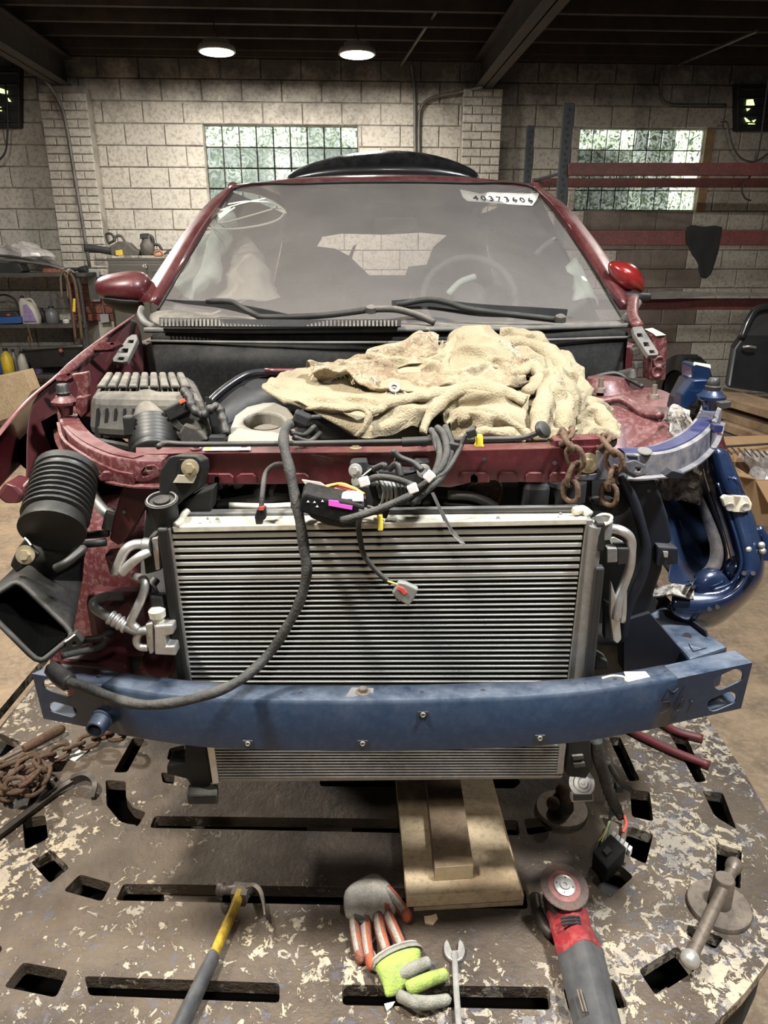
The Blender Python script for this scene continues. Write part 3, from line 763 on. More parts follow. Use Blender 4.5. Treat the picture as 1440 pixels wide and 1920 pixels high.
# ================================================================ THE CAR
M('red_paint', (.066, .0075, .0115), .34, .15, dirt=(.045, .008, .011), damt=.6, dscale=7, dust=.35, fine=(.13, .045, .04), famt=.15, fscale=90, dustcol=(.28, .13, .11), coat=.45)
M('red_dusty', (.055, .007, .010), .48, .1, dirt=(.09, .025, .024), damt=.5, dscale=16, dust=.16, dustcol=(.32, .19, .16), fine=(.30, .19, .17), famt=.25, fscale=90, coat=.15)
M('red_dark', (.055, .010, .013), .5, .1, dirt=(.10, .025, .025), damt=.5, dscale=7, coat=.1)
M('red_bright', (.20, .014, .012), .22, .3, coat=.8)
M('blue_paint', (.005, .020, .058), .25, .35, dirt=(.006, .010, .038), damt=.5, dscale=6, dust=.15, dustcol=(.2, .2, .22), coat=.8)
M('blue_beam', (.006, .020, .048), .40, .15, dirt=(.005, .014, .035), damt=.6, dscale=5, dust=.6, dustcol=(.16, .18, .21), fine=(.035, .055, .095), famt=.15, fscale=70, coat=.2)
M('blue_violet', (.012, .017, .07), .42, .2, dirt=(.03, .033, .10), damt=.5, dscale=14, dust=.12, dustcol=(.27, .25, .27), coat=.2)
M('blue_dusty', (.030, .034, .055), .6, .1, dirt=(.22, .20, .19), damt=.65, dscale=18, dust=.3, fine=(.05, .05, .08), famt=.4, fscale=60)
M('blue_black', (.005, .007, .013), .5, 0, dirt=(.012, .012, .015), damt=.5, dscale=9, dust=.1, spec=.3)
M('weld', (.14, .125, .115), .6, .4, dirt=(.60, .54, .47), damt=.75, dscale=26, fine=(.02, .018, .016), famt=.8, fscale=40, bump=1., bscale=70)
M('plastic', (.011, .011, .011), .55, dirt=(.024, .023, .021), damt=.5, dscale=10, dust=.4, dustcol=(.14, .13, .11), spec=.2)
M('plastic_dusty', (.026, .025, .023), .7, dirt=(.05, .046, .04), damt=.6, dscale=9, dust=.75, dustcol=(.24, .215, .175), fine=(.1, .09, .075), famt=.15, fscale=120, spec=.3)
M('plastic_matt', (.006, .006, .0065), .6, dirt=(.013, .013, .012), damt=.5, dscale=7, dust=.22, dustcol=(.12, .11, .1), fine=(.05, .05, .045), famt=.1, fscale=90, spec=.12)
M('rubber', (.007, .007, .007), .45, dirt=(.02, .019, .017), damt=.4, dscale=14, dust=.2, dustcol=(.15, .14, .12), spec=.4)
M('seal', (.075, .072, .066), .7, dirt=(.16, .15, .135), damt=.5, dscale=14)
M('aluminium', (.50, .49, .47), .42, .8, dirt=(.28, .26, .24), damt=.5, dscale=22, fine=(.66, .64, .6), famt=.25, fscale=80)
M('alu_cream', (.56, .53, .43), .55, .35, dirt=(.40, .37, .30), damt=.5, dscale=18, fine=(.2, .17, .14), famt=.25, fscale=50)
M('alu_grey', (.24, .235, .225), .5, .6, dirt=(.14, .135, .13), damt=.5, dscale=16, fine=(.4, .38, .35), famt=.2, fscale=60)
M('tube_alu', (.50, .51, .49), .45, .45, dirt=(.38, .39, .36), damt=.4, dscale=25)
M('fins', (.006, .0065, .005), .9, 0, dirt=(.014, .0135, .011), damt=.5, dscale=40, spec=.1)
M('void', (.002, .002, .002), 1., spec=0.)  # near-black that stands in for deep shade
M('beige_cover', (.235, .215, .175), .75, dirt=(.20, .185, .155), damt=.5, dscale=12, fine=(.12, .11, .095), famt=.25, fscale=110)
M('gold', (.46, .39, .25), .4, .7, dirt=(.24, .20, .14), damt=.5, dscale=60)
M('wire_black', (.010, .010, .0105), .5, dirt=(.03, .028, .025), damt=.5, dscale=30, dust=.2, spec=.35)
M('tape', (.018, .0175, .0165), .65, dirt=(.045, .042, .038), damt=.6, dscale=26, dust=.35, dustcol=(.16, .15, .13), bump=.5, bscale=90, spec=.3)
M('wire_red', (.55, .09, .05), .5); M('wire_white', (.7, .69, .65), .5); M('wire_yellow', (.66, .55, .06), .5); M('wire_green', (.08, .3, .12), .5)
M('magenta', (.72, .10, .60), .5); M('conn_grey', (.17, .17, .16), .5); M('conn_red', (.55, .06, .05), .5); M('cream_tag', (.55, .5, .38), .7)
M('yellow_clip', (.75, .58, .04), .45)
M('chalk', (.72, .70, .60), .8); M('marker', (.006, .006, .008), .5); M('print', (.02, .02, .02), .7)
M('interior', (.016, .015, .015), .8); M('seat', (.022, .021, .021), .85, dirt=(.04, .038, .036), damt=.4, dscale=8)
M('airbag', (.50, .56, .47), .85, dirt=(.36, .42, .35), damt=.5, dscale=9); M('airbag_cream', (.42, .39, .31), .9, dirt=(.28, .26, .2), damt=.5, dscale=8)
M('black_gloss', (.010, .010, .012), .18, coat=.4, dust=.35, dustcol=(.10, .10, .10))
def glass_mat(name, a0, a1, col):
    m = mat(name, col, .42, dirt=tuple(c * .8 for c in col), damt=.6, dscale=4, fine=tuple(min(1, c * 1.5) for c in col), famt=.18, fscale=170, spec=.35)
    N = m.node_tree.nodes; L = m.node_tree.links
    g = N.new('ShaderNodeNewGeometry'); n = N.new('ShaderNodeTexNoise'); n.inputs['Scale'].default_value = 3.2; n.inputs['Detail'].default_value = 5
    L.new(g.outputs['Position'], n.inputs['Vector'])
    r = N.new('ShaderNodeMapRange'); r.inputs['From Min'].default_value = .35; r.inputs['From Max'].default_value = .65; r.inputs['To Min'].default_value = a0; r.inputs['To Max'].default_value = a1
    L.new(n.outputs['Fac'], r.inputs['Value']); L.new(r.outputs[0], N['Principled BSDF'].inputs['Alpha'])
    return m
MAT['windshield'] = glass_mat('windshield', .50, .60, (.175, .160, .150))
MAT['side_glass'] = glass_mat('side_glass', .8, .9, (.03, .03, .03))

car = thing('car', 'dark red car with its front stripped and a blue front beam', 'car', (0, 3.0, .25))
def G3(rows): return [[P(*p) for p in r] for r in rows]
def PP(q, Y): return [P(x, y, Y) for x, y in q]
# ---- glass and greenhouse
ws_rows = G3([[(437, 353, 3.0), (570, 343, 2.9), (720, 340, 2.87), (870, 342, 2.9), (1003, 352, 3.0)],
              [(372, 452, 2.65), (545, 455, 2.5), (720, 455, 2.45), (900, 455, 2.5), (1083, 460, 2.65)],
              [(294, 580, 2.3), (490, 603, 2.12), (720, 612, 2.06), (950, 612, 2.12), (1172, 602, 2.3)]])
wsh = MB().grid(dense(ws_rows, 8)).done('windshield', 'windshield', car, smooth=True, label='dust covered grey windshield')
def ws(px, py, lift=.02):             # a point just in front of the glass
    fy = (py - 347) / (600 - 347); fx = abs(px - 720) / (285 + 155 * fy)
    Y = (2.87 + .13 * fx ** 2) * (1 - fy) + (2.06 + .24 * fx ** 2) * fy - .05 * fy * (1 - fy)
    return P(px, py, Y - lift)
# black border round the glass
MB().tube([P(296, 580, 2.29), P(372, 453, 2.64), P(437, 354, 2.98), P(570, 344, 2.88), P(720, 341, 2.85), P(870, 343, 2.88), P(1003, 353, 2.98), P(1083, 460, 2.64), P(1170, 600, 2.29)], .0042, 6).done('glass_seal', 'plastic', wsh, smooth=True)
# writing on the glass
MB().tube([ws(x, y) for x, y in [(428, 383), (460, 378), (505, 380), (531, 393), (524, 410), (490, 422), (440, 429), (402, 428), (388, 417), (398, 402), (425, 390), (455, 381), (498, 372)]], .0032, 5).done('chalk_ring', 'chalk', wsh)
MB().tube([ws(x, y) for x, y in [(440, 389), (425, 400), (411, 413), (412, 418), (430, 415), (470, 404), (511, 392)]], .0032, 5, sm=3).done('chalk_tick', 'chalk', wsh)
# paper sticker with lot number
sr = []
for r, (y0, y1) in enumerate(((360, 378), (369, 379), (378, 381.5))):
    row = []
    for i in range(9):
        f = i / 8; x = 862 + 150 * f + (0 if r == 0 else (6 if r == 1 else 14)) * (1 - 2 * f) * 1
        y = [358 + 6 * f + (6 if i == 2 else 0) * .6, 370 + 5 * f, 377 + 9 * f][r] - (3 if i in (0, 8) and r == 0 else 0)
        row.append(ws(x, y, .02 + .012 * (r == 1) + .006 * (i % 2)))
    sr.append(row)
stk = MB().grid(sr).done('lot_sticker', 'paper', wsh, solid=.001, smooth=True, label='curled white paper sticker with a number')
def text(s, org, xd, yd, h, m, parent, name, ext=.0006):
    c = bpy.data.curves.new(name, 'FONT'); c.body = s; c.size = h; c.extrude = ext; c.align_x = 'CENTER'; c.align_y = 'CENTER'
    tmp = bpy.data.objects.new(name, c); COL.objects.link(tmp)
    dg = bpy.context.evaluated_depsgraph_get(); me = bpy.data.meshes.new_from_object(tmp.evaluated_get(dg))
    bpy.data.objects.remove(tmp); o = bpy.data.objects.new(name, me); me.materials.clear(); me.materials.append(MAT[m])
    xd = xd.normalized(); zd = xd.cross(yd).normalized(); yd = zd.cross(xd)
    Mx = Matrix.Translation(org) @ Matrix((xd, yd, zd)).transposed().to_4x4()
    me.transform(Mx); put(o, parent); return o
for i, ch in enumerate('40373606'):
    x = 892 + i * 14.6; y = 370.5 + (x - 880) * .045
    text(ch, ws(x, y, .042), ws(x + 10, y + .5, .04) - ws(x, y, .04), ws(x, y - 10, .04) - ws(x, y, .04), .043, 'print', stk, 'sticker_digit')
# roof
ze = 1.90
roof = G3([[(431, 354, 3.0), (570, 344, 2.9), (720, 341, 2.87), (870, 343, 2.9), (1008, 353, 3.0)],
           [(440, 346, 3.08), (570, 333, 3.03), (720, 328, 3.02), (870, 332, 3.03), (1000, 344, 3.08)]])
for y, z, k in ((3.6, 1.925, 1.0), (4.3, 1.93, 1.0), (4.9, 1.89, .97)):
    roof.append([V((-.575 * k, y, z - .05)), V((-.32 * k, y, z - .012)), V((0, y, z)), V((.32 * k, y, z - .012)), V((.565 * k, y, z - .05))])
MB().grid(dense(roof, 5)).done('roof', 'red_paint', car, smooth=True)
flat = [(cos(a) * 1.0, sin(a) * .8) for a in [2 * pi * i / 10 for i in range(10)]]
MB().grid(dense(G3([[(258, 566, 2.37), (310, 488, 2.54), (350, 430, 2.70), (390, 381, 2.86), (433, 346, 3.03)], [(280, 566, 2.31), (324, 496, 2.47), (362, 437, 2.63), (400, 387, 2.79), (436, 349, 2.96)], [(300, 574, 2.33), (336, 510, 2.47), (373, 450, 2.64), (409, 397, 2.81), (440, 353, 2.98)]]), 5)).done('windshield_pillar', 'red_paint', car, smooth=True, solid=.004)
MB().grid(dense(G3([[(1190, 566, 2.37), (1150, 500, 2.54), (1108, 441, 2.70), (1062, 387, 2.86), (1006, 346, 3.03)], [(1174, 570, 2.31), (1134, 506, 2.47), (1094, 448, 2.63), (1050, 392, 2.79), (1003, 349, 2.96)], [(1162, 578, 2.33), (1122, 516, 2.47), (1082, 458, 2.64), (1042, 402, 2.81), (1000, 353, 2.98)]]), 5)).done('windshield_pillar', 'red_paint', car, smooth=True, solid=.004)
MB().tube([P(436, 349, 3.03), V((-.585, 3.6, 1.87)), V((-.585, 4.3, 1.87)), V((-.60, 4.85, 1.80)), V((-.74, 5.1, 1.4))], .019, prof=flat).done('roof_pillar', 'red_paint', car, smooth=True)
MB().tube([P(1004, 349, 3.03), V((.575, 3.6, 1.87)), V((.575, 4.3, 1.87)), V((.60, 4.85, 1.80)), V((.74, 5.1, 1.4))], .018, prof=flat).done('roof_pillar', 'red_paint', car, smooth=True)
for s in (-1, 1):
    MB().prism([(s * .80, 2.3, .5), (s * .80, 2.3, 1.33), (s * .80, 5.1, 1.38), (s * .80, 5.1, .5)], (-s * .04, 0, 0)).done('body_side', 'red_paint', car, bevel=.01)
    MB().prism([(s * .76, 2.5, 1.35), (s * .60, 3.05, 1.83), (s * .60, 4.75, 1.83), (s * .76, 5.0, 1.38)], (-s * .006, 0, -.002)).done('side_window', 'side_glass', car)
    MB().box((s * .62, 3.2, .40), (.08, .12, .32)).done('sill_clamp', 'iron_dark', car)
MB().box((0, 3.5, .55), (1.56, 3.1, .06)).done('floor_pan', 'interior', car)
# cabin
MB().prism(PP([(545, 352), (895, 352), (940, 640), (500, 640)], 4.8), (0, .02, 0), [PP([(594, 462), (604, 444), (668, 438), (668, 458), (656, 478), (690, 515), (758, 517), (765, 500), (800, 498), (812, 466), (838, 452), (836, 441), (700, 440), (672, 436)][:1] + [(604, 444), (640, 438), (720, 440), (790, 436), (838, 441), (812, 464), (800, 496), (766, 500), (760, 516), (692, 516), (655, 480), (628, 466)], 4.8)]).done('rear_frame', 'interior', car)
MB().prism(PP([(640, 512), (650, 512), (668, 458), (662, 462)], 4.4), (0, .05, 0)).done('seat_belt', 'seat', car)
MB().loft([[P(310, 590, 2.42), P(720, 603, 2.3), P(1150, 600, 2.42), P(1150, 700, 2.5), P(720, 700, 2.5), P(310, 700, 2.5)], [V((-.68, 2.75, 1.36)), V((0, 2.75, 1.37)), V((.68, 2.75, 1.36)), V((.68, 2.75, .9)), V((0, 2.75, .9)), V((-.68, 2.75, .9))]]).done('dashboard', 'interior', car, bevel=.02)
for x in (-.36, .36):
    st = MB().box((x, 3.55, 1.18), (.48, .16, .56)).done('seat_back', 'seat', car, bevel=.06, seg=3)
    MB().box((x, 3.58, 1.54), (.26, .09, .17)).done('headrest', 'seat', st, bevel=.035, seg=3)
wheel_c = P(880, 560, 2.86)
sx, sy, sn = basis(V((0, -.75, .5)))
MB().tube([wheel_c + (sx * cos(a) + sy * sin(a)) * .18 for a in [2 * pi * i / 24 for i in range(24)]], .014, 8, sm=1, closed=True).done('steering_wheel', 'seal', car, smooth=True)
MB().lathe(wheel_c, sn, [(-.03, .06), (.02, .065), (.035, .04)], 16).done('steering_hub', 'seal', car, smooth=True)
MB().loft([[P(690, 344, 2.9), P(752, 344, 2.9), P(752, 380, 2.78), P(690, 380, 2.78)], [P(690, 345, 2.96), P(752, 345, 2.96), P(746, 396, 2.84), P(697, 396, 2.84)]]).done('camera_housing', 'black', car, bevel=.012)
MB().prism(PP([(703, 408), (775, 406), (784, 412), (782, 428), (770, 434), (706, 437), (700, 425)], 2.75), (0, .03, 0)).done('rear_view_mirror', 'plastic', car, bevel=.008)
def crumple(rows, amp, sc, seed, res=3):
    g = [spline(r, res) for r in G3(rows)]
    g = list(map(list, zip(*[spline(list(c), res) for c in zip(*g)])))
    for r in g:
        for i, p in enumerate(r):
            r[i] = p + noise.noise_vector(p * sc + V((seed, 0, 0))) * amp
    return g
MB().grid(crumple([[(425, 390, 2.84), (435, 388, 2.84), (446, 398, 2.86)], [(395, 425, 2.8), (418, 425, 2.76), (440, 440, 2.82)], [(370, 460, 2.72), (398, 470, 2.66), (412, 490, 2.74)], [(352, 500, 2.66), (385, 510, 2.6), (412, 520, 2.66)], [(312, 540, 2.56), (345, 555, 2.5), (375, 560, 2.55)]], .03, 16, 3, 5)).done('side_airbag', 'airbag', car, smooth=True, solid=.003, label='pale green deflated side airbag')
MB().grid(crumple([[(440, 452, 2.95), (465, 445, 2.98), (485, 470, 3.0)], [(430, 490, 2.8), (470, 480, 2.76), (505, 500, 2.85)], [(425, 530, 2.7), (480, 530, 2.64), (520, 545, 2.7)], [(390, 562, 2.62), (470, 562, 2.58), (522, 560, 2.62)]], .022, 12, 9, 4)).done('front_airbag', 'airbag_cream', car, smooth=True, solid=.003, label='cream deflated airbag')
MB().grid(crumple([[(1062, 500, 2.55), (1075, 492, 2.57), (1090, 500, 2.6)], [(1072, 530, 2.5), (1092, 520, 2.48), (1110, 540, 2.52)], [(1078, 565, 2.42), (1105, 560, 2.42), (1125, 575, 2.45)]], .02, 18, 5, 4)).done('side_airbag', 'airbag', car, smooth=True, solid=.003)
MB().tube([P(840, 552, 2.6), P(862, 530, 2.62), P(890, 519, 2.65)], .012, 8).done('trim_strip', 'airbag', car, smooth=True)
MB().tube([P(1003, 478, 2.6), P(1020, 462, 2.62), P(1040, 448, 2.65)], .010, 8).done('trim_strip', 'seal', car, smooth=True)
# raised tailgate showing over the roof
MB().grid(G3([[(530, 350, 5.12), (600, 345, 5.12), (716, 340, 5.12), (830, 345, 5.12), (906, 350, 5.12)], [(536, 330, 5.1), (600, 304, 5.1), (716, 290, 5.1), (830, 298, 5.1), (900, 328, 5.1)], [(545, 322, 5.2), (610, 296, 5.25), (716, 277, 5.3), (822, 288, 5.25), (893, 320, 5.2)], [(560, 330, 5.7), (620, 308, 5.8), (716, 292, 5.9), (812, 300, 5.8), (880, 330, 5.7)]])).done('tailgate', 'black_gloss', car, smooth=True, sub=2, solid=.03)
# ---- door mirrors
def mirror(secs, Y, dep, cap, name):
    rings = []
    for px, a, b, k in secs:
        c = P(px, (a + b) / 2, Y); h = abs(P(px, a, Y).z - P(px, b, Y).z) / 2
        rings.append([c + V((0, -cos(t) * dep * k, sin(t) * h)) for t in [2 * pi * i / 14 for i in range(14)]])
    o = MB().loft(rings).done('mirror_housing', cap, car, smooth=True, sub=1)
    return o
mo = mirror([(181, 530, 550, .25), (188, 520, 560, .7), (205, 513, 567, .95), (235, 508, 572, 1), (262, 506, 574, .9), (277, 512, 568, .7), (284, 526, 556, .3)], 2.42, .075, 'red_paint', 'l')
MB().grid(G3([[(186, 553, 2.36), (225, 563, 2.345), (276, 560, 2.36)], [(192, 568, 2.38), (230, 583, 2.38), (272, 584, 2.40)], [(205, 575, 2.46), (235, 588, 2.46), (265, 588, 2.46)]])).done('mirror_base', 'plastic', mo, smooth=True, sub=1, solid=.01)
mo = mirror([(1140, 490, 505, .3), (1152, 488, 530, .7), (1170, 489, 546, .95), (1188, 496, 550, .9), (1200, 512, 552, .6), (1207, 530, 550, .25)], 2.42, .06, 'red_bright', 'r')
MB().tube([P(1172, 553, 2.4), P(1195, 556, 2.38), P(1215, 557, 2.42)], .012, 8).done('mirror_base', 'black', mo, smooth=True)
# ---- cowl
MB().grid(G3([[(285, 572, 2.31), (490, 600, 2.13), (720, 607, 2.07), (950, 607, 2.13), (1176, 598, 2.31)],
              [(268, 592, 2.22), (490, 606, 2.06), (720, 607, 2.0), (950, 606, 2.06), (1186, 602, 2.22)],
              [(275, 617, 2.06), (490, 618, 1.95), (720, 616, 1.92), (960, 614, 1.95), (1187, 608, 2.06)]])).done('cowl', 'plastic_dusty', car, smooth=True, sub=2, solid=.006)
gr = MB()
for i in range(62):
    px = 302 + i * 7.2; f = (px - 300) / 450; y0 = 597.5 + 3 * min(1, f * 1.4); y1 = 611.5
    if 519 < px < 540: continue
    Yg = 2.018 - .125 * min(1, (px - 275) / 445) ** .7
    gr.prism([P(px, y0, Yg), P(px + 3.6, y0, Yg), P(px + 3.6, y1, Yg - .03), P(px, y1, Yg - .03)], (0, .003, -.004))
grl = MB().grid(G3([[(299, 596, 2.03), (420, 599, 1.962), (560, 600.5, 1.925), (752, 600, 1.905)], [(299, 613, 2.0), (420, 613.5, 1.932), (560, 613.5, 1.895), (752, 612.5, 1.875)]])).done('cowl_grille', 'black', car, solid=.004)
o = gr.done('grille_fins', 'plastic_dusty', grl)
MB().tube([P(272, 619, 2.05), P(490, 620, 1.94), P(720, 618, 1.91), P(960, 616, 1.94), P(1188, 610, 2.05)], .0075, 8).done('hood_seal', 'seal', car, smooth=True)
MB().grid(G3([[(272, 620, 2.05), (490, 622, 1.945), (720, 620, 1.915), (960, 618, 1.945), (1188, 612, 2.05)],
              [(274, 637, 2.03), (490, 640, 1.93), (720, 640, 1.90), (960, 637, 1.93), (1186, 630, 2.03)],
              [(276, 641, 2.04), (490, 644, 1.94), (720, 644, 1.91), (960, 641, 1.94), (1186, 634, 2.04)],
              [(282, 672, 2.0), (400, 665, 1.9), (720, 690, 1.90), (960, 680, 1.92), (1182, 668, 2.02)],
              [(285, 705, 1.98), (450, 712, 1.92), (720, 735, 1.90), (960, 728, 1.92), (1180, 708, 2.0)],
              [(290, 760, 1.98), (490, 770, 1.92), (720, 790, 1.90), (960, 780, 1.92), (1180, 750, 2.0)]])).done('bulkhead_panel', 'plastic_matt', car, smooth=True, sub=2, solid=.006)
MB().tube([P(276, 639, 2.025), P(490, 642, 1.925), P(720, 642, 1.895), P(960, 639, 1.925), P(1184, 632, 2.025)], .004, 6).done('panel_bead', 'seal', car, smooth=True)
MB().tube([P(266, 578, 2.25), P(263, 590, 2.2), P(272, 605, 2.1), P(285, 612, 2.06)], .010, 8).done('cowl_end', 'seal', car, smooth=True)
MB().tube([P(1168, 602, 2.25), P(1180, 590, 2.25), P(1196, 566, 2.28)], .014, 8).done('cowl_end', 'seal', car, smooth=True)
for q in ([(1160, 700), (1190, 692), (1196, 708), (1172, 716)], [(1186, 655), (1198, 652), (1202, 664), (1190, 668)], [(1190, 680), (1206, 678), (1208, 690), (1192, 692)]):
    MB().prism(PP(q, 1.97), (0, .03, 0)).done('clip_block', 'seal', car, bevel=.003)
# wipers
def wiper(blade, arm, piv):
    t = MB().tube([ws(x, y, .03) for x, y in blade], lambda k: .010 - .004 * abs(k - .5), prof=[(-.6, -1.2), (.6, -1.2), (.6, 1.2), (-.6, 1.2)]).done('wiper_blade', 'black', car, smooth='auto')
    MB().tube([P(x, y, Y) for x, y, Y in arm], .0085, 8, sm=4).done('wiper_arm', 'plastic', t, smooth=True)
    MB().lathe(P(*piv), V((0, -.3, 1)), [(0, .016), (.014, .014), (.018, .008)], 14).done('pivot_cap', 'plastic_dusty', t, smooth='auto')
    return t
wiper([(296, 566), (350, 570), (420, 574), (500, 588), (536, 595)], [(388, 565, 2.1), (432, 566, 2.08), (450, 575, 2.06), (478, 590, 2.0), (500, 595, 1.985), (600, 592, 1.98), (690, 581, 2.0), (698, 580, 2.0)], (696, 585, 1.99))
wiper([(735, 570), (800, 567), (900, 578), (1000, 583), (1062, 586)], [(745, 572, 2.05), (800, 562, 2.06), (840, 568, 2.03), (880, 580, 2.0), (960, 590, 1.99), (1048, 600, 2.0)], (1050, 602, 1.99))
MB().tube([P(690, 580, 1.99), P(740, 580, 1.98), P(780, 590, 1.965), P(815, 605, 1.95)], .009, 8).done('cowl_trim', 'plastic_dusty', car, smooth=True)
# ---- hood hinges with square holes
def strap(quad_pts, holes, Y0, Y1, m, name='hood_hinge'):
    ys = [p[1] for p in quad_pts]; a, b = min(ys), max(ys)
    f = lambda x, y: P(x, y, Y0 + (Y1 - Y0) * (y - a) / (b - a))
    return MB().prism([f(*p) for p in quad_pts], (0, .012, -.012), [[f(*p) for p in h] for h in holes]).done(name, m, car, bevel=.002)
def sq(cx, cy, w, h, sk=0): return [(cx - w + sk, cy - h), (cx + w + sk, cy - h), (cx + w - sk, cy + h), (cx - w - sk, cy + h)]
strap([(247, 627), (256, 627), (258, 636), (238, 677), (228, 679), (212, 677), (211, 672), (238, 633)], [sq(245, 640, 5, 3, 1), sq(234, 657, 6, 4, 1), sq(226, 672, 6, 3, 1)], 2.0, 1.8, 'seal')
strap([(1186, 613), (1204, 611), (1235, 660), (1234, 665), (1216, 666), (1189, 625)], [sq(1200, 628, 5, 3.5, -1), sq(1212, 645, 5, 4, -1), sq(1223, 659, 5, 3, -1)], 2.0, 1.8, 'seal')
MB().tube([P(1196, 612, 2.0), P(1186, 590, 2.08), P(1188, 560, 2.2)], .016, 8, prof=flat).done('hinge_arm', 'red_dusty', car, smooth=True)
MB().prism(PP([(1222, 627), (1248, 629), (1252, 640), (1249, 714), (1218, 714)], 1.92), (0, .06, 0)).done('fender_bracket', 'red_dusty', car, bevel=.006)
MB().prism(PP([(1223, 624), (1238, 622), (1249, 628), (1230, 630)], 1.915), (0, .06, .004)).done('bracket_cap', 'cream_tag', car)
for cx, cy in ((1236, 679), (1233, 697)):
    MB().lathe(P(cx, cy, 1.918), -Yv, [(-.002, .018), (.004, .016), (.002, .010), (.0, .009)], 16).done('bracket_dimple', 'red_dusty', car, smooth=True)
# ---- left fender
def addv(p, d): return p + V(d)
top = [P(262, 580, 2.3), P(205, 619, 2.02), P(150, 657, 1.82), P(95, 709, 1.62), P(47, 743, 1.47), P(5, 794, 1.38), P(-25, 832, 1.33)]
rows = [[p + V((.012, 0, -.004)) for p in top], top, [addv(p, (-.04, 0, -.05)) for p in top], [addv(p, (-.075, .0, -.12)) for p in top], [addv(p, (-.085, .02, -.19)) for p in top]]
MB().grid(rows).done('fender', 'red_paint', car, smooth=True, sub=2, solid=.003, label='dark red left fender')
MB().grid(G3([[(203, 622, 2.0), (150, 660, 1.81), (96, 707, 1.62)], [(207, 634, 1.98), (158, 674, 1.78), (104, 715, 1.6)], [(208, 638, 1.99), (160, 680, 1.79), (108, 722, 1.61)]])).done('fender_flange', 'red_dusty', car, smooth=True, sub=1, solid=.004)
MB().prism(PP([(186, 643), (224, 640), (226, 645), (206, 655), (172, 657)], 1.85), (0, .02, -.008), [PP([(206, 643), (213, 642), (214, 646), (207, 647)], 1.85)]).done('fender_tab', 'red_dusty', car)
MB().prism(PP([(108, 704), (146, 695), (138, 706), (124, 714), (106, 714)], 1.58), (0, .02, -.008), [PP([(125, 701), (132, 700), (131, 704), (125, 705)], 1.58)]).done('fender_tab', 'red_dusty', car)
MB().grid(G3([[(258, 581, 2.34), (204, 622, 2.05), (149, 661, 1.86), (94, 712, 1.66), (42, 752, 1.51)], [(270, 640, 2.25), (225, 720, 1.95), (165, 800, 1.7), (110, 880, 1.55), (50, 930, 1.45)], [(275, 720, 2.1), (230, 800, 1.9), (180, 900, 1.65), (120, 980, 1.5), (30, 960, 1.4)]])).done('inner_fender', 'red_dark', car, smooth=True, sub=2, solid=.004)
MB().prism(PP([(132, 702), (165, 697), (166, 725), (160, 770), (140, 765), (146, 730)], 1.52), (0, .015, 0)).done('fender_support', 'red_dusty', car, bevel=.003)
MB().tube([P(112, 855, 1.42), P(80, 880, 1.38), P(52, 905, 1.35), P(33, 930, 1.33)], .005, 6).done('fender_edge', 'red_dusty', car, smooth=True)
MB().prism(PP([(8, 905), (30, 912), (44, 928), (36, 945), (8, 945), (-10, 930)], 1.32), (0, .06, 0)).done('fender_lower', 'red_dark', car, bevel=.01)
# engine bay darkness: near-black sheet and slab in place of shade, engine block
MB().prism(PP([(15, 850), (60, 800), (110, 772), (175, 785), (300, 880), (300, 1000), (190, 1010), (150, 960), (110, 900), (60, 890)], 1.56), (0, .01, 0)).done('wheel_well_shade', 'void', car)  # flat black sheet added as the shade in the wheel well
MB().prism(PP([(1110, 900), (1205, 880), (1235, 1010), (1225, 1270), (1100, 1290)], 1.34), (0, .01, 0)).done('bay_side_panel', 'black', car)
MB().box((0, 1.58, .82), (1.3, .66, .08)).done('bay_shade_slab', 'black', car)  # dark slab added to stop light coming through the bay
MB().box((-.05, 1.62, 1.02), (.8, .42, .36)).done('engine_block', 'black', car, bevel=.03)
# ---- upper tie bar
ZT = 1.272
prof = [(-.019, 0), (.019, 0), (.021, -.003), (.021, -.040), (.034, -.042), (.034, -.045), (-.019, -.045)]
MB().sweep([PZ(x, y, ZT) for x, y in [(124, 763), (132, 790), (160, 822), (210, 847), (262, 857), (310, 858)]], prof, sm=6).done('tie_bar_end', 'red_dusty', car, smooth='auto')
MB().sweep([PZ(x, y, ZT + .001) for x, y in [(128, 770), (137, 797), (167, 823), (217, 846), (262, 856)]], [(-.010, 0), (.014, 0), (.014, .001), (-.010, .001)], sm=6).done('tie_bar_top', 'red_paint', car, smooth='auto')
MB().tube([P(x, y, Y) for x, y, Y in [(110, 800, 1.37), (120, 832, 1.30), (160, 862, 1.235), (215, 890, 1.17), (250, 898, 1.15)]], .007, 6, prof=[(-.4, -1.4), (.4, -1.4), (.4, 1.4), (-.4, 1.4)]).done('tie_bar_flange', 'red_dusty', car, smooth='auto')
YB = 1.20
bar_out = [(255, 851), (440, 849), (720, 848), (900, 844), (1140, 838), (1142, 896), (1100, 903), (1040, 905), (960, 903), (925, 900), (880, 905), (845, 914), (815, 912), (800, 904), (620, 906), (480, 908), (380, 908), (262, 890)]
bar = MB().prism(PP(bar_out, YB), (0, .004, 0)).add(*(lambda v: (v, [(0, 1, 2, 3), (4, 5, 6, 7)]))([P(255, 851, YB), P(720, 848, YB), P(720, 837, YB + .05), P(255, 839, YB + .05), P(720, 848, YB), P(1142, 838, YB), P(1142, 826, YB + .05), P(720, 837, YB + .05)])).done('tie_bar', 'red_paint', car, bevel=.0015, label='red upper tie bar')
for x in (375, 400, 443, 541, 860, 880, 934, 985, 1030):
    w_ = 38; yy = 889 - (x - 400) * .004
    q = [(x, yy + 18), (x, yy + 6), (x + 7, yy), (x + w_ - 7, yy), (x + w_, yy + 6), (x + w_, yy + 18)]
    MB().prism(PP(q, YB - .007), (0, .007, 0)).done('embossed_tab', 'red_paint', bar, bevel=.002)
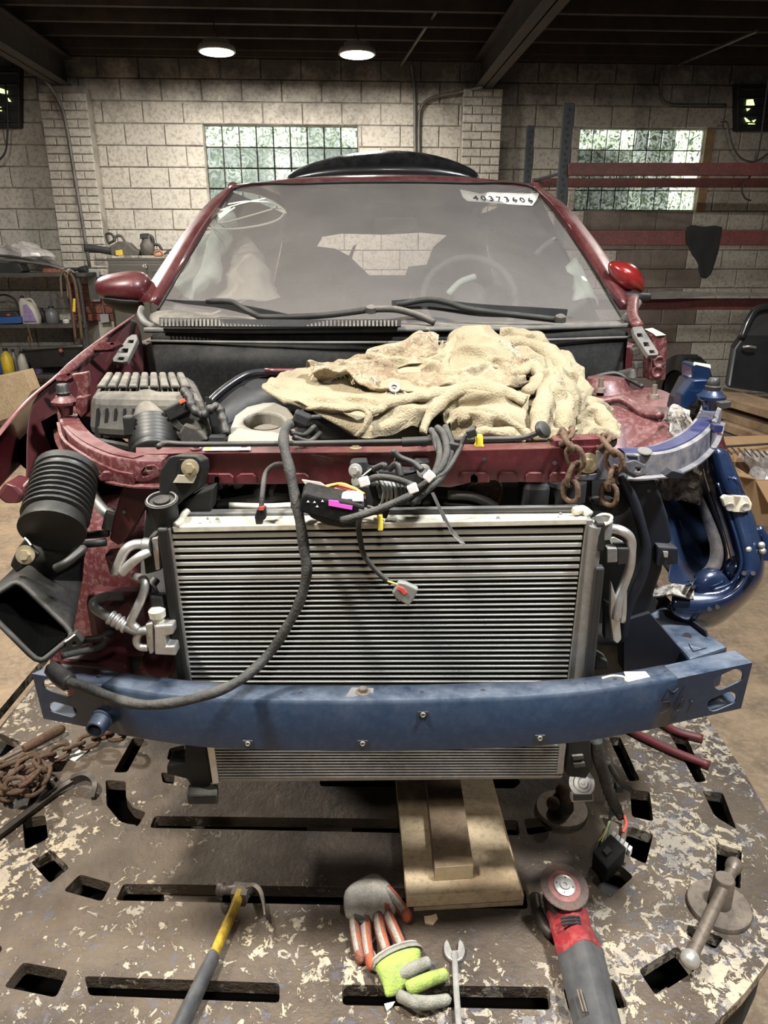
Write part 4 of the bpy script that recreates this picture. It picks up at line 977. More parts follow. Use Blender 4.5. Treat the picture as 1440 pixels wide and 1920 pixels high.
for x, y in ((462, 893), (908, 862), (1040, 868), (560, 893)):
    MB().cyl(P(x, y, YB - .0045), P(x, y, YB + .001), .0038, n=12).done('drain_hole', 'black', bar)
for x, y, m in ((368, 842, 'red_dusty'), (458, 842, 'red_dusty'), (667, 841, 'gold'), (795, 840, 'red_dusty'), (1100, 831, 'red_dusty')):
    bolt(MB(), PZ(x, y, P(x, 842, YB + .025).z), Z, .006, .008).done('rivet', m, bar, smooth='auto')
MB().prism([P(380, 846, YB + .006) + Z * .002, P(470, 845, YB + .006) + Z * .002, P(470, 840, YB + .03) + Z * .003, P(384, 841, YB + .03) + Z * .003], (0, 0, -.001)).done('label_sticker', 'paper', bar)
MB().prism([P(384, 845.5, YB + .008) + Z * .0035, P(396, 845.5, YB + .008) + Z * .0035, P(397, 841, YB + .028) + Z * .0045, P(386, 841, YB + .028) + Z * .0045], (0, 0, -.001)).done('label_mark', 'yellow_clip', bar)
bolt(MB(), P(1103, 868, YB), -Yv, .0105, .012).done('flange_bolt', 'gold', bar, smooth='auto')
MB().prism(PP([(1040, 826), (1128, 822), (1130, 836), (1040, 842)], YB + .012), (0, .03, .002)).done('bar_end_cap', 'red_paint', bar, bevel=.003)
# left brackets: hole plate and knob
lb = MB().prism(PP([(252, 903), (262, 888), (275, 872), (290, 871), (299, 880), (296, 895), (280, 903), (268, 904)], 1.15), (0, .02, -.005), [PP([(266, 889), (274, 886), (278, 891), (268, 894)], 1.15), PP([(274, 877), (284, 876), (286, 881), (276, 882)], 1.15)]).done('lamp_bracket', 'red_dusty', car, bevel=.002)
MB().prism(PP([(182, 897), (192, 885), (205, 884), (222, 893), (214, 902), (186, 902)], 1.17), (0, .02, 0)).done('lamp_bracket', 'red_dusty', car, bevel=.003)
k0 = P(121, 752, 1.49)
MB().lathe(k0, Z, [(-.03, .012), (-.012, .016), (-.006, .026), (.0, .027), (.006, .02), (.012, .016)], 18).done('stop_seat', 'red_dusty', car, smooth='auto')
MB().lathe(k0 + Z * .012, Z, [(0, .013), (.006, .0155), (.010, .013), (.02, .013), (.024, .010)], 16).done('bump_stop', 'rubber', car, smooth='auto')
MB().prism(PP([(142, 745), (165, 742), (163, 775), (152, 785), (140, 770)], 1.47), (0, .02, 0)).done('stop_bracket', 'red_dusty', car, bevel=.003)
# black mount bracket with bolt
br = MB().prism(PP([(317, 857), (328, 854), (366, 855), (378, 864), (380, 880), (372, 915), (343, 936), (330, 950), (300, 955), (283, 947), (279, 936), (297, 926), (301, 880)], 1.135), (0, .05, -.01)).done('radiator_mount', 'plastic', car, bevel=.006, label='black plastic radiator mount')
MB().prism(PP([(335, 862), (362, 861), (371, 868), (372, 890), (366, 902), (326, 905), (334, 885)], 1.1325), (0, .012, 0)).done('mount_recess', 'plastic_matt', br, bevel=.002)
MB().prism(PP([(333, 891), (368, 893), (362, 906), (324, 905)], 1.129), (0, .006, 0)).done('mount_tag', 'alu_cream', br)
bolt(MB(), P(357, 877, 1.131), V((0, -1, .15)), .0085, .011).done('mount_bolt', 'gold', br, smooth='auto')
c0 = P(303, 937, 1.115)
MB().lathe(c0, V((0, -.25, 1)), [(-.05, .022), (-.012, .024), (-.004, .027), (0, .027), (.001, .022), (-.003, .021), (-.003, .014), (.001, .013), (.002, .004)], 28).done('rubber_mount', 'plastic', br, smooth='auto')
MB().lathe(c0 + Z * .001, V((0, -.25, 1)), [(0, .0245), (.0015, .0245), (.0015, .0225), (0, .0225)], 28, cap=False).done('mount_ring', 'aluminium', br)
MB().prism(PP([(275, 955), (330, 948), (372, 925), (400, 915), (395, 960), (330, 985), (290, 1030), (266, 1030), (270, 985)], 1.16), (0, .05, 0)).done('radiator_side', 'plastic', car, bevel=.006)
# ---- right blue tie bar end
prof2 = [(.019, 0), (-.019, 0), (-.023, -.003), (-.026, -.040), (-.036, -.042), (-.036, -.045), (.019, -.045)]
prof2 = [(-a, b) for a, b in prof2]
pathR = [(1165, 845), (1200, 844), (1245, 838), (1290, 817), (1320, 789), (1334, 757)]
MB().sweep([PZ(x, y, ZT) for x, y in pathR], prof2, sm=6).done('blue_bar_end', 'blue_dusty', car, smooth='auto')
MB().sweep([PZ(x, y, ZT + .001) for x, y in pathR], [(-.014, 0), (.014, 0), (.013, .0015), (-.013, .0015)], sm=6).done('blue_bar_top', 'blue_violet', car, smooth='auto')
MB().prism(PP([(1118, 846), (1135, 842), (1165, 850), (1172, 880), (1165, 900), (1085, 902), (1083, 893), (1120, 888)], 1.196), (0, .02, 0)).done('joint_plate', 'blue_dusty', car, bevel=.002)
MB().prism(PP([(1165, 868), (1190, 862), (1212, 872), (1212, 890), (1195, 894), (1178, 885)], 1.16), (0, .018, -.008), [PP([(1192, 877), (1202, 878), (1200, 884), (1191, 883)], 1.16)]).done('lamp_bracket', 'blue_dusty', car, bevel=.002)
MB().prism(PP([(1178, 855), (1195, 856), (1196, 862), (1180, 862)], 1.165), (0, .012, 0)).done('bar_clip', 'blue_black', car)
MB().lathe(P(1209, 846, 1.205), V((0, -.3, 1)), [(0, .013), (.0015, .012), (.001, .007)], 16).done('bar_hole', 'seal', car)
MB().prism(PP([(1245, 892), (1260, 882), (1285, 888), (1280, 896), (1255, 897)], 1.17), (0, .02, 0)).done('lamp_bracket', 'blue_black', car, bevel=.002)
k1 = P(1334, 742, 1.49)
MB().lathe(k1, Z, [(-.03, .014), (-.012, .018), (-.006, .029), (.0, .030), (.006, .022), (.012, .018)], 20).done('stop_seat', 'blue_paint', car, smooth='auto')
MB().lathe(k1 + Z * .012, Z, [(0, .016), (.008, .016), (.01, .013), (.02, .013), (.025, .009)], 16).done('bump_stop', 'rubber', car, smooth='auto')
MB().prism(PP([(1298, 686), (1302, 683), (1333, 690), (1333, 712), (1298, 715)], 1.55), (0, .06, 0)).done('bracket_box', 'blue_paint', car, bevel=.004)
MB().prism([P(1300, 685, 1.55), P(1332, 691, 1.55), P(1331, 687, 1.61), P(1301, 682, 1.61)], (0, 0, .004)).done('bracket_cap', 'cream_tag', car)
MB().prism(PP([(1300, 713), (1330, 712), (1340, 735), (1310, 750), (1285, 770), (1270, 775), (1280, 740)], 1.53), (0, .04, 0)).done('bracket_leg', 'blue_paint', car, bevel=.004)
MB().prism(PP([(1270, 748), (1290, 710), (1300, 712), (1288, 750), (1275, 775), (1265, 770)], 1.56), (0, .05, 0)).done('bracket_web', 'blue_black', car, bevel=.003)
MB().prism(PP([(1351, 756), (1372, 754), (1370, 762), (1352, 766)], 1.42), (0, .02, 0)).done('bracket_ear', 'black', car)
MB().prism(PP([(1340, 798), (1357, 799), (1354, 810), (1338, 812)], 1.38), (0, .02, 0)).done('bracket_ear', 'blue_violet', car)
# ---- right suspension tower, red
MB().grid(G3([[(1080, 728, 1.9), (1130, 732, 1.92), (1180, 728, 1.92), (1225, 722, 1.92), (1268, 742, 1.9)],
              [(1098, 745, 1.75), (1140, 742, 1.76), (1185, 745, 1.74), (1230, 752, 1.7), (1266, 752, 1.7)],
              [(1125, 758, 1.66), (1160, 757, 1.66), (1195, 772, 1.63), (1232, 785, 1.58), (1258, 785, 1.6)],
              [(1132, 775, 1.60), (1165, 775, 1.60), (1205, 795, 1.56), (1238, 798, 1.54), (1256, 800, 1.54)],
              [(1140, 812, 1.55), (1172, 815, 1.55), (1210, 822, 1.52), (1240, 822, 1.5), (1252, 825, 1.5)],
              [(1148, 870, 1.5), (1180, 868, 1.5), (1215, 860, 1.47), (1245, 850, 1.45), (1256, 850, 1.45)]])).done('suspension_tower', 'red_dusty', car, smooth=True, sub=2, solid=.005, label='dusty red suspension tower')
MB().tube([P(1118, 755, 1.655), P(1160, 748, 1.655), P(1185, 760, 1.63), P(1205, 775, 1.6), P(1240, 780, 1.56)], .012, 8, prof=flat).done('tower_bead', 'red_dusty', car, smooth=True)
tc = P(1135, 722, 1.83)
MB().lathe(tc - Z * .02, Z, [(0, .075), (.012, .066), (.026, .052), (.038, .046), (.040, .030)], 28).done('tower_cap', 'red_dusty', car, smooth='auto')
for x, y, Y in ((1126, 726, 1.76), (1226, 738, 1.74)):
    p = P(x, y, Y); MB().lathe(p - Z * .012, Z, [(0, .014), (.01, .012), (.012, .007), (.034, .006)], 12).done('tower_stud', 'iron', car, smooth='auto')
MB().grid(G3([[(1185, 842, 1.40), (1225, 815, 1.44), (1250, 800, 1.48)], [(1190, 870, 1.36), (1235, 845, 1.38), (1262, 828, 1.40)]])).done('tower_strip', 'red_dusty', car, smooth=True, solid=.004)
MB().tube([P(1080, 735, 1.85), P(1105, 712, 1.9), P(1150, 700, 1.92), P(1180, 712, 1.9), P(1205, 725, 1.86)], .006, 6).done('brake_line', 'wire_black', car, smooth=True)
MB().grid(crumple([[(1252, 775, 1.5), (1268, 765, 1.52), (1290, 772, 1.5)], [(1262, 800, 1.47), (1280, 795, 1.5), (1292, 790, 1.46)], [(1268, 830, 1.42), (1280, 825, 1.46), (1288, 812, 1.44)]], .012, 40, 2, 5)).done('weld_seam', 'weld', car, solid=.004)
# ---- blue wheelhouse
ap = G3([[(1312, 846, 1.45), (1326, 905, 1.43), (1346, 960, 1.41), (1364, 1018, 1.38), (1370, 1060, 1.36), (1350, 1085, 1.35), (1312, 1092, 1.34), (1262, 1092, 1.33)],
         [(1324, 842, 1.40), (1342, 902, 1.37), (1362, 957, 1.35), (1380, 1018, 1.32), (1386, 1072, 1.30), (1360, 1105, 1.29), (1312, 1115, 1.29), (1260, 1120, 1.29)],
         [(1345, 840, 1.38), (1368, 905, 1.35), (1390, 965, 1.33), (1408, 1025, 1.30), (1408, 1080, 1.28), (1376, 1120, 1.27), (1325, 1145, 1.27), (1262, 1150, 1.28)],
         [(1362, 846, 1.39), (1388, 912, 1.36), (1411, 972, 1.34), (1428, 1030, 1.32), (1426, 1086, 1.30), (1394, 1128, 1.29), (1342, 1168, 1.29), (1300, 1175, 1.30)],
         [(1366, 852, 1.44), (1392, 915, 1.42), (1415, 975, 1.40), (1431, 1032, 1.38), (1428, 1090, 1.36), (1396, 1132, 1.34), (1345, 1171, 1.34), (1300, 1180, 1.34)]])
apo = MB().grid(dense(ap, 6)).done('wheelhouse', 'blue_paint', car, smooth=True, solid=.004, label='glossy dark blue wheelhouse')
inn = [ap[0]]
for k, (dx, Y) in enumerate(((-26, 1.55), (-50, 1.66))):
    inn.append([P(proj(p)[0] + dx * (1 if i < 5 else .6) , proj(p)[1] - (6 if i < 5 else 26 + 14 * k), Y) for i, p in enumerate(ap[0])])
MB().grid(inn).done('wheelhouse_inner', 'blue_black', apo, smooth=True, sub=1, solid=.004)
MB().grid(dense(G3([[(1300, 930, 1.47), (1318, 975, 1.45), (1332, 1025, 1.43), (1326, 1058, 1.41), (1300, 1080, 1.39), (1262, 1094, 1.36)], [(1316, 928, 1.455), (1338, 975, 1.43), (1356, 1028, 1.40), (1350, 1068, 1.385), (1312, 1090, 1.365), (1262, 1104, 1.345)]]), 6)).done('wheelhouse_flange', 'blue_dusty', apo, smooth=True, solid=.004)
MB().tube([P(1345, 905, 1.362), P(1364, 958, 1.342), P(1383, 1018, 1.312), P(1389, 1060, 1.295), P(1372, 1092, 1.287), P(1335, 1108, 1.283)], .0035, 8).done('press_line', 'blue_paint', apo, smooth=True)
MB().grid(G3([[(1215, 925, 1.5), (1240, 920, 1.5), (1275, 930, 1.55), (1310, 920, 1.55)], [(1240, 965, 1.42), (1262, 965, 1.43), (1290, 975, 1.55), (1325, 980, 1.55)], [(1255, 1010, 1.38), (1275, 1015, 1.42), (1300, 1030, 1.52), (1345, 1030, 1.5)], [(1262, 1050, 1.36), (1290, 1060, 1.40), (1320, 1060, 1.46), (1362, 1060, 1.42)], [(1240, 1100, 1.32), (1290, 1095, 1.34), (1330, 1090, 1.38), (1362, 1085, 1.38)]])).done('wheelhouse_skin', 'blue_paint', apo, smooth=True, sub=2, solid=.004)
MB().grid(crumple([[(1212, 895, 1.42), (1250, 892, 1.45), (1295, 872, 1.43), (1330, 850, 1.42)], [(1225, 918, 1.42), (1262, 912, 1.46), (1300, 905, 1.45), (1322, 900, 1.44)], [(1232, 940, 1.42), (1258, 938, 1.45), (1285, 945, 1.48), (1318, 945, 1.46)]], .016, 38, 6, 6)).done('weld_seam', 'weld', apo, solid=.004)
MB().prism(PP([(1352, 935), (1358, 930), (1404, 932), (1411, 945), (1408, 958), (1398, 961), (1372, 960), (1358, 950)], 1.325), (0, .01, 0)).done('primer_pad', 'cream_tag', apo, bevel=.003)
for x, y in ((1368, 950), (1397, 950)): MB().lathe(P(x, y, 1.325), -Yv, [(0, .009), (.003, .008), (.001, .004)], 12).done('pad_nut', 'aluminium', apo, smooth='auto')
MB().lathe(P(1342, 1110, 1.288), V((.1, -1, .1)), [(-.03, .042), (-.012, .038), (-.004, .026), (-.003, .012)], 24).done('wheelhouse_boss', 'blue_paint', apo, smooth=True)
MB().lathe(P(1398, 1075, 1.302), V((.3, -1, .1)), [(-.03, .03), (-.012, .026), (-.005, .016), (-.004, .006)], 20).done('wheelhouse_boss', 'blue_paint', apo, smooth=True)
for x, y in ((1297, 1085), (1300, 1100), (1330, 1142), (1395, 1075), (1412, 1075), (1345, 1138)): MB().cyl(P(x, y, 1.262), P(x, y, 1.30), .0045, n=10).done('drain_hole', 'black', apo)
MB().tube([P(1420, 990, 1.345), P(1432, 1010, 1.34), P(1436, 1030, 1.335), P(1433, 1050, 1.33)], .010, 8).done('wheelhouse_lug', 'blue_paint', apo, smooth=True)
for x, y in ((1428, 1022), (1403, 1030), (1430, 1033)): MB().sphere(P(x, y, 1.30), .007, 10).done('stud_nut', 'aluminium', apo, smooth=True)
MB().tube([P(1366, 897, 1.335), P(1380, 900, 1.325), P(1392, 925, 1.32)], .004, 8).done('press_line', 'blue_paint', apo, smooth=True)
MB().prism(PP([(1330, 812), (1352, 810), (1364, 842), (1345, 846)], 1.5), (0, .02, 0)).done('red_stub', 'red_dusty', apo)
MB().grid(G3([[(1225, 1105, 1.3), (1262, 1095, 1.29), (1300, 1100, 1.29)], [(1225, 1120, 1.27), (1262, 1115, 1.26), (1300, 1125, 1.27)]])).done('apron_ledge', 'weld', apo, solid=.004)
# ---- black curved side support
sup = [(1158, 884), (1178, 918), (1195, 958), (1209, 1000), (1214, 1040), (1205, 1080), (1188, 1118), (1172, 1155), (1166, 1200), (1172, 1250), (1232, 1262), (1222, 1200), (1216, 1150), (1228, 1110), (1242, 1072), (1248, 1035), (1262, 1012), (1254, 970), (1240, 930), (1228, 898), (1205, 884)]
MB().prism(PP(sup, 1.20), (.004, .035, 0), ).done('side_support', 'blue_black', car, bevel=.008, seg=3, label='black curved radiator side support')
MB().tube([P(1164, 890, 1.192), P(1190, 945, 1.19), P(1206, 1000, 1.187), P(1212, 1040, 1.186), P(1202, 1085, 1.186), P(1178, 1140, 1.186), P(1166, 1200, 1.186)], .009, 8).done('support_rib', 'blue_black', car, smooth=True)
MB().prism(PP([(1234, 1025), (1272, 1028), (1272, 1058), (1232, 1062)], 1.18), (0, .03, 0)).done('support_tab', 'blue_black', car, bevel=.003)
MB().prism(PP([(1244, 1035), (1253, 1035), (1252, 1045), (1246, 1045)], 1.176), (0, .006, 0)).done('tab_nut', 'aluminium', car)
MB().cyl(P(1216, 920, 1.198), P(1216, 920, 1.203), .0035, n=10).done('support_hole', 'black', car)
# ---- right blue rail
ZR = .888
rail = MB().hexa([PZ(1218, 1150, ZR) - Z * .11, PZ(1243, 1133, ZR) - Z * .11, PZ(1366, 1212, ZR) - Z * .09, PZ(1294, 1236, ZR) - Z * .09], [PZ(1218, 1150, ZR), PZ(1243, 1133, ZR), PZ(1366, 1212, ZR), PZ(1294, 1236, ZR)]).done('front_rail', 'blue_beam', car, bevel=.006, label='blue front rail')
MB().prism([PZ(1228, 1122, ZR + .002), PZ(1325, 1194, ZR + .002), PZ(1322, 1183, ZR + .012), PZ(1230, 1112, ZR + .012)], (.006, .006, 0)).done('rail_flange', 'blue_black', rail, bevel=.001)
MB().cyl(PZ(1288, 1194, ZR + .001), PZ(1288, 1194, ZR - .003), .0085, n=16).done('rail_hole', 'black', rail)
MB().prism([PZ(1291, 1207, ZR + .001), PZ(1308, 1202, ZR + .001), PZ(1325, 1215, ZR + .001), PZ(1300, 1222, ZR + .001)], (0, 0, .0015)).done('rail_patch', 'blue_beam', rail)
MB().prism(PP([(1170, 1165), (1218, 1150), (1290, 1234), (1230, 1262), (1170, 1262)], 1.19), (0, .04, 0)).done('rail_side', 'blue_black', rail)
# left red rail and inner panels
MB().hexa([PZ(112, 1238, .87) - Z * .1, PZ(165, 1200, .87) - Z * .1, PZ(235, 1185, .87) - Z * .1, PZ(240, 1248, .87) - Z * .1], [PZ(112, 1238, .88), PZ(165, 1200, .88), PZ(235, 1185, .88), PZ(240, 1248, .88)]).done('front_rail', 'red_dark', car, bevel=.008, label='dark red front rail behind the beam')
MB().grid(G3([[(140, 940, 1.42), (175, 930, 1.40), (230, 920, 1.38), (285, 930, 1.32)], [(130, 1000, 1.38), (165, 985, 1.32), (205, 1000, 1.30), (270, 1010, 1.28)], [(120, 1060, 1.34), (160, 1060, 1.30), (200, 1070, 1.28), (265, 1080, 1.26)], [(100, 1130, 1.30), (150, 1130, 1.30), (200, 1140, 1.28), (270, 1150, 1.26)], [(90, 1220, 1.28), (150, 1210, 1.28), (210, 1220, 1.26), (330, 1225, 1.24)], [(90, 1290, 1.26), (150, 1290, 1.26), (210, 1300, 1.26), (330, 1300, 1.24)]])).done('inner_panel', 'red_dusty', car, smooth=True, sub=2, solid=.004)
MB().prism(PP([(228, 915), (292, 902), (298, 920), (276, 948), (255, 985), (238, 1010), (222, 1024), (204, 1012), (212, 970)], 1.19), (0, .02, 0)).done('side_support', 'red_dark', car, bevel=.004)
MB().cyl(P(233, 960, 1.186), P(233, 960, 1.195), .0035, n=10).done('support_hole', 'black', car)
MB().prism(PP([(195, 1040), (235, 1035), (235, 1075), (205, 1080)], 1.2), (0, .03, 0)).done('panel_bracket', 'red_dusty', car, bevel=.004)
MB().box(P(230, 1165, 1.24), (.12, .06, .14)).done('horn_box', 'red_dark', car, bevel=.02)
MB().lathe(P(300, 1240, 1.2), V((0, -1, .2)), [(-.03, .03), (.0, .034), (.012, .028), (.014, .01)], 20).done('rail_end', 'red_dark', car, smooth='auto')
MB().tube([P(172, 892, 1.26), P(169, 915, 1.25), (P(183, 943, 1.24)), P(203, 966, 1.23), P(212, 985, 1.23)], .0105, 10).done('washer_pipe', 'aluminium', car, smooth=True)
MB().box(P(208, 975, 1.225), (.022, .022, .04), Matrix.Rotation(.35, 4, 'Y')).done('pipe_joint', 'alu_grey', car, bevel=.003)
MB().tube([P(140, 1005, 1.2), P(170, 1003, 1.19), P(202, 1000, 1.18)], .007, 8).done('loom', 'tape', car, smooth=True)
MB().tube([P(155, 1020, 1.16), P(180, 1018, 1.16), P(198, 1016, 1.17)], .008, 8).done('loom', 'wire_black', car, smooth=True)
MB().tube([P(105, 1190, 1.1), P(130, 1210, 1.12), P(160, 1200, 1.14), P(190, 1195, 1.15), P(215, 1180, 1.16)], .007, 8).done('loom', 'wire_black', car, smooth=True)
MB().tube([P(115, 1230, 1.08), P(150, 1222, 1.10), P(190, 1212, 1.12), P(200, 1195, 1.13)], .006, 8).done('loom', 'tape', car, smooth=True)
# ---- blue crash beam across the front
def lerp_poly(pl, x):
    for a, b in zip(pl, pl[1:]):
        if a[0] <= x <= b[0] or b is pl[-1]: return a[1] + (b[1] - a[1]) * (x - a[0]) / (b[0] - a[0])
    return pl[0][1]
FT = [(60, 1262), (120, 1274), (187, 1286), (300, 1306), (400, 1314), (520, 1317), (650, 1318), (800, 1316), (1000, 1309), (1100, 1300), (1234, 1280), (1320, 1262), (1411, 1241)]
FB = [(83, 1346), (120, 1355), (160, 1362), (260, 1382), (350, 1396), (400, 1401), (520, 1405), (650, 1407), (800, 1406), (1000, 1398), (1100, 1388), (1234, 1363), (1320, 1344), (1393, 1326)]
BT = [(104, 1242), (180, 1254), (267, 1268), (370, 1279), (480, 1286), (650, 1287), (800, 1285), (1000, 1279), (1100, 1272), (1220, 1253), (1300, 1236), (1376, 1218)]
def beamY(px): return 1.02 + .08 * ((px - 735) / 675) ** 2
def smooth_y(pl, x): return (lerp_poly(pl, x) * 2 + lerp_poly(pl, max(pl[0][0], x - 25)) + lerp_poly(pl, min(pl[-1][0], x + 25))) / 4
xs = [190 + i * (1270 - 190) / 30 for i in range(31)]
def ft(x): return P(x, smooth_y(FT, x), beamY(x))
def fb(x):                              # foot of the front face under ft(x)
    t = ft(x); lo, hi = 1300., 1430.
    k = 735 + (x - 735) * .968
    return P(k, smooth_y(FB, max(83, min(1393, k))), beamY(x))
def bt(x):
    k = 740 + (x - 735) * .942
    return P(k, smooth_y(BT, max(104, min(1376, k))), beamY(x) + .052)
bm = MB().grid([[bt(x) for x in xs], [ft(x).lerp(bt(x), .06) + Z * .002 for x in xs], [ft(x).lerp(fb(x), .04) - Yv * .001 for x in xs], [fb(x) for x in xs], [fb(x) + V((0, .05, .004)) for x in xs]])
beam = bm.done('crash_beam', 'blue_beam', car, smooth='auto', solid=.003, angle=50, label='blue steel crash beam')
def stad(a, b, h, n=7):                # rounded slot in pixels
    dx, dy = b[0] - a[0], b[1] - a[1]; l = sqrt(dx * dx + dy * dy); ux, uy = dx / l, dy / l; out = []
    for c, s in ((b, 1), (a, -1)):
        for i in range(n):
            t = -pi / 2 + pi * i / (n - 1)
            out.append((c[0] + s * (ux * cos(t) - uy * sin(t)) * h, c[1] + s * (uy * cos(t) + ux * sin(t)) * h))
    return out
def beam_end(x0, x1, sl, nm):
    qa, qb = (ft(x0), fb(x0)), (ft(x1), fb(x1))
    o0 = qa[0]; n = (qb[0] - qa[0]).cross(qa[1] - qa[0]).normalized()
    def onp(px, py):
        d = ray(px, py); o = V((0, 0, CH)); return o + d * ((o0 - o).dot(n) / d.dot(n))
    q = [qa[0], qb[0], qb[1], qa[1]]
    q = [p - n * (p - o0).dot(n) for p in q]
    bk = V((0, .003, 0))
    e = MB().prism(q, bk, [[onp(*p) for p in s] for s in sl]).done('beam_end_face', 'blue_beam', beam)
    MB().prism([qa[0], qb[0], bt(x1), bt(x0)], (0, 0, -.003)).done('beam_end_top', 'blue_beam', beam)
    MB().prism([qa[1], qb[1], qb[1] + V((0, .05, .003)), qa[1] + V((0, .05, .003))], (0, 0, .003)).done('beam_end_bottom', 'blue_beam', beam)
beam_end(60, 190, [stad((92, 1283), (128, 1297), 11), stad((102, 1326), (134, 1335), 10)], 'l')
beam_end(1270, 1411, [stad((1350, 1281), (1380, 1267), 13), stad((1338, 1322), (1369, 1309), 12)], 'r')
# back plate of the beam, stops short of the open ends
MB().grid([[bt(x) for x in xs[1:-1]], [bt(x) - Z * .09 for x in xs[1:-1]]]).done('beam_back', 'blue_black', beam, solid=.003)
p = P(190, 1350, beamY(190)); ax_ = V((-.12, -1, -.12)).normalized()
MB().lathe(p - ax_ * .01, ax_, [(0, .021), (.010, .021), (.012, .0185), (.034, .0175), (.036, .016), (.036, .013), (.006, .0125)], 24).done('tow_socket', 'blue_beam', beam, smooth='auto')
MB().cyl(p - ax_ * .008, p + ax_ * .002, .0128, n=16).done('socket_bore', 'black', beam)
for x, y in ((465, 1392), (680, 1392), (1012, 1382), (793, 1338)):
    q = P(x, y, beamY(x) - .001)
    nut = MB().box(q, (.018, .005, .010)).done('clip_nut', 'black', beam, bevel=.001)
    MB().lathe(q - Yv * .002, -Yv, [(0, .0045), (.003, .004), (.002, .002)], 10).done('nut_thread', 'conn_grey', nut)
def top_pt(x, k): return ft(x).lerp(bt(x), k)
for x, k in ((165, .55), (300, .5), (556, .5), (790, .5), (908, .5), (1108, .5), (1165, .55), (1262, .5)):
    c = top_pt(x, k); MB().cyl(c - Z * .002, c + Z * .0026, .0042, n=12).done('beam_hole', 'black', beam)
c = top_pt(676, .55)
MB().prism([c + V((-.03, -.014, .002)), c + V((.018, -.014, .002)), c + V((.018, .012, .002)), c + V((-.02, .014, .002))], (0, 0, .001)).done('bare_patch', 'alu_grey', beam)
bolt(MB(), c + Z * .002, Z, .0075, .009).done('beam_bolt', 'iron', beam, smooth='auto')
c = top_pt(1205, .5)
MB().prism([c + V((-.022, -.018, .002)), c + V((.024, -.016, .004)), c + V((.020, .014, .004)), c + V((-.018, .016, .002))], (0, 0, .001)).done('bare_patch', 'alu_cream', beam)
MB().tube([top_pt(1142, .75) + Z * .003, top_pt(1165, .8) + Z * .003, top_pt(1182, .6) + Z * .003, top_pt(1180, .3) + Z * .003], .0022, 6).done('wax_mark', 'alu_cream', beam)
def bf(x, y): return P(x, y, beamY(x) - .0015)
MB().tube([bf(1252, 1292), bf(1247, 1305), bf(1243, 1316), bf(1254, 1315), bf(1256, 1325), bf(1249, 1333), bf(1238, 1338)], .0011, 5, sm=3).done('marker_digit', 'marker', beam)
MB().tube([bf(1252, 1292), bf(1262, 1298), bf(1272, 1290)], .0010, 5, sm=3).done('marker_digit', 'marker', beam)
MB().tube([bf(1287, 1290), bf(1276, 1306), bf(1267, 1324), bf(1268, 1333), bf(1277, 1328), bf(1283, 1314), bf(1278, 1311), bf(1268, 1325)], .0011, 5, sm=3).done('marker_digit', 'marker', beam)
MB().cyl(bf(1298, 1318) + Yv * .004, bf(1298, 1318) - Yv * .0005, .003, n=10).done('beam_hole', 'black', beam)
# ---- condenser and radiator
def cond(px_f, py):                    # point on the condenser plane: px_f 0..1 left to right edge at that height
    f = (py - 990) / (1283 - 990); l = 319 + f * 40; r = 1096 - f * 33
    return P(l + (r - l) * px_f, py + (1 - f) * (-12 * px_f), 1.108 + .024 * f)
cdn = MB().prism([cond(-.01, 992), cond(1.01, 992), cond(1.0, 1310), cond(0, 1310)], (0, .012, 0)).done('condenser', 'fins', car, label='aluminium condenser with flat tubes')
def ctube(py, h, m='tube_alu', dy=.006):
    a, b, c, d = cond(.003, py - h), cond(.997, py - h), cond(.997, py + h), cond(.003, py + h)
    q = V((0, -dy, 0))
    mb = MB().hexa([a, b, c, d], [a + q, b + q, c + q, d + q])
    return mb.done('tube', m, cdn, bevel=.0012)
for i in range(7): ctube(1004 + i * 12.9, 4.0 - .13 * i)
y = 1089.5
while y < 1300: ctube(y, 1.6); y += 9.3
# side frame left, receiver right
def edge(f0, dx0, dx1, Y0, py0=992, py1=1290, dep=.03):
    a = [P(proj(cond(f0, py0))[0] + dx0, py0, Y0), P(proj(cond(f0, py0))[0] + dx1, py0, Y0), P(proj(cond(f0, py1))[0] + dx1, py1, Y0 + .024), P(proj(cond(f0, py1))[0] + dx0, py1, Y0 + .024)]
    return MB().prism(a, (0, dep, 0))
edge(0, -6, 1, 1.10).done('condenser_header', 'alu_grey', cdn, bevel=.002)
edge(0, -26, -7, 1.095).done('radiator_frame', 'plastic', cdn, bevel=.004)
edge(1, 1, 14, 1.10, 975).done('condenser_header', 'alu_grey', cdn, bevel=.002)
a, b = P(1117, 985, 1.10), P(1086, 1290, 1.125)
MB().cyl(a, b, .0115, n=14).done('receiver_dryer', 'alu_grey', cdn, smooth='auto')
MB().prism([P(1118, 1065, 1.085), P(1135, 1065, 1.09), P(1112, 1292, 1.11), P(1094, 1292, 1.108)], (0, .02, 0)).done('foam_strip', 'black', cdn, bevel=.004)
MB().prism([P(1120, 980, 1.09), P(1135, 980, 1.092), P(1133, 1035, 1.092), P(1122, 1035, 1.09)], (0, .02, 0)).done('foam_strip', 'plastic', cdn, bevel=.003)
MB().tube([P(1112, 975, 1.14), P(1128, 965, 1.15), P(1146, 968, 1.14), P(1142, 980, 1.11), P(1128, 984, 1.10), P(1113, 978, 1.12)], .003, 6, closed=True).done('hose_clamp', 'alu_cream', cdn, smooth=True)
MB().lathe(P(1128, 985, 1.125), Z, [(-.02, .018), (.01, .018), (.012, .015), (.0, .014)], 18).done('radiator_neck', 'alu_grey', cdn, smooth='auto')
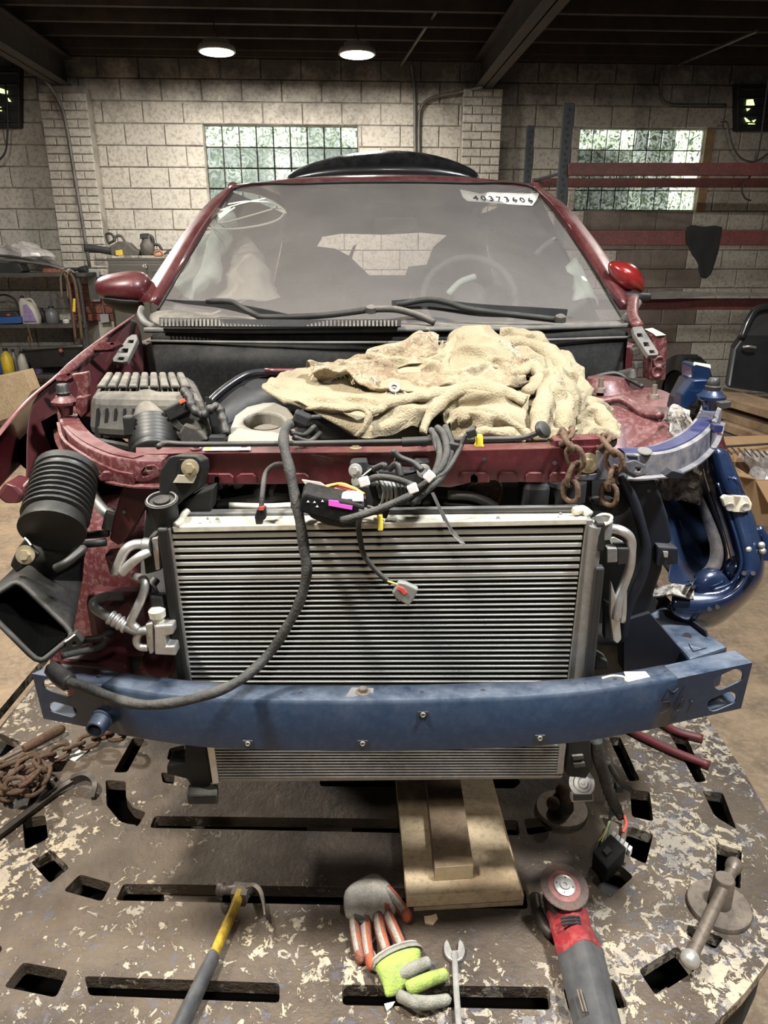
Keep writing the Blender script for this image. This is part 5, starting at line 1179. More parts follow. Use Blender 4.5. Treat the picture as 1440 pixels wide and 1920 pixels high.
# top rails
rad = MB().hexa([P(325, 999, 1.10), P(1100, 984, 1.10), P(1105, 965, 1.145), P(350, 973, 1.145)], [P(322, 988, 1.10), P(1100, 973, 1.10), P(1104, 962, 1.145), P(350, 968, 1.145)]).done('radiator', 'alu_cream', car, bevel=.002, label='radiator with pale aluminium top rail')
MB().hexa([P(352, 978, 1.15), P(1088, 965, 1.15), P(1084, 962, 1.185), P(355, 970, 1.185)], [P(352, 962, 1.15), P(1088, 951, 1.15), P(1084, 946, 1.185), P(355, 955, 1.185)]).done('top_rail', 'alu_grey', rad, bevel=.002)
MB().prism([P(700, 956.5, 1.149), P(1086, 950.5, 1.149), P(1086, 955, 1.149), P(700, 962, 1.149)], (0, -.002, 0)).done('rail_gap', 'black', rad)
for x, y, w_ in ((372, 985, 7), (387, 976, 5), (404, 977, 8), (508, 985, 14), (700, 977, 18), (1048, 967, 6), (650, 985, 10), (760, 977, 22), (930, 975, 8)):
    MB().prism([P(x, y - 1.5, 1.112) , P(x + w_, y - 1.5, 1.112), P(x + w_ - 2, y - 5, 1.124), P(x + 1, y - 5, 1.124)], (0, 0, .002)).done('rail_slot', 'alu_grey', rad)
MB().tube([P(330, 985, 1.10), P(340, 975, 1.12), P(345, 965, 1.14), P(352, 958, 1.15)], .006, 8).done('rail_corner', 'alu_cream', rad, smooth=True)
MB().tube([P(1078, 958, 1.12), P(1092, 956, 1.13), P(1106, 966, 1.12)], .008, 8).done('rail_corner', 'alu_cream', rad, smooth=True)
MB().prism(PP([(1108, 940), (1150, 945), (1152, 958), (1142, 962), (1108, 958)], 1.19), (0, .03, 0)).done('filler_box', 'plastic', rad, bevel=.004)
MB().lathe(P(1130, 941, 1.195), Z, [(0, .02), (.006, .02), (.008, .016)], 18).done('filler_cap', 'plastic', rad, smooth='auto')
# lower radiator, below the beam
def low(f, py): 
    k = (py - 1400) / 65; l = 402 + 6 * k; r = 1060 - 8 * k
    return P(l + (r - l) * f, py + 2 * sin(f * 3) - 3 * f * k, 1.15)
MB().prism([low(0, 1385), low(1, 1385), low(1, 1458), low(0, 1460)], (0, .012, 0)).done('core', 'fins', rad)
mb = MB()
for i in range(12):
    y = 1396 + i * 5.4
    a, b, c, d = low(0, y - 1.2), low(1, y - 1.2), low(1, y + 1.2), low(0, y + 1.2); q = V((0, -.004, 0))
    mb.hexa([a, b, c, d], [a + q, b + q, c + q, d + q])
mb.done('core_tubes', 'alu_grey', rad)
MB().prism([low(-.005, 1459), low(1.0, 1456), low(1.0, 1463), low(-.005, 1467)], (0, .025, 0)).done('bottom_rail', 'alu_grey', rad, bevel=.002)
MB().prism(PP([(387, 1395), (401, 1395), (411, 1470), (399, 1472)], 1.145), (0, .03, 0)).done('end_rail', 'aluminium', rad, bevel=.003)
MB().prism(PP([(1050, 1385), (1062, 1385), (1056, 1452), (1044, 1454)], 1.145), (0, .03, 0)).done('end_rail', 'alu_grey', rad, bevel=.003)
tk = MB().prism(PP([(346, 1395), (388, 1395), (398, 1470), (385, 1478), (356, 1474), (350, 1462), (312, 1452), (312, 1436), (346, 1432)], 1.155), (0, .05, 0)).done('side_tank', 'plastic', rad, bevel=.005)
MB().loft([[p + d for d in (V((-.03, 0, .012)), V((.03, 0, .012)), V((.03, 0, -.012)), V((-.03, 0, -.012)))] for p in (P(382, 1478, 1.17), P(380, 1500, 1.13))]).done('tank_outlet', 'plastic_dusty', tk, bevel=.004)
MB().prism(PP([(362, 1496), (404, 1494), (402, 1506), (366, 1508)], 1.128), (0, .004, 0)).done('outlet_bore', 'black', tk)
MB().prism(PP([(1062, 1385), (1108, 1385), (1112, 1440), (1100, 1460), (1062, 1455)], 1.16), (0, .05, 0)).done('side_tank', 'plastic', rad, bevel=.005)
for k in range(2): MB().prism(PP([(1072 + k * 2, 1418 + k * 14), (1094 + k * 3, 1416 + k * 14), (1096 + k * 3, 1424 + k * 14), (1074 + k * 2, 1427 + k * 14)], 1.155), (0, .01, 0)).done('tank_rib', 'plastic_dusty', rad, bevel=.002)
hc = P(1091, 1468, 1.16)
hn = MB().lathe(hc, V((0, -.75, .65)), [(-.012, .022), (-.004, .026), (0, .026), (.001, .018), (.004, .017), (.005, .010), (.009, .009), (.009, .004), (.011, .003)], 28).done('horn', 'aluminium', car, smooth='auto', label='round silver horn')
MB().prism(PP([(1072, 1490), (1113, 1490), (1113, 1503), (1072, 1505)], 1.145), (0, .02, -.002)).done('horn_bracket', 'alu_grey', hn, bevel=.002)
MB().prism(PP([(1075, 1491), (1111, 1491), (1111, 1500), (1075, 1501)], 1.143), (0, .004, 0)).done('horn_mouth', 'black', hn)
# ---- refrigerant pipes, left
def pipe(pts, r, m='aluminium', name='coolant_pipe', par=None): return MB().tube([P(*p) for p in pts], r, 10).done(name, m, par or car, smooth=True)
pipe([(277, 1020, 1.11), (252, 1021, 1.105), (235, 1032, 1.10), (224, 1055, 1.10), (216, 1075, 1.10)], .0085)
pipe([(279, 1035, 1.10), (262, 1044, 1.09), (242, 1060, 1.09), (228, 1075, 1.09)], .008)
MB().lathe(P(276, 1022, 1.108), V((-1, 0, 0)), [(-.006, .012), (.004, .013), (.008, .011)], 14).done('pipe_collar', 'alu_grey', car, smooth='auto')
MB().prism(PP([(278, 1008), (292, 1002), (300, 1040), (302, 1070), (272, 1078), (268, 1040)], 1.115), (0, .03, 0)).done('pipe_bracket', 'plastic', car, bevel=.003)
MB().prism(PP([(284, 1010), (296, 1008), (300, 1068), (292, 1070)], 1.11), (0, .012, 0)).done('pipe_plate', 'aluminium', car, bevel=.002)
pipe([(228, 1118, 1.2), (200, 1118, 1.16), (178, 1128, 1.13), (178, 1140, 1.12), (196, 1153, 1.11), (216, 1163, 1.105), (236, 1175, 1.10), (258, 1183, 1.10), (277, 1181, 1.10)], .0085, 'alu_grey')
MB().tube([P(206, 1157, 1.108), P(222, 1166, 1.104), P(238, 1175, 1.10)], lambda k: .0125 + .0015 * sin(k * 22), 12, sm=12).done('pipe_crimp', 'aluminium', car, smooth=True)
pipe([(253, 1082, 1.15), (268, 1086, 1.12), (272, 1098, 1.11), (264, 1125, 1.105), (252, 1150, 1.10), (246, 1168, 1.10), (258, 1180, 1.10)], .008)
pipe([(262, 1184, 1.10), (256, 1200, 1.10), (262, 1212, 1.10), (278, 1214, 1.10)], .0075)
MB().prism(PP([(271, 1172), (286, 1168), (288, 1225), (280, 1228), (274, 1205)], 1.095), (0, .03, 0)).done('pipe_flange', 'aluminium', car, bevel=.003)
MB().prism(PP([(289, 1174), (324, 1172), (325, 1190), (310, 1192), (311, 1212), (328, 1212), (330, 1230), (290, 1228)], 1.088), (0, .03, 0)).done('expansion_block', 'aluminium', car, bevel=.003)
MB().lathe(P(299, 1172, 1.105), V((-.05, 0, 1)), [(-.005, .010), (.015, .010), (.017, .014), (.03, .015), (.034, .011), (.036, .007)], 14).done('charge_port', 'alu_cream', car, smooth='auto')
MB().tube([P(297, 1135, 1.12), P(290, 1115, 1.13), P(284, 1098, 1.14), P(292, 1085, 1.15)], .009, 8).done('sensor_loom', 'wire_black', car, smooth=True)
MB().box(P(297, 1128, 1.115), (.024, .02, .03)).done('sensor_plug', 'black', car, bevel=.004)
# right side pipes
pipe([(1140, 990, 1.14), (1165, 995, 1.13), (1182, 1010, 1.13), (1183, 1035, 1.13), (1180, 1065, 1.13), (1168, 1100, 1.13), (1158, 1130, 1.125), (1155, 1160, 1.12)], .0085)
pipe([(1168, 1100, 1.145), (1168, 1140, 1.145), (1166, 1165, 1.145)], .007)
MB().prism(PP([(1146, 1090), (1155, 1118), (1162, 1150), (1166, 1200), (1158, 1208), (1150, 1202), (1144, 1150)], 1.12), (0, .012, 0)).done('pipe_guard', 'aluminium', car, bevel=.003)
MB().prism(PP([(1138, 1028), (1158, 1028), (1158, 1055), (1138, 1056)], 1.12), (0, .02, 0)).done('pipe_bracket', 'alu_grey', car, bevel=.002)
MB().prism(PP([(1158, 1028), (1180, 1028), (1176, 1058), (1158, 1060)], 1.12), (0, .03, 0)).done('pipe_bracket', 'black', car, bevel=.002)
MB().prism(PP([(1142, 1010), (1152, 1008), (1168, 1016), (1158, 1026), (1148, 1024)], 1.15), (0, .004, 0)).done('pipe_tag', 'alu_cream', car)
MB().prism(PP([(1136, 1130), (1150, 1140), (1150, 1200), (1134, 1200)], 1.14), (0, .02, 0)).done('side_duct', 'plastic', car, bevel=.003)
MB().prism(PP([(1112, 1225), (1140, 1240), (1142, 1255), (1115, 1258)], 1.15), (0, .03, 0)).done('duct_clip', 'plastic', car, bevel=.003)
# ---- gap between tie bar and radiator
for pts, r, m in (([(370, 955, 1.22), (430, 946, 1.22), (500, 936, 1.22), (560, 940, 1.24)], .012, 'rubber'), ([(430, 948, 1.2), (500, 950, 1.2), (545, 948, 1.2)], .006, 'alu_cream'), ([(840, 928, 1.24), (880, 930, 1.24), (905, 938, 1.24), (930, 952, 1.24)], .009, 'alu_grey'),
                  ([(700, 948, 1.25), (800, 945, 1.26), (900, 950, 1.26)], .014, 'rubber'), ([(478, 950, 1.22), (488, 925, 1.22), (495, 905, 1.24)], .011, 'tape'), ([(520, 945, 1.23), (508, 925, 1.22), (515, 905, 1.24)], .006, 'wire_black')):
    pipe(pts, r, m, 'bay_hose')
for x, y in ((430, 920), (460, 925), (405, 918), (445, 905)): MB().box(P(x, y, 1.27), (.04, .03, .03), Matrix.Rotation(x, 4, 'Y')).done('bay_connector', 'alu_grey' if x % 2 else 'plastic', car, bevel=.004)
MB().lathe(P(895, 920, 1.28), -Yv, [(0, .045), (.01, .047), (.015, .04), (.012, .02), (.018, .012)], 24).done('pulley', 'rust', car, smooth='auto')
MB().lathe(P(1150, 935, 1.26), -Yv, [(0, .03), (.01, .032), (.015, .02)], 20).done('pulley', 'black', car, smooth='auto')
for x, y in ((700, 925), (760, 915), (1000, 925), (1060, 925)): MB().box(P(x, y, 1.33), (.08, .05, .06), Matrix.Rotation(x * .3, 4, 'Z')).done('bay_box', 'black', car, bevel=.01)
# ---- air filter box
ab = MB().hexa([P(168, 822, 1.40), P(400, 838, 1.38), P(402, 790, 1.62), P(180, 790, 1.62)], [P(168, 738, 1.42), P(383, 742, 1.41), P(358, 703, 1.62), P(196, 700, 1.62)]).done('air_filter_box', 'plastic_dusty', car, bevel=.022, seg=3, label='dusty ribbed air filter box')
for i in range(9):
    f = i / 8; x0 = 186 + f * 160 + 4; x1 = 206 + f * 132
    a, b = P(x0, 730, 1.44), P(x1, 703, 1.61); b.z = a.z = P(270, 716, 1.53).z + .001
    d = (b - a); s = V((.0105, 0, 0))
    MB().hexa([a - s, a + s, b + s * .9, b - s * .9], [a - s * .7 + Z * .008, a + s * .7 + Z * .008, b + s * .6 + Z * .008, b - s * .6 + Z * .008]).done('lid_rib', 'plastic_dusty', ab, bevel=.003)
for i in range(6):
    x = 180 + i * 17; MB().prism(PP([(x, 765), (x + 3, 765), (x + 9, 822), (x - 4, 822)], 1.405), (0, .02, 0)).done('side_rib', 'plastic', ab, bevel=.002)
for i in range(4):
    MB().prism([P(384 + i * 5, 745 + i * 3, 1.42 + i * .04), P(387 + i * 5, 745 + i * 3, 1.42 + i * .04), P(398 + i * 3, 800, 1.42 + i * .04), P(394 + i * 3, 800, 1.42 + i * .04)], (.004, .006, 0)).done('side_rib', 'plastic', ab)
MB().prism(PP([(165, 822), (245, 838), (245, 845), (160, 828)], 1.39), (0, .03, 0)).done('box_lip', 'plastic', ab)
sa, sb = P(283, 748, 1.47), P(286, 806, 1.40)
MB().cyl(sa, sb, .037, .039, n=24).done('outlet_neck', 'plastic_dusty', ab, smooth='auto')
d = (sb - sa).normalized(); b0 = sb - d * .012
pr = [(0, .043)]
for i in range(7): pr += [(.003 + i * .0095, .0455), (.006 + i * .0095, .047), (.0085 + i * .0095, .041)]
pr += [(.075, .044), (.082, .042)]
MB().lathe(b0, d, pr, 28).done('intake_bellows', 'rubber', ab, smooth=True)
MB().box(P(243, 798, 1.36), (.02, .02, .04)).done('lid_clip', 'plastic', ab, bevel=.004)
sn_ = MB().box(P(333, 768, 1.40), (.045, .03, .028), Matrix.Rotation(-.45, 4, 'Y')).done('airflow_sensor', 'plastic', ab, bevel=.004)
MB().box(P(342, 752, 1.385), (.010, .01, .006), Matrix.Rotation(-.45, 4, 'Y')).done('sensor_tab', 'wire_red', sn_)
MB().prism(PP([(312, 780), (330, 785), (345, 800), (340, 812), (322, 800), (310, 790)], 1.39), (0, .03, 0)).done('sensor_bracket', 'plastic_dusty', ab, bevel=.003)
MB().prism(PP([(335, 812), (345, 795), (370, 805), (390, 825), (360, 838), (340, 832)], 1.38), (0, .03, 0)).done('box_foot', 'plastic_dusty', ab, bevel=.004)
def corr(pts, r, m, name, par, n=60, amp=.12): return MB().tube([P(*p) for p in pts], lambda k: r * (1 + amp * sin(k * n)), 10, sm=14).done(name, m, par, smooth=True)
corr([(345, 733, 1.42), (355, 745, 1.40), (362, 765, 1.385), (380, 778, 1.38), (397, 766, 1.385), (410, 765, 1.39), (418, 785, 1.38), (425, 815, 1.36)], .009, 'wire_black', 'corrugated_loom', ab)
MB().box(P(408, 822, 1.33), (.03, .02, .012)).done('loom_plug', 'black', ab, bevel=.002)
# ---- engine cover
zc = 1.268
q = [(424, 836), (428, 808), (440, 778), (462, 762), (490, 755), (518, 754), (540, 764), (560, 790), (562, 836)]
hole = [(495 + 38 * cos(a), 789 + 17 * sin(a)) for a in [2 * pi * i / 20 for i in range(20)]]
ec = MB().prism([PZ(x, y, zc) for x, y in q], (0, .02, -.07), [[PZ(x, y, zc) for x, y in hole]]).done('engine_cover', 'beige_cover', car, bevel=.006, seg=2, label='dusty beige engine cover with oval hole')
MB().prism([PZ(x, y, zc - .03) for x, y in hole], (0, .02, -.03)).done('cover_recess', 'beige_cover', ec)
MB().tube([P(375, 790, 1.62), P(395, 752, 1.66), P(440, 715, 1.72), P(478, 699, 1.75), P(540, 698, 1.76), P(700, 697, 1.76)], .009, 8).done('bay_flange', 'black_gloss', car, smooth=True)
MB().tube([P(497, 695, 1.745), P(600, 696, 1.745), P(700, 696, 1.745)], .006, 8).done('bay_flange_red', 'red_paint', car, smooth=True)
MB().grid(G3([[(385, 790, 1.63), (400, 755, 1.67), (445, 718, 1.73), (520, 702, 1.77), (700, 700, 1.77)], [(400, 830, 1.6), (420, 800, 1.6), (470, 770, 1.68), (540, 760, 1.74), (700, 760, 1.75)]])).done('bay_inner_skin', 'black', car, smooth=True, solid=.004)
# ---- hood cable rod
rod = MB().tube([P(296, 838, 1.17), P(312, 831, 1.19), P(360, 833, 1.19), P(520, 832, 1.19), P(755, 828, 1.19), P(900, 824, 1.18), P(970, 822, 1.18), P(1000, 815, 1.175), P(1018, 806, 1.17)], .005, 8).done('release_cable', 'wire_black', car, smooth=True)
MB().cyl(P(754, 829, 1.19), P(816, 826, 1.188), .0085, n=12).done('cable_sleeve', 'rubber', rod, smooth='auto')
MB().lathe(P(1012, 809, 1.172), P(1022, 803, 1.165) - P(1012, 809, 1.172), [(0, .006), (.002, .014), (.006, .016), (.012, .014), (.014, .008)], 16).done('cable_grommet', 'rubber', rod, smooth='auto')
MB().prism(PP([(893, 818), (906, 817), (906, 834), (909, 838), (890, 838), (893, 832)], 1.165), (0, .016, 0)).done('yellow_clip', 'yellow_clip', rod, bevel=.002)
# ---- wiring
def wire(pts, r, m='wire_black', name='wire', par=None, n=8): return MB().tube([P(*p) for p in pts], r, n).done(name, m, par, smooth=True)
hx = MB().tube([P(*p) for p in [(575, 795, 1.35), (552, 793, 1.28), (536, 803, 1.22), (532, 832, 1.165), (542, 875, 1.13), (552, 925, 1.105), (563, 980, 1.085), (571, 1035, 1.075), (575, 1075, 1.07), (563, 1125, 1.065), (540, 1172, 1.06), (505, 1225, 1.055), (458, 1270, 1.02), (400, 1299, .99), (330, 1317, .995), (262, 1321, 1.005), (205, 1306, 1.02), (160, 1288, 1.04), (128, 1279, 1.05)]], lambda k: .0088 + .0006 * sin(k * 90), 10, sm=10).done('front_harness', 'tape', car, smooth=True, label='thick taped wiring harness hanging over the beam')
wire([(130, 1280, 1.05), (112, 1268, 1.06), (100, 1255, 1.08)], .016, 'wire_black', 'harness_boot', hx)
for pts in ([(560, 800, 1.3), (575, 785, 1.3), (600, 782, 1.32)], [(545, 812, 1.24), (570, 815, 1.26), (590, 800, 1.3)], [(550, 820, 1.22), (580, 828, 1.24), (600, 812, 1.28)]): wire(pts, .005, 'wire_black', 'harness_branch', hx)
MB().box(P(566, 784, 1.26), (.03, .025, .022), Matrix.Rotation(.4, 4, 'Y')).done('harness_plug', 'black', hx, bevel=.004)
fbx = MB().prism(PP([(565, 934), (572, 925), (600, 932), (640, 940), (668, 945), (684, 950), (678, 985), (668, 992), (560, 960)], 1.06), (0, .04, .008)).done('fuse_block', 'plastic_matt', car, bevel=.004, label='black fuse block with magenta label')
MB().prism(PP([(616, 938), (634, 940), (637, 945), (661, 949), (660, 956), (616, 948)], 1.0585), (0, .003, 0)).done('magenta_label', 'magenta', fbx)
for x, y in ((575, 942), (587, 943), (602, 941), (592, 951)): MB().prism(PP([(x, y), (x + 2.5, y - 3.5), (x + 5, y)], 1.0588), (0, .002, 0)).done('block_mark', 'paper', fbx)
MB().prism(PP([(575, 960), (660, 978), (668, 990), (640, 990), (610, 985), (580, 970)], 1.075), (0, .03, 0)).done('block_base', 'black', fbx, bevel=.004)
for i, (c, dy) in enumerate((('wire_red', 0), ('wire_red', 4), ('wire_white', 7), ('wire_yellow', -2), ('wire_red', 9), ('wire_white', 12))):
    wire([(598 + i * 4, 928, 1.09), (600 + i * 4, 915 + dy * .8, 1.1), (630 + i * 3, 909 + dy, 1.11), (665, 918 + dy, 1.1), (684, 928 + dy * .6, 1.09)], .0024, c, 'block_wire', fbx, 6)
for i in range(6):
    wire([(642 + i * 4, 936, 1.07), (645 + i * 5, 925 - i % 2 * 2, 1.085), (658 + i * 4, 926, 1.08), (664 + i * 3, 940, 1.065)], .0022, 'wire_white', 'block_wire', fbx, 6)
MB().prism(PP([(566, 900), (600, 905), (615, 914), (600, 925), (592, 930), (580, 918)], 1.12), (0, .004, 0)).done('paper_tag', 'cream_tag', fbx)
# module bracket on the bar with a cage of loops
lat = MB().prism(PP([(655, 872), (660, 867), (688, 866), (690, 880), (775, 884), (778, 866), (806, 866), (808, 878), (800, 912), (735, 912), (700, 905), (660, 900)], 1.165), (0, .03, 0)).done('latch_bracket', 'black', car, bevel=.004, label='black hood latch bracket')
for x, y in ((667, 882), (795, 883), (672, 902)): bolt(MB(), P(x, y, 1.163), V((-.3, -1, .2)), .007, .010).done('latch_bolt', 'aluminium', lat, smooth='auto')
MB().prism(PP([(680, 892), (700, 876), (716, 896), (695, 910)], 1.14), (0, .012, 0)).done('latch_plate', 'plastic_matt', lat, bevel=.003)
MB().tube([P(680, 892, 1.138), P(700, 876, 1.138), P(716, 896, 1.138), P(695, 910, 1.138)], .0016, 5, sm=1, closed=True).done('latch_edge', 'alu_cream', lat)
for pts in ([(735, 845, 1.13), (750, 858, 1.13), (775, 868, 1.13), (792, 882, 1.12)], [(700, 880, 1.13), (720, 872, 1.12), (722, 880, 1.12)], [(730, 880, 1.14), (745, 870, 1.13), (752, 895, 1.12)]): wire(pts, .0055, 'wire_black', 'latch_rod', lat)
MB().prism(PP([(738, 862), (748, 860), (752, 892), (742, 894)], 1.13), (0, .012, 0)).done('latch_pawl', 'black', lat, bevel=.003)
cg = MB().prism(PP([(690, 908), (712, 904), (730, 960), (725, 975), (715, 972), (700, 945)], 1.10), (0, .03, 0)).done('cage_block', 'plastic_matt', lat, bevel=.004)
for i in range(10):
    x = 712 + i * 7.6; y = 905 + i * 1.2
    MB().tube([P(x - 4, y - 2, 1.12), P(x, y - 6, 1.10), P(x + 5, y + 4, 1.085), P(x + 7, y + 22, 1.085), P(x + 2, y + 42 - i * 1.6, 1.095), P(x - 4, y + 34 - i * 1.5, 1.115)], .0026, 6, sm=5).done('cage_loop', 'conn_grey' if i < 4 else 'tape', lat, smooth=True)
for i in range(3): MB().prism(PP([(703 + i * 9, 905), (709 + i * 9, 904), (718 + i * 9, 935), (711 + i * 9, 937)], 1.088), (0, .01, 0)).done('cage_rib', 'conn_grey' if i else 'plastic_dusty', lat, bevel=.002)
loom = wire([(640, 976, 1.05), (670, 968, 1.045), (710, 955, 1.05), (750, 938, 1.06), (780, 922, 1.075), (805, 900, 1.09), (828, 875, 1.105), (838, 845, 1.13), (832, 815, 1.17), (820, 802, 1.2)], .0062, 'tape', 'latch_loom', car)
for pts, r in (([(808, 806, 1.2), (822, 830, 1.16), (824, 860, 1.12), (810, 895, 1.09), (785, 915, 1.075)], .0085), ([(835, 800, 1.2), (846, 830, 1.16), (846, 845, 1.14), (830, 890, 1.10), (800, 920, 1.08), (770, 945, 1.07)], .009), ([(890, 800, 1.17), (872, 820, 1.15), (858, 850, 1.13), (835, 885, 1.10), (800, 905, 1.085)], .006), ([(684, 905, 1.10), (705, 895, 1.08), (740, 898, 1.075), (780, 912, 1.08)], .008), ([(812, 808, 1.19), (818, 840, 1.15), (830, 858, 1.13)], .006)):
    wire(pts, r * .68, 'tape', 'loom_branch', loom)
for x, y in ((774, 916), (683, 903), (805, 893), (884, 812), (850, 838)):
    c = P(x, y, 1.07 if y > 880 else 1.14); MB().box(c, (.014, .012, .016), Matrix.Rotation(x, 4, 'Y')).done('loom_clip', 'wire_white' if y > 880 else 'wire_black', loom, bevel=.002)
tie = MB().prism([P(808, 925, 1.07), P(814, 923, 1.07), P(838, 975, 1.045), P(832, 978, 1.045)], (0, .0015, 0)).done('cable_tie', 'wire_black', loom)
MB().prism([P(814, 938, 1.065), P(820, 938, 1.065), P(849, 993, 1.05), P(872, 1019, 1.045), P(871, 1023, 1.045), P(863, 1019, 1.045), P(845, 1000, 1.05)], (0, .0015, 0)).done('tie_tail', 'conn_grey', loom)
wire([(690, 950, 1.06), (702, 954, 1.05), (710, 962, 1.05)], .003, 'wire_black', 'loom_branch', loom)
wire([(712, 964, 1.05), (713, 980, 1.05), (713, 994, 1.05)], .0045, 'wire_yellow', 'yellow_cap', loom)
dw = wire([(678, 955, 1.06), (672, 985, 1.06), (676, 1015, 1.062), (682, 1040, 1.062), (698, 1062, 1.062), (718, 1082, 1.06), (733, 1094, 1.06)], .0045, 'wire_black', 'hanging_lead', loom)
wire([(722, 1088, 1.058), (734, 1092, 1.056), (746, 1096, 1.056)], .0016, 'wire_yellow', 'lead_wire', loom, 6)
cn = MB().prism(PP([(747, 1093), (764, 1096), (785, 1106), (774, 1128), (766, 1137), (744, 1124), (735, 1112)], 1.052), (0, .014, 0)).done('lead_connector', 'conn_grey', loom, bevel=.003, label='grey connector with a red lock')
MB().prism(PP([(747, 1099), (757, 1103), (764, 1112), (758, 1117), (750, 1108), (744, 1106)], 1.05), (0, .006, 0)).done('lock_tab', 'conn_red', loom, bevel=.001)
MB().prism(PP([(736, 1112), (744, 1100), (750, 1125), (744, 1127)], 1.053), (0, .012, 0)).done('connector_skirt', 'black', loom)
sc = MB().prism(PP([(482, 955), (497, 952), (499, 972), (492, 978), (490, 986), (480, 985), (477, 970)], 1.105), (0, .014, 0)).done('small_connector', 'plastic', car, bevel=.002)
MB().prism(PP([(486, 951), (495, 950), (494, 957), (485, 957)], 1.103), (0, .008, 0)).done('lock_tab', 'conn_red', sc)
wire([(490, 952, 1.11), (492, 925, 1.12), (498, 888, 1.16), (515, 872, 1.17), (534, 870, 1.15)], .0045, 'tape', 'connector_lead', sc)
# lower harness reaching the bench
lh = MB().tube([P(1118, 1388, 1.17), P(1122, 1420, 1.17), P(1132, 1450, 1.19), P(1140, 1478, 1.22), P(1150, 1505, 1.25), P(1158, 1520, 1.27)], lambda k: .0125 + .0012 * sin(k * 80) * (k > .45) - .004 * max(0, k - .6), 10, sm=14).done('lower_harness', 'tape', car, smooth=True, label='grey taped harness with a black connector on the bench')
MB().prism([PZ(1144, 1505, PT + .06), PZ(1162, 1508, PT + .06), PZ(1173, 1530, PT + .03), PZ(1162, 1535, PT + .02), PZ(1152, 1522, PT + .03), PZ(1140, 1540, PT + .02)], (0, 0, -.012)).done('harness_sleeve', 'black', lh, bevel=.004)
corr([(1140, 1430, 1.185), (1152, 1450, 1.21), (1166, 1470, 1.25), (1182, 1480, 1.28)], .0055, 'tape', 'harness_branch', lh, 90)
MB().box(PZ(1160, 1476, PT + .10), (.02, .02, .02)).done('branch_plug', 'black', lh, bevel=.003)
MB().tube([PZ(1171, 1530, PT + .03), PZ(1174, 1545, PT + .04), PZ(1168, 1560, PT + .045)], .004, 8).done('red_wire', 'wire_red', lh, smooth=True)
for i in range(4): MB().tube([PZ(1142 + i, 1540, PT + .03), PZ(1134 - i * 2 + i * 4, 1560, PT + .05), PZ(1122 + i * 6, 1578, PT + .04)], .0018, 6).done('thin_wire', ('wire_yellow', 'wire_white', 'cream_tag', 'wire_green')[i], lh, smooth=True)
cz = PT + .055
cb = MB().prism([PZ(1112, 1598, cz), PZ(1145, 1562, cz), PZ(1175, 1590, cz), PZ(1140, 1630, cz)], (0, 0, -.045)).done('bench_connector', 'plastic_matt', lh, bevel=.004)
MB().prism([PZ(1128, 1594, cz + .006), PZ(1138, 1584, cz + .006), PZ(1148, 1594, cz + .006), PZ(1138, 1604, cz + .006)], (0, 0, -.008)).done('connector_latch', 'black', lh, bevel=.002)
MB().prism([PZ(1112, 1600, cz - .004), PZ(1118, 1578, cz - .004), PZ(1128, 1572, cz - .004), PZ(1120, 1592, cz - .004)], (0, 0, -.03)).done('connector_lever', 'black', lh, bevel=.003)
for i in range(5):
    x, y = 1150 + i * 7.6, 1557 + i * 6.6
    MB().prism([PZ(x, y, cz + .002), PZ(x + 6, y + 4.5, cz + .002), PZ(x + 1, y + 13, cz - .002), PZ(x - 4, y + 8, cz - .002)], (0, 0, -.02)).done('lock_tooth', 'wire_white', lh, bevel=.001)
# ---- chains over the bar
chain('chain', 'rusty chain hooked over the red bar left of the gold bolt', [P(1062, 812, 1.27), P(1064, 826, 1.19), P(1075, 846, 1.168), P(1080, 872, 1.168), P(1071, 903, 1.168), P(1070, 935, 1.17), P(1072, 948, 1.17)], .042, .028, .0047, jitter=.1)
chain('chain', 'rusty chain hooked over the joint right of the gold bolt', [P(1122, 826, 1.27), P(1134, 830, 1.20), P(1148, 850, 1.168), P(1152, 875, 1.168), P(1146, 905, 1.168), P(1142, 930, 1.17), P(1150, 948, 1.17)], .042, .028, .0047, jitter=.1)
# ---- loose intake duct
du = thing('intake_duct', 'loose black intake duct with bellows and a wide rectangular mouth', 'air duct', P(70, 1240, 1.0))
a, b = P(124, 890, 1.17), P(99, 990, 1.07); d = b - a; L_ = d.length; d.normalize()
pr = [(-.012, .048), (-.010, .052), (.004, .0525), (.006, .049)]
for i in range(8): s0 = .012 + i * (L_ - .03) / 8; w_ = (L_ - .03) / 8; pr += [(s0, .047 + .0006 * i), (s0 + w_ * .3, .0535), (s0 + w_ * .6, .0535), (s0 + w_ * .85, .047)]
pr += [(L_, .052), (L_ + .006, .052)]
MB().lathe(a, d, pr, 32).done('bellows', 'rubber', du, smooth='auto')
MB().lathe(a, d, [(-.0125, .049), (-.0125, .01)], 32).done('bellows_bore', 'black', du)
def rrect(c4, n=4, k=.28):             # rounded quad ring
    out = []
    for i in range(4):
        A, B_, C = c4[i - 1], c4[i], c4[(i + 1) % 4]
        p0, p1 = B_.lerp(A, k), B_.lerp(C, k)
        for j in range(n):
            t = j / (n - 1); out.append((p0 * (1 - t) ** 2) + B_ * (2 * t * (1 - t)) + p1 * t * t)
    return out
r0 = rrect([P(52, 1010, 1.11), P(112, 985, 1.15), P(146, 1000, 1.13), P(90, 1030, 1.09)], k=.45)
r1 = rrect([P(38, 1032, 1.14), P(118, 1000, 1.19), P(166, 1040, 1.17), P(88, 1085, 1.10)], k=.3)
r2 = rrect([P(20, 1062, 1.15), P(105, 1030, 1.21), P(162, 1090, 1.19), P(84, 1140, 1.11)], k=.22)
r3 = rrect([P(-34, 1120, 1.02), P(36, 1080, 1.06), P(142, 1178, 1.03), P(78, 1228, .985)], k=.16)
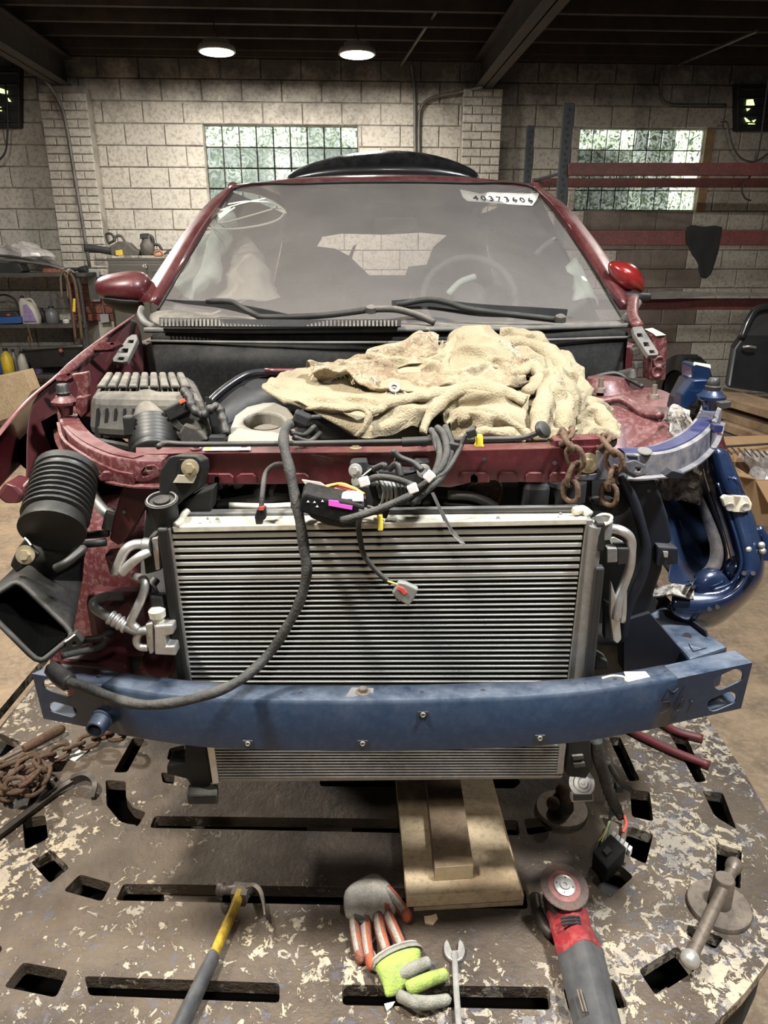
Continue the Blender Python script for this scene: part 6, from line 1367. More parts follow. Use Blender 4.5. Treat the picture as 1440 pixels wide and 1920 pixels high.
r4 = rrect([P(-38, 1132, 1.0), P(34, 1088, 1.045), P(140, 1190, 1.01), P(74, 1244, .965)], k=.16)
MB().loft([r0, r1, r2, r3, r4], cap=False).done('duct_body', 'plastic_matt', du, smooth='auto', solid=.003)
MB().loft([[p.lerp(sum(r, V()) / len(r), .10) for p in r] for r in (r4, r3, r2, r1)], cap=False).done('duct_shade_liner', 'void', du)  # black inner sheet painted as the deep shade of the mouth
MB().prism([p.lerp(sum(r2, V()) / len(r2), .03) for p in r2][::2], (0, .002, .001)).done('duct_shade_cap', 'void', du)  # black sheet across the duct, shade painted in for its depth
MB().tube(r4, .005, 6, sm=1, closed=True).done('mouth_rim', 'plastic', du, smooth=True)
MB().loft([r1, r0], cap=False).done('duct_collar', 'plastic', du, smooth='auto', solid=.004, off=1)
MB().prism(PP([(30, 1030), (48, 1008), (62, 1030), (74, 1040), (60, 1055), (30, 1075), (18, 1060)], 1.055), (0, .008, 0)).done('mount_ear', 'plastic', du, bevel=.003)
bolt(MB(), P(48, 1040, 1.052), V((0, -1, .3)), .009, .008).done('mount_grommet', 'gold', du, smooth='auto')
MB().tube([P(46, 1008, 1.05), P(52, 1014, 1.048), P(58, 1022, 1.046)], .0015, 5).done('spring_clip', 'wire_white', du)
MB().prism(PP([(124, 1196), (140, 1186), (155, 1204), (150, 1214), (122, 1222)], .99), (0, .012, 0), [PP([(136, 1205), (141, 1204), (142, 1209), (137, 1210)], .99)]).done('mount_ear', 'plastic', du, bevel=.002)
MB().tube([P(122, 1203, .985), P(130, 1198, .985), P(140, 1190, .985)], .0015, 5).done('spring_clip', 'wire_white', du)
MB().tube([P(104, 1066, 1.02), P(125, 1055, 1.02), P(150, 1035, 1.04), P(157, 1028, 1.05)], .007, 8).done('duct_strap', 'rubber', du, smooth=True)
# ================================================================ CANVAS ON THE ENGINE
M('canvas', (.30, .252, .16), .95, dirt=(.20, .16, .095), damt=.6, dscale=7, fine=(.24, .19, .13), famt=.28, fscale=55, bump=.7, bscale=240, thresh=.53)
M('canvas_tan', (.30, .245, .155), .95, dirt=(.15, .092, .05), damt=.75, dscale=12, fine=(.44, .38, .27), famt=.35, fscale=60, bump=.9, bscale=160)
M('canvas_thread', (.55, .48, .34), .95)
cv = thing('canvas_tarp', 'crumpled beige canvas tarp with frayed brown edges heaped over the engine', 'tarp', P(830, 830, 1.4))
def sheet(name, rows, m, amp=.012, sc=11., seed=0., res=11, thick=.004, fold=.007, fdir=(1, .4), tuck=0):
    g = [spline(r, res) for r in G3(rows)]
    g = list(map(list, zip(*[spline(list(c), res) for c in zip(*g)])))
    R, C = len(g), len(g[0])
    for i, r in enumerate(g):
        for j, p in enumerate(r):
            q = p * sc + V((seed, seed * .7, -seed))
            n = noise.noise_vector(q) * amp
            s = V((p.x * fdir[0] + p.z * fdir[1], p.y, p.z * fdir[0] - p.x * fdir[1]))
            s = V((s.x * 1.0, s.y, s.z * .45)) + noise.noise_vector(p * 5 + V((seed, 3, 1))) * .05
            k1 = (1 - min(1, abs(noise.noise(s * 9 + V((seed, 1, 7)))) * 2.4)) ** 2
            k2 = (1 - min(1, abs(noise.noise(s * 21 + V((2, seed, 7)))) * 2.4)) ** 2
            n += V((0, -.8, .65)) * (fold * (3.4 * k1 + 1.3 * k2))
            r[j] = p + n
    return MB().grid(g).done(name, m, cv, smooth=True, solid=thick, sub=1)
sheet('fold', [[(840, 665, 1.8), (900, 650, 1.82), (1000, 660, 1.8), (1080, 720, 1.7)], [(640, 710, 1.68), (760, 720, 1.66), (960, 720, 1.6), (1090, 760, 1.55)], [(640, 790, 1.5), (760, 800, 1.46), (960, 800, 1.42), (1100, 800, 1.42)], [(690, 850, 1.40), (780, 850, 1.38), (960, 850, 1.36), (1110, 850, 1.36)]], 'canvas', .01, 8, 4)
sheet('fold', [[(556, 697, 1.64), (640, 690, 1.63), (740, 690, 1.6), (840, 690, 1.6), (930, 695, 1.58)],
               [(520, 711, 1.52), (620, 718, 1.52), (730, 726, 1.48), (830, 728, 1.48), (940, 720, 1.5)],
               [(496, 723, 1.44), (600, 748, 1.42), (700, 757, 1.38), (790, 760, 1.38), (880, 745, 1.43)],
               [(493, 730, 1.42), (570, 768, 1.36), (660, 795, 1.32), (740, 792, 1.32), (820, 772, 1.39)],
               [(512, 742, 1.43), (600, 776, 1.38), (676, 824, 1.31), (730, 818, 1.32), (790, 802, 1.36)]], 'canvas', .007, 9, 1, fold=.006)
sheet('torn_fold', [[(572, 700, 1.56), (640, 680, 1.62), (720, 678, 1.62), (800, 692, 1.6), (880, 690, 1.6), (985, 686, 1.6)],
                    [(578, 698, 1.535), (636, 694, 1.54), (720, 704, 1.52), (800, 712, 1.50), (880, 706, 1.50), (985, 698, 1.53)],
                    [(584, 712, 1.51), (640, 706, 1.495), (690, 728, 1.46), (730, 742, 1.44), (800, 736, 1.445), (870, 736, 1.44), (985, 716, 1.49)][:1] + [(640, 708, 1.495), (705, 738, 1.45), (790, 738, 1.44), (870, 738, 1.44), (985, 716, 1.49)],
                    [(590, 716, 1.53), (645, 718, 1.51), (712, 748, 1.47), (795, 748, 1.455), (880, 752, 1.455), (990, 728, 1.50)]], 'canvas_tan', .012, 16, 2, fold=.012)
sheet('torn_fold', [[(688, 668, 1.67), (740, 646, 1.69), (800, 620, 1.71), (826, 624, 1.71)], [(672, 690, 1.6), (740, 672, 1.61), (800, 652, 1.64), (830, 660, 1.66)], [(690, 702, 1.56), (750, 694, 1.565), (800, 688, 1.58), (824, 690, 1.6)]], 'canvas_tan', .014, 18, 5)
sheet('fold', [[(700, 664, 1.64), (690, 672, 1.6), (705, 690, 1.57)], [(745, 680, 1.6), (742, 690, 1.57), (750, 702, 1.545)], [(800, 680, 1.6), (800, 692, 1.57), (805, 704, 1.545)], [(828, 650, 1.64), (836, 672, 1.61), (832, 700, 1.57)]], 'canvas', .006, 14, 8)
sheet('fold', [[(836, 668, 1.72), (848, 628, 1.75), (880, 613, 1.77), (915, 622, 1.76), (950, 642, 1.74)], [(826, 692, 1.62), (848, 668, 1.60), (885, 645, 1.60), (925, 652, 1.62), (962, 664, 1.64)], [(842, 708, 1.54), (868, 696, 1.53), (900, 688, 1.53), (940, 692, 1.54), (980, 700, 1.55)]], 'canvas', .007, 9, 3, fold=.006)
sheet('fold', [[(930, 634, 1.78), (1000, 640, 1.78), (1050, 668, 1.74), (1086, 708, 1.66), (1102, 748, 1.58)], [(935, 650, 1.69), (1000, 660, 1.67), (1045, 692, 1.62), (1076, 732, 1.56), (1092, 772, 1.5)], [(950, 672, 1.62), (1000, 688, 1.585), (1035, 718, 1.55), (1062, 758, 1.49), (1072, 800, 1.41)], [(975, 702, 1.54), (1002, 722, 1.5), (1022, 752, 1.46), (1042, 790, 1.4), (1045, 825, 1.33)]], 'canvas', .006, 8, 7, fold=.012, fdir=(.6, -.9))
sheet('fold', [[(820, 772, 1.45), (850, 746, 1.46), (900, 736, 1.47), (950, 736, 1.47), (990, 747, 1.46)], [(832, 792, 1.38), (860, 765, 1.39), (905, 757, 1.39), (945, 757, 1.39), (985, 768, 1.4)], [(842, 815, 1.34), (868, 785, 1.34), (910, 785, 1.33), (950, 790, 1.32), (992, 800, 1.33)], [(850, 833, 1.32), (880, 830, 1.31), (920, 833, 1.3), (960, 836, 1.29), (1002, 836, 1.29)]], 'canvas', .008, 10, 6, fold=.011, fdir=(.3, .9))
sheet('fold', [[(1008, 702, 1.53), (1040, 692, 1.52), (1082, 722, 1.53)], [(998, 742, 1.44), (1035, 735, 1.41), (1078, 762, 1.44)], [(1003, 792, 1.36), (1040, 785, 1.33), (1078, 802, 1.38)], [(1008, 834, 1.29), (1045, 832, 1.28), (1078, 817, 1.32)]], 'canvas', .009, 12, 12, fold=.010, fdir=(1, -.3))
sheet('fold', [[(1085, 735, 1.62), (1115, 745, 1.62), (1140, 775, 1.60)], [(1080, 770, 1.5), (1112, 775, 1.48), (1149, 797, 1.5)], [(1072, 805, 1.42), (1110, 810, 1.39), (1153, 817, 1.44)], [(1070, 828, 1.34), (1110, 832, 1.32), (1153, 838, 1.38)]], 'canvas', .005, 9, 15, fold=.012, fdir=(1, .5))
def roll(pts, r, m='canvas', fl=.75, seed=0):
    q = [P(p[0], p[1], p[2] - .022) for p in pts]
    mb = MB().tube(q, lambda k: 1.15 * r * (.75 + .5 * sin(pi * min(1, max(0, k))) + .12 * sin(k * 17 + seed)), prof=[(cos(a), sin(a) * fl) for a in [2 * pi * i / 14 for i in range(14)]], sm=12)
    mb.v = [p + noise.noise_vector(p * 26 + V((seed, 0, 0))) * .0065 + noise.noise_vector(p * 60 + V((seed, 0, 0))) * .003 for p in mb.v]
    mb.done('rolled_fold', m, cv, smooth=True)
roll([(494, 729, 1.41), (545, 752, 1.385), (610, 766, 1.36), (680, 770, 1.335), (690, 790, 1.32), (668, 818, 1.31)], .007)
roll([(690, 772, 1.335), (740, 752, 1.37), (800, 742, 1.40), (860, 726, 1.43)], .010, seed=2)
roll([(792, 810, 1.34), (805, 775, 1.38), (835, 745, 1.41), (890, 727, 1.42), (950, 735, 1.40), (985, 752, 1.38)], .012, seed=3)
roll([(862, 800, 1.33), (872, 780, 1.33), (905, 772, 1.33), (945, 782, 1.32), (975, 805, 1.31), (1000, 818, 1.30)], .012, seed=5)
roll([(870, 822, 1.31), (905, 812, 1.30), (950, 815, 1.295), (985, 828, 1.29)], .011, seed=9)
roll([(1012, 828, 1.28), (1012, 780, 1.33), (1025, 735, 1.39), (1045, 705, 1.46)], .013, seed=1)
roll([(1060, 822, 1.29), (1058, 780, 1.34), (1050, 740, 1.40), (1030, 712, 1.46)], .013, seed=4)
roll([(940, 640, 1.74), (1000, 648, 1.71), (1048, 680, 1.66), (1082, 725, 1.58), (1100, 768, 1.5)], .018, seed=7)
roll([(835, 700, 1.55), (838, 665, 1.62), (858, 632, 1.7), (890, 618, 1.74)], .009, seed=7)
roll([(968, 700, 1.52), (1000, 690, 1.55), (1015, 715, 1.5), (985, 735, 1.45)], .014, seed=8)
roll([(1090, 755, 1.52), (1125, 775, 1.46), (1142, 800, 1.42), (1146, 832, 1.37)], .013, seed=11)
mb = MB()
rnd = random.Random(3)
def fray(a, b, Y0, Y1, n, l=.02):
    for i in range(n):
        f = rnd.random(); p = P(a[0] + (b[0] - a[0]) * f + rnd.uniform(-5, 5), a[1] + (b[1] - a[1]) * f + rnd.uniform(-3, 6), Y0 + (Y1 - Y0) * f - .012)
        d = V((rnd.uniform(-1, 1), rnd.uniform(-1, -.2), rnd.uniform(-.9, .7))).normalized() * l * rnd.uniform(.5, 1.5)
        mb.tube([p, p + d * .5 + V((0, 0, .003)), p + d + V((rnd.uniform(-.005, .005), 0, -.004))], .0009, 4, sm=2)
for args in (((578, 690), (640, 690), 1.54, 1.52, 30), ((650, 700), (700, 712), 1.49, 1.47, 16), ((720, 738), (760, 742), 1.43, 1.43, 14), ((700, 668), (815, 622), 1.64, 1.69, 24), ((930, 640), (1030, 700), 1.66, 1.52, 45), ((1030, 710), (1060, 800), 1.42, 1.33, 40), ((1110, 790), (1145, 810), 1.44, 1.42, 25)): fray(*args)
o = mb.done('frayed_thread', 'canvas_thread', cv); o['kind'] = 'stuff'
for x, y, Y in ((905, 671, 1.58), (739, 727, 1.425)):
    MB().lathe(P(x, y, Y - .012), V((.1, -.7, .7)), [(0, .012), (.003, .011), (.003, .006), (-.003, .006)], 18, cap=False).done('eyelet', 'aluminium', cv, smooth='auto')
MB().box(P(630, 800, 1.40), (.16, .08, .07)).done('intake_manifold', 'black', car, bevel=.02)
# ================================================================ BACKGROUND, RIGHT
M('cloth_black', (.008, .008, .009), .95, bump=.3, bscale=40)
M('door_black', (.012, .013, .015), .3, coat=.4, dirt=(.025, .024, .024), damt=.5, dscale=4)
M('plank_wood', (.20, .13, .075), .8, dirt=(.10, .065, .038), damt=.7, dscale=6, fine=(.3, .22, .14), famt=.3, fscale=30)
M('grey_wood', (.17, .16, .145), .8, dirt=(.08, .075, .07), damt=.6, dscale=7)
M('cardboard', (.36, .225, .115), .85, dirt=(.28, .17, .085), damt=.4, dscale=10)
M('clear_bag', (.55, .52, .5), .25, dirt=(.3, .28, .26), damt=.6, dscale=25, alpha=.75)
M('tyre', (.010, .010, .010), .55, dirt=(.025, .024, .023), damt=.4, dscale=14)
M('cabinet', (.060, .055, .047), .5, .2, dirt=(.09, .08, .068), damt=.5, dscale=5)
M('jug_grey', (.42, .39, .34), .4); M('label_purple', (.16, .09, .26), .5, dirt=(.4, .36, .4), damt=.5, dscale=50); M('bin_blue', (.02, .07, .22), .45)
M('bottle_yellow', (.62, .44, .03), .4, dirt=(.3, .2, .03), damt=.4, dscale=30); M('bottle_grey', (.12, .12, .125), .4); M('saw_orange', (.28, .09, .03), .5)
M('board_grey', (.30, .31, .30), .6, dirt=(.18, .18, .17), damt=.5, dscale=7)
M('shelf_dark', (.045, .042, .04), .6, .3, dirt=(.09, .08, .07), damt=.5, dscale=9)
M('saw_body', (.045, .042, .036), .6, dirt=(.12, .10, .075), damt=.5, dscale=30)
YR = 7.0
def bbox(name, q, Y, dep, m, label, cat, parent=None, bevel=.006):
    o = MB().prism(PP(q, Y), (0, dep, 0)).done(name, m, parent, bevel=bevel)
    return tag(o, label, cat) if parent is None else o
rk = thing('pallet_rack', 'red and dark blue pallet rack standing along the right wall', 'rack', (P(1068, 600, YR).x, YR + .4, 0))
def upright(x0, x1, ytop, Y, xb):
    d = .05
    q = [P(x0, ytop, Y), P(x1, ytop, Y), V((P(x1, ytop, Y).x, Y, .0)), V((P(x0, ytop, Y).x, Y, .0))]
    o = MB().prism(q, (0, d, 0)).done('upright', 'rack_blue', rk, bevel=.004)
    w_ = q[1].x - q[0].x
    for k in range(26):
        z = q[0].z - .05 - k * .05
        if z < 1.3: break
        MB().box((q[0].x + w_ * (.42 if k % 2 else .58), Y - .001, z), (w_ * .22, .006, .022)).done('slot_hole', 'white_plastic' if 0 else 'cable', o)
upright(1058, 1078, 193, YR, 1058); upright(989, 1003, 235, YR + .75, 990)
def rbeam(x0, y0, y1, Y, x1=1560): return MB().prism(PP([(x0, y0), (x1, y0), (x1, y1), (x0, y1)], Y), (0, .05, 0)).done('rack_beam', 'rack_red', rk, bevel=.006)
rbeam(1066, 305, 329, YR - .03); rbeam(1000, 334, 351, YR + .72); rbeam(1070, 432, 460, YR - .03); rbeam(1078, 560, 581, YR - .03)
MB().cyl(P(1004, 338, YR + .72), P(1062, 322, YR + .02), .014, n=8).done('rack_brace', 'rack_blue', rk)
tag(MB().grid([[P(x, y, YR - .12) for x, y in ((1078, 551), (1190, 551), (1260, 546), (1340, 548), (1440, 549), (1560, 551))], [P(x, y, YR - .12) for x, y in ((1078, 561), (1190, 561), (1260, 560), (1340, 554), (1440, 555), (1560, 558))]]).done('metal_trim', 'grey_wood', solid=.06), 'long grey bent panel lying on the lowest red beam', 'panel')
ck = [[P(1287, 428, YR + .02), P(1300, 425, YR + .02), P(1318, 427, YR + .02), P(1338, 426, YR + .02), P(1353, 428, YR + .02)], [P(1287, 431, YR - 0.045), P(1300, 427, YR - 0.051), P(1318, 430, YR - 0.057), P(1338, 428, YR - 0.051), P(1353, 430, YR - 0.045)],
      [P(1289, 455, YR - 0.061), P(1302, 458, YR - 0.051), P(1320, 456, YR - 0.065), P(1337, 458, YR - 0.051), P(1350, 452, YR - 0.061)],
      [P(1296, 474, YR - 0.051), P(1306, 478, YR - 0.065), P(1321, 480, YR - 0.051), P(1334, 480, YR - 0.061), P(1345, 474, YR - 0.051)],
      [P(1308, 486, YR - 0.051), P(1313, 500, YR - 0.061), P(1323, 503, YR - 0.051), P(1334, 500, YR - 0.061), P(1340, 488, YR - 0.051)],
      [P(1309, 505, YR - 0.051), P(1314, 518, YR - 0.057), P(1322, 522, YR - 0.051), P(1330, 516, YR - 0.057), P(1334, 505, YR - 0.051)]]
tag(MB().grid(dense(ck, 5)).done('black_cloth', 'cloth_black', smooth=True, solid=.02), 'black cloth draped over the middle red rack beam', 'cloth')
dr = thing('spare_car_door', 'black car door leaning against the wall at the right edge', 'car door', P(1400, 738, 5.9))
MB().prism([P(1364, 728, 5.85), P(1376, 655, 5.95), P(1392, 632, 6.0), P(1470, 632, 6.0), P(1470, 742, 5.85), P(1440, 738, 5.85)], (0, .08, .02)).done('door_skin', 'door_black', dr, bevel=.02)
MB().tube([P(1390, 634, 5.99), P(1404, 600, 6.05), P(1424, 578, 6.1), P(1480, 574, 6.12)], .03, 8).done('window_frame', 'door_black', dr, smooth=True)
MB().prism([P(1392, 632, 6.03), P(1406, 602, 6.08), P(1425, 582, 6.12), P(1480, 578, 6.14), P(1480, 632, 6.03)], (0, .01, .002)).done('door_glass', 'side_glass', dr)
MB().tube([P(1393, 651, 5.93), P(1404, 650, 5.91), P(1417, 652, 5.92)], .012, 8).done('door_handle', 'aluminium', dr, smooth=True)
for q, lab in (([(1330, 738), (1360, 727), (1520, 770), (1520, 792)], 'wooden plank at the top of the pile under the car door'), ([(1345, 768), (1380, 762), (1520, 800), (1520, 822)], 'wooden plank in the middle of the pile at the right edge'), ([(1348, 790), (1380, 782), (1520, 828), (1520, 850)], 'wooden plank at the bottom of the pile at the right edge')):
    z = .52 - .12 * (q[0][1] > 740) - .06 * (q[0][1] > 775)
    tag(MB().prism([PZ(x, y, z) for x, y in q], (0, 0, -.06)).done('plank', 'plank_wood', bevel=.004), lab, 'plank')
tag(MB().prism([PZ(1335, 810, .27), PZ(1560, 872, .27), PZ(1560, 800, .27), PZ(1335, 780, .27)], (0, 0, -.27)).done('timber_crib', 'joist', bevel=.01), 'dark timber crib under the plank pile', 'crib')
ty = thing('tyre', 'black tyre standing behind the blue bracket box', 'tyre', (P(1285, 700, 6.9).x, 6.9, 0))
tcn = V((P(1284, 700, 6.9).x, 6.9, .345))
MB().lathe(tcn - V((.08, 0, 0)), V((1, .25, 0)), [(0, .2), (.01, .30), (.03, .345), (.17, .345), (.19, .30), (.20, .2), (.18, .19), (.02, .19)], 36, cap=False).done('tread', 'tyre', ty, smooth='auto')
for k in range(24):
    a = 2 * pi * k / 24; MB().box(tcn + V((.02, sin(a) * .343, cos(a) * .343)), (.15, .03, .012), Matrix.Rotation(-a, 4, 'X')).done('tread_block', 'tyre', ty, bevel=.003)
bx = thing('cardboard_box', 'open cardboard box with clear plastic at the right edge', 'box', PZ(1440, 985, 0))
B0 = PZ(1400, 985, 0); bw, bd, bh = .5, .4, .3
for c, s in (((B0.x + bw / 2, B0.y, bh / 2), (bw, .008, bh)), ((B0.x + bw / 2, B0.y + bd, bh / 2), (bw, .008, bh)), ((B0.x, B0.y + bd / 2, bh / 2), (.008, bd, bh)), ((B0.x + bw, B0.y + bd / 2, bh / 2), (.008, bd, bh))):
    MB().box(c, s).done('side', 'cardboard', bx)
MB().prism([(B0.x, B0.y + bd, bh), (B0.x + bw, B0.y + bd, bh), (B0.x + bw + .02, B0.y + bd + .1, bh + .16), (B0.x + .02, B0.y + bd + .12, bh + .14)], (0, .006, 0)).done('flap', 'cardboard', bx)
MB().prism([(B0.x, B0.y, bh), (B0.x + bw, B0.y, bh), (B0.x + bw, B0.y - .13, bh - .10), (B0.x + .03, B0.y - .13, bh - .10)], (0, 0, -.006)).done('flap', 'cardboard', bx)
MB().prism([(B0.x, B0.y, bh), (B0.x, B0.y + bd, bh), (B0.x - .12, B0.y + bd, bh + .05), (B0.x - .12, B0.y, bh + .02)], (0, 0, .006)).done('flap', 'cardboard', bx)
def lump(c, s, seed, amp=.35, n=14):
    mb = MB().sphere(c, 1, n, s); c = V(c)
    mb.v = [c + (p - c) * (1 + amp * noise.noise((p - c) * 9 + V((seed, 0, 0)))) for p in mb.v]
    return mb
tag(lump((B0.x + .2, B0.y + .18, bh + .01), (.19, .16, .13), 3, .6, 20).done('plastic_bag', 'clear_bag', smooth=False), 'crumpled clear plastic bag in the cardboard box', 'bag')
gt = MB()
for k in range(14): gt.cyl(PZ(1360 + k * 12, 838 + k * 1.2, .42), PZ(1372 + k * 12, 852 + k * 1.0, .42), .005, n=6)
gt.cyl(PZ(1352, 838, .42), PZ(1540, 826, .42), .008, n=6)
tag(gt.done('wire_grate', 'shelf_dark'), 'dark wire grate lying below the plank pile', 'grate')
# ================================================================ BACKGROUND, LEFT
def W(px, py, off): return PW(px, py, off)
def wprism(name, q, off, dep, m, parent=None, bevel=.004, smooth=False): return MB().prism([W(x, y, off) for x, y in q], WN * dep).done(name, m, parent, bevel=bevel)
def shelf(y, lab, off=.62, x1=158):
    a, b = W(-60, y + 4, off), W(x1, y, off)
    a.z = b.z = (a.z + b.z) / 2
    o = MB().prism([a, b, b + WN * (off - .05), a + WN * (off - .05)], (0, 0, -.035)).done('shelf_board', 'shelf_dark', sh, bevel=.003); return a.z
sh = thing('shelf_unit', 'dark steel shelf unit against the left wall', 'shelf', WP(wall_uz(60, 700, .4)[0], 0, .4))
z1 = shelf(510, ''); z2 = shelf(607, ''); z3 = shelf(702, '')
for x in (-50, 155):
    p = W(x, 607, .6); MB().prism([V((p.x, p.y, 0)), V((p.x + .03, p.y, 0)), V((p.x + .03, p.y + .03, 0)), V((p.x, p.y + .03, 0))], (0, 0, z1)).done('shelf_post', 'shelf_dark', sh)
tag(lump(W(35, 474, .35), (.28, .14, .09), 5, .7, 20).done('plastic_bag', 'clear_bag'), 'crumpled clear plastic bag on the top left shelf', 'bag')
tag(wprism('tool_case', [(-20, 492), (34, 494), (42, 508), (38, 512), (-20, 513)], .6, .2, 'black'), 'black tool case on the top shelf at the left edge', 'case')
tag(MB().tube([W(-20, 478, .5), W(30, 482, .5), W(80, 492, .5), W(125, 505, .5)], .014, 6).done('trim_strip', 'shelf_dark', smooth=True), 'long grey trim strip sagging along the top shelf', 'strip')
tag(MB().tube([W(-20, 487, .55), W(40, 490, .55), W(90, 497, .55), W(120, 505, .55)], .016, 6).done('trim_strip', 'conduit', smooth=True), 'long pale trim strip lying lower along the top shelf', 'strip')
tag(wprism('red_level', [(80, 504), (116, 505), (114, 511), (80, 511)], .62, .03, 'brick_red'), 'red tool case end on the top left shelf', 'tool')
tag(MB().lathe(W(133, 506, .5), WR, [(0, .014), (.06, .014), (.09, .03), (.15, .045), (.16, .045)], 14).done('funnel', 'black', smooth='auto'), 'black funnel nozzle at the end of the top shelf', 'funnel')
# jug
jg = thing('oil_jug', 'grey oil jug with a purple label on the middle shelf', 'jug', W(58, 607, .45))
jr = []
for y, x0, x1, d in ((606, 43, 77, .06), (595, 41, 77, .065), (580, 38, 72, .06), (568, 36, 64, .045), (563, 37, 50, .03), (559, 38, 47, .02)):
    a, b = W(x0, y, .45), W(x1, y, .45); c = (a + b) / 2; u = (b - a) / 2
    jr.append([c + u * (abs(cos(t)) ** .6 * (1 if cos(t) > 0 else -1)) + WN * d * (abs(sin(t)) ** .6 * (1 if sin(t) > 0 else -1)) for t in [2 * pi * i / 16 for i in range(16)]])
MB().loft(jr).done('bottle', 'jug_grey', jg, smooth='auto')
MB().tube([W(48, 562, .45), W(58, 561, .45), W(66, 572, .45), W(69, 581, .45)], .012, 8).done('handle', 'jug_grey', jg, smooth=True)
wprism('label', [(44, 603), (68, 603), (60, 585), (50, 570), (42, 572)], .53, .01, 'label_purple', jg)
MB().cyl(W(41, 560, .45), W(41, 555, .45), .02, n=12).done('cap', 'black', jg)
def bottle(cx, yb, yt, w_, m, lab, off=.4, cap='black'):
    t = thing('bottle', lab, 'bottle', W(cx, yb, off)); c = W(cx, yb, off); h = W(cx, yt, off).z - c.z; c.z = z3 if yb > 650 else z2; r = w_ / 2 * mpp(c)
    MB().lathe(c, Z, [(0, r * .92), (.008, r), (h * .6, r), (h * .76, r * .7), (h * .84, r * .36), (h * .92, r * .34)], 18).done('body', m, t, smooth='auto')
    MB().lathe(c + Z * h * .9, Z, [(0, r * .42), (h * .1, r * .4)], 14).done('cap', cap, t, smooth='auto')
bottle(100, 605, 574, 24, 'bottle_grey', 'grey bottle with a dark label on the middle shelf')
bottle(82, 605, 578, 14, 'black', 'slim black bottle between the jug and the grey bottle', .3)
bottle(124, 604, 595, 12, 'white_plastic', 'small pale jar near the end of the middle shelf', .45)
bottle(18, 703, 655, 22, 'bottle_yellow', 'yellow bottle on the bottom left shelf', .5)
bottle(32, 703, 660, 14, 'bottle_grey', 'dark grey bottle right of the yellow one', .4)
bottle(47, 703, 662, 18, 'jug_grey', 'pale grey bottle two right of the yellow one', .45)
bottle(64, 703, 665, 12, 'black', 'black bottle under the black tub', .4)
bottle(74, 703, 672, 14, 'label_purple', 'purple bottle under the black tub', .45)
bottle(2, 703, 668, 16, 'bin_blue', 'blue bottle at the left edge of the bottom shelf', .45)
bn = thing('parts_bin', 'blue parts bin with black lid on the middle shelf', 'bin', W(15, 612, .5))
wprism('tray', [(-20, 596), (36, 594), (38, 606), (-20, 608)], .58, .25, 'bin_blue', bn)
wprism('lid', [(-20, 586), (28, 584), (34, 594), (-20, 596)], .56, .22, 'black', bn)
wprism('sticker', [(12, 589), (18, 589), (18, 592), (12, 592)], .565, .01, 'conn_red', bn)
tb = thing('drip_tub', 'black drip tub hanging under the middle shelf', 'tub', W(95, 690, .5))
MB().loft([[W(60, 690, .55), W(135, 688, .55), W(135, 684, .34), W(60, 686, .34)], [W(42, 657, .6), W(155, 650, .6), W(155, 648, .30), W(42, 655, .30)]]).done('basin', 'black', tb, bevel=.01)
MB().tube([W(42, 656, .61), W(98, 652, .61), W(155, 649, .61)], .014, 8).done('rim', 'shelf_dark', tb, smooth=True)
MB().cyl(W(114, 657, .63), W(114, 657, .58), .02, n=12).done('drain_plug', 'brick_red', tb)
# clamps hanging on the post
for i, (x, lab) in enumerate(((128, 'rusty bar clamp hanging nearest the jug side of the shelf post'), (140, 'rusty bar clamp with a yellow tag hanging on the shelf post'))):
    t = thing('bar_clamp', lab, 'clamp', W(x + 14, 640, .66))
    MB().tube([W(x - 8, 512, .66), W(x, 530, .66), W(x + 6, 570, .66), W(x + 14, 640, .66)], .016, 8).done('bar', 'rust', t, smooth=True)
    MB().tube([W(x - 12, 560, .66), W(x - 14, 520, .66), W(x - 8, 508, .66), W(x, 512, .66)], .012, 8).done('jaw', 'iron', t, smooth=True)
    if i: wprism('tag', [(137, 560), (141, 560), (141, 585), (136, 585)], .69, .01, 'bottle_yellow', t)
tag(MB().tube([W(52, 610, .66), W(56, 628, .66), W(60, 640, .66), W(54, 640, .66), W(53, 630, .66), W(56, 648, .66)], .008, 6).done('wire_hook', 'rust', smooth=True), 'bent wire hook hanging from the middle shelf', 'hook')
tag(MB().tube([W(-10, 556, .3), W(10, 553, .3), W(28, 562, .35), W(34, 580, .4), W(30, 598, .42)], .010, 6).done('hose', 'cable', smooth=True), 'thin dark hose curling behind the oil jug', 'hose')
tag(wprism('wood_block', [(-30, 712), (46, 696), (60, 733), (50, 748), (22, 782), (-30, 800)], 1.3, .2, 'pine'), 'tan wooden board leaning at the left edge below the shelves', 'board')
wb = tag(wprism('grey_panel', [(160, 506), (186, 505), (188, 565), (170, 566)], .26, .02, 'board_grey'), 'grey hanging sheet on the red brick pier', 'panel')
MB().tube([W(181, 519, .275), W(184, 519, .275), W(184, 527, .275), W(181, 527, .275)], .004, 5, closed=True, sm=1).done('sheet_slot', 'black', wb)
bxo = thing('junction_box', 'white junction box with a conduit on the red brick pier', 'junction box', W(195, 605, .24))
wprism('box', [(187, 589), (203, 589), (205, 604), (188, 606)], .26, .04, 'board_grey', bxo)
MB().tube([W(191, 572, .23), W(194, 580, .23), W(195, 590, .23)], .012, 8).done('conduit_stub', 'conduit', bxo, smooth=True)
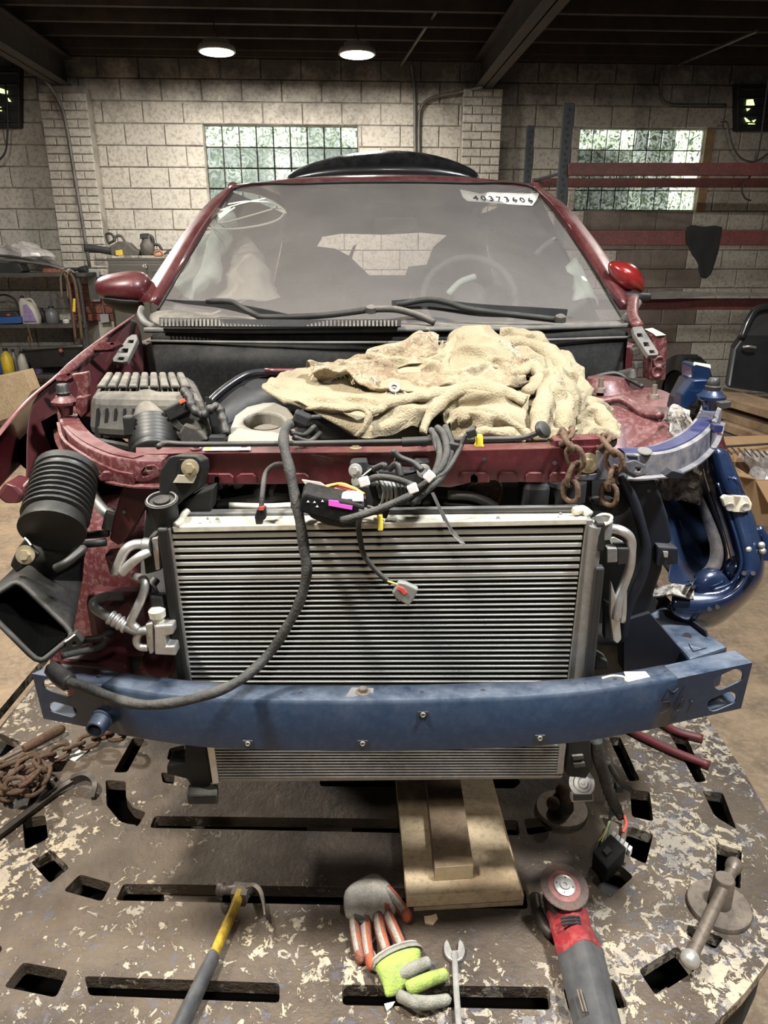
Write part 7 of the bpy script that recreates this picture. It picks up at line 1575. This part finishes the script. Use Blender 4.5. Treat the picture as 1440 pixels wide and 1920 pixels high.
# cabinet
cb_ = thing('steel_cabinet', 'dark steel cabinet with two doors behind the left mirror', 'cabinet', WP(wall_uz(260, 600, .5)[0], 0, .4))
a, b = W(202, 484, .62), W(345, 484, .62)
ztop = a.z
MB().prism([V((a.x, a.y, 0)), V((b.x, b.y, 0)), V((b.x, b.y, 0)) + WN * .5, V((a.x, a.y, 0)) + WN * .5], (0, 0, ztop - .03)).done('carcass', 'cabinet', cb_, bevel=.005)
MB().prism([V((a.x - .02, a.y, ztop - .03)), V((b.x + .02, b.y, ztop - .03)), V((b.x + .02, b.y, ztop - .03)) + WN * .52, V((a.x - .02, a.y, ztop - .03)) + WN * .52], (0, 0, .03)).done('top', 'shelf_dark', cb_, bevel=.004)
wl = (b - a).length
for k in range(2):
    u = (b - a).normalized(); p = a + u * (wl * .5 * k + .012) - WN * .012; w_ = wl * .5 - .02
    d_ = MB().prism([V((p.x, p.y, .1)), V(((p + u * w_).x, (p + u * w_).y, .1)), V(((p + u * w_).x, (p + u * w_).y, ztop - .06)), V((p.x, p.y, ztop - .06))], WN * .012).done('door', 'cabinet', cb_, bevel=.003)
    for j in range(3): MB().box(p + u * w_ * .28 + Z * (-.12 - .012 * j) - WN * .002, (w_ * .35, .004, .005), Rz).done('louvre', 'shelf_dark' if j % 2 else 'conduit', d_)
text('45', W(271, 499, .64), WR, Z, .05, 'white_plastic', cb_, 'painted_digit')
# chainsaw
cs = thing('chainsaw', 'old chainsaw with a dark bar cover lying on the cabinet', 'chainsaw', W(215, 480, .45))
MB().tube([W(158, 465, .45), W(175, 466, .45), W(200, 470, .45), W(222, 474, .45)], .035, prof=[(cos(t), sin(t) * .4) for t in [2 * pi * i / 12 for i in range(12)]], up=WN).done('bar_cover', 'black', cs, smooth=True)
wprism('engine', [(205, 462), (222, 452), (240, 455), (250, 466), (262, 472), (260, 479), (208, 479)], .5, .16, 'saw_body', cs, .012)
wprism('clutch_cover', [(216, 470), (228, 468), (230, 479), (217, 479)], .53, .03, 'bottle_yellow', cs)
MB().tube([W(203, 455, .45), W(199, 440, .45), W(209, 439, .45), W(214, 450, .45), W(204, 456, .45)], .012, 8, closed=True).done('hand_guard', 'black', cs, smooth=True)
MB().tube([W(214, 452, .45), W(218, 443, .45), W(228, 443, .45), W(236, 455, .45), W(248, 464, .45)], .014, 8).done('handle', 'saw_body', cs, smooth=True)
pp_ = thing('polisher', 'dark power tool standing with its handle up on the cabinet', 'power tool', W(282, 480, .45))
MB().lathe(W(278, 479, .45), Z, [(0, .06), (.02, .07), (.10, .07), (.13, .05), (.15, .045), (.19, .04)], 16).done('motor', 'saw_body', pp_, smooth='auto')
wprism('head', [(262, 438), (276, 437), (277, 447), (262, 448)], .5, .08, 'black', pp_, .008)
MB().tube([W(272, 442, .45), W(284, 444, .45), W(287, 455, .45), W(286, 470, .45)], .018, 8).done('handle', 'black', pp_, smooth=True)
MB().tube([W(287, 458, .45), W(298, 460, .45), W(304, 470, .45)], .014, 8).done('side_grip', 'black', pp_, smooth=True)
MB().tube([W(290, 474, .5), W(300, 470, .5), W(304, 478, .5), W(292, 479, .5)], .012, 6, closed=True).done('cord', 'saw_orange', pp_, smooth=True)
tag(MB().tube([W(308, 477, .45), W(318, 469, .45), W(330, 469, .45), W(326, 475, .45), W(312, 474, .45)], .010, 6).done('cable', 'shelf_dark', smooth=True), 'coiled dark cable on the cabinet beside the windshield', 'cable')
# repeats of one kind share a group phrase
GROUPS = {'conduit': 'conduits on the back wall', 'wall_fan': 'louvred wall fans', 'cable': 'loose cables by the wall', 'wood_plank': 'pale boards stacked under the radiator',
          'work_glove': 'gloves lying on the bench', 'anchor_clamp': 'flanged anchors in the bench', 'chain': 'rusty chains', 'hose': 'loose hoses', 'plank': 'planks piled at the right edge',
          'plastic_bag': 'crumpled plastic bags', 'trim_strip': 'trim strips on the top shelf', 'bottle': 'bottles on the left shelves', 'bar_clamp': 'clamps hanging on the shelf post'}
for o in list(COL.objects):
    k = o.name.split('.')[0]
    if o.parent is None and 'category' in o and 'group' not in o and k in GROUPS: o['group'] = GROUPS[k]
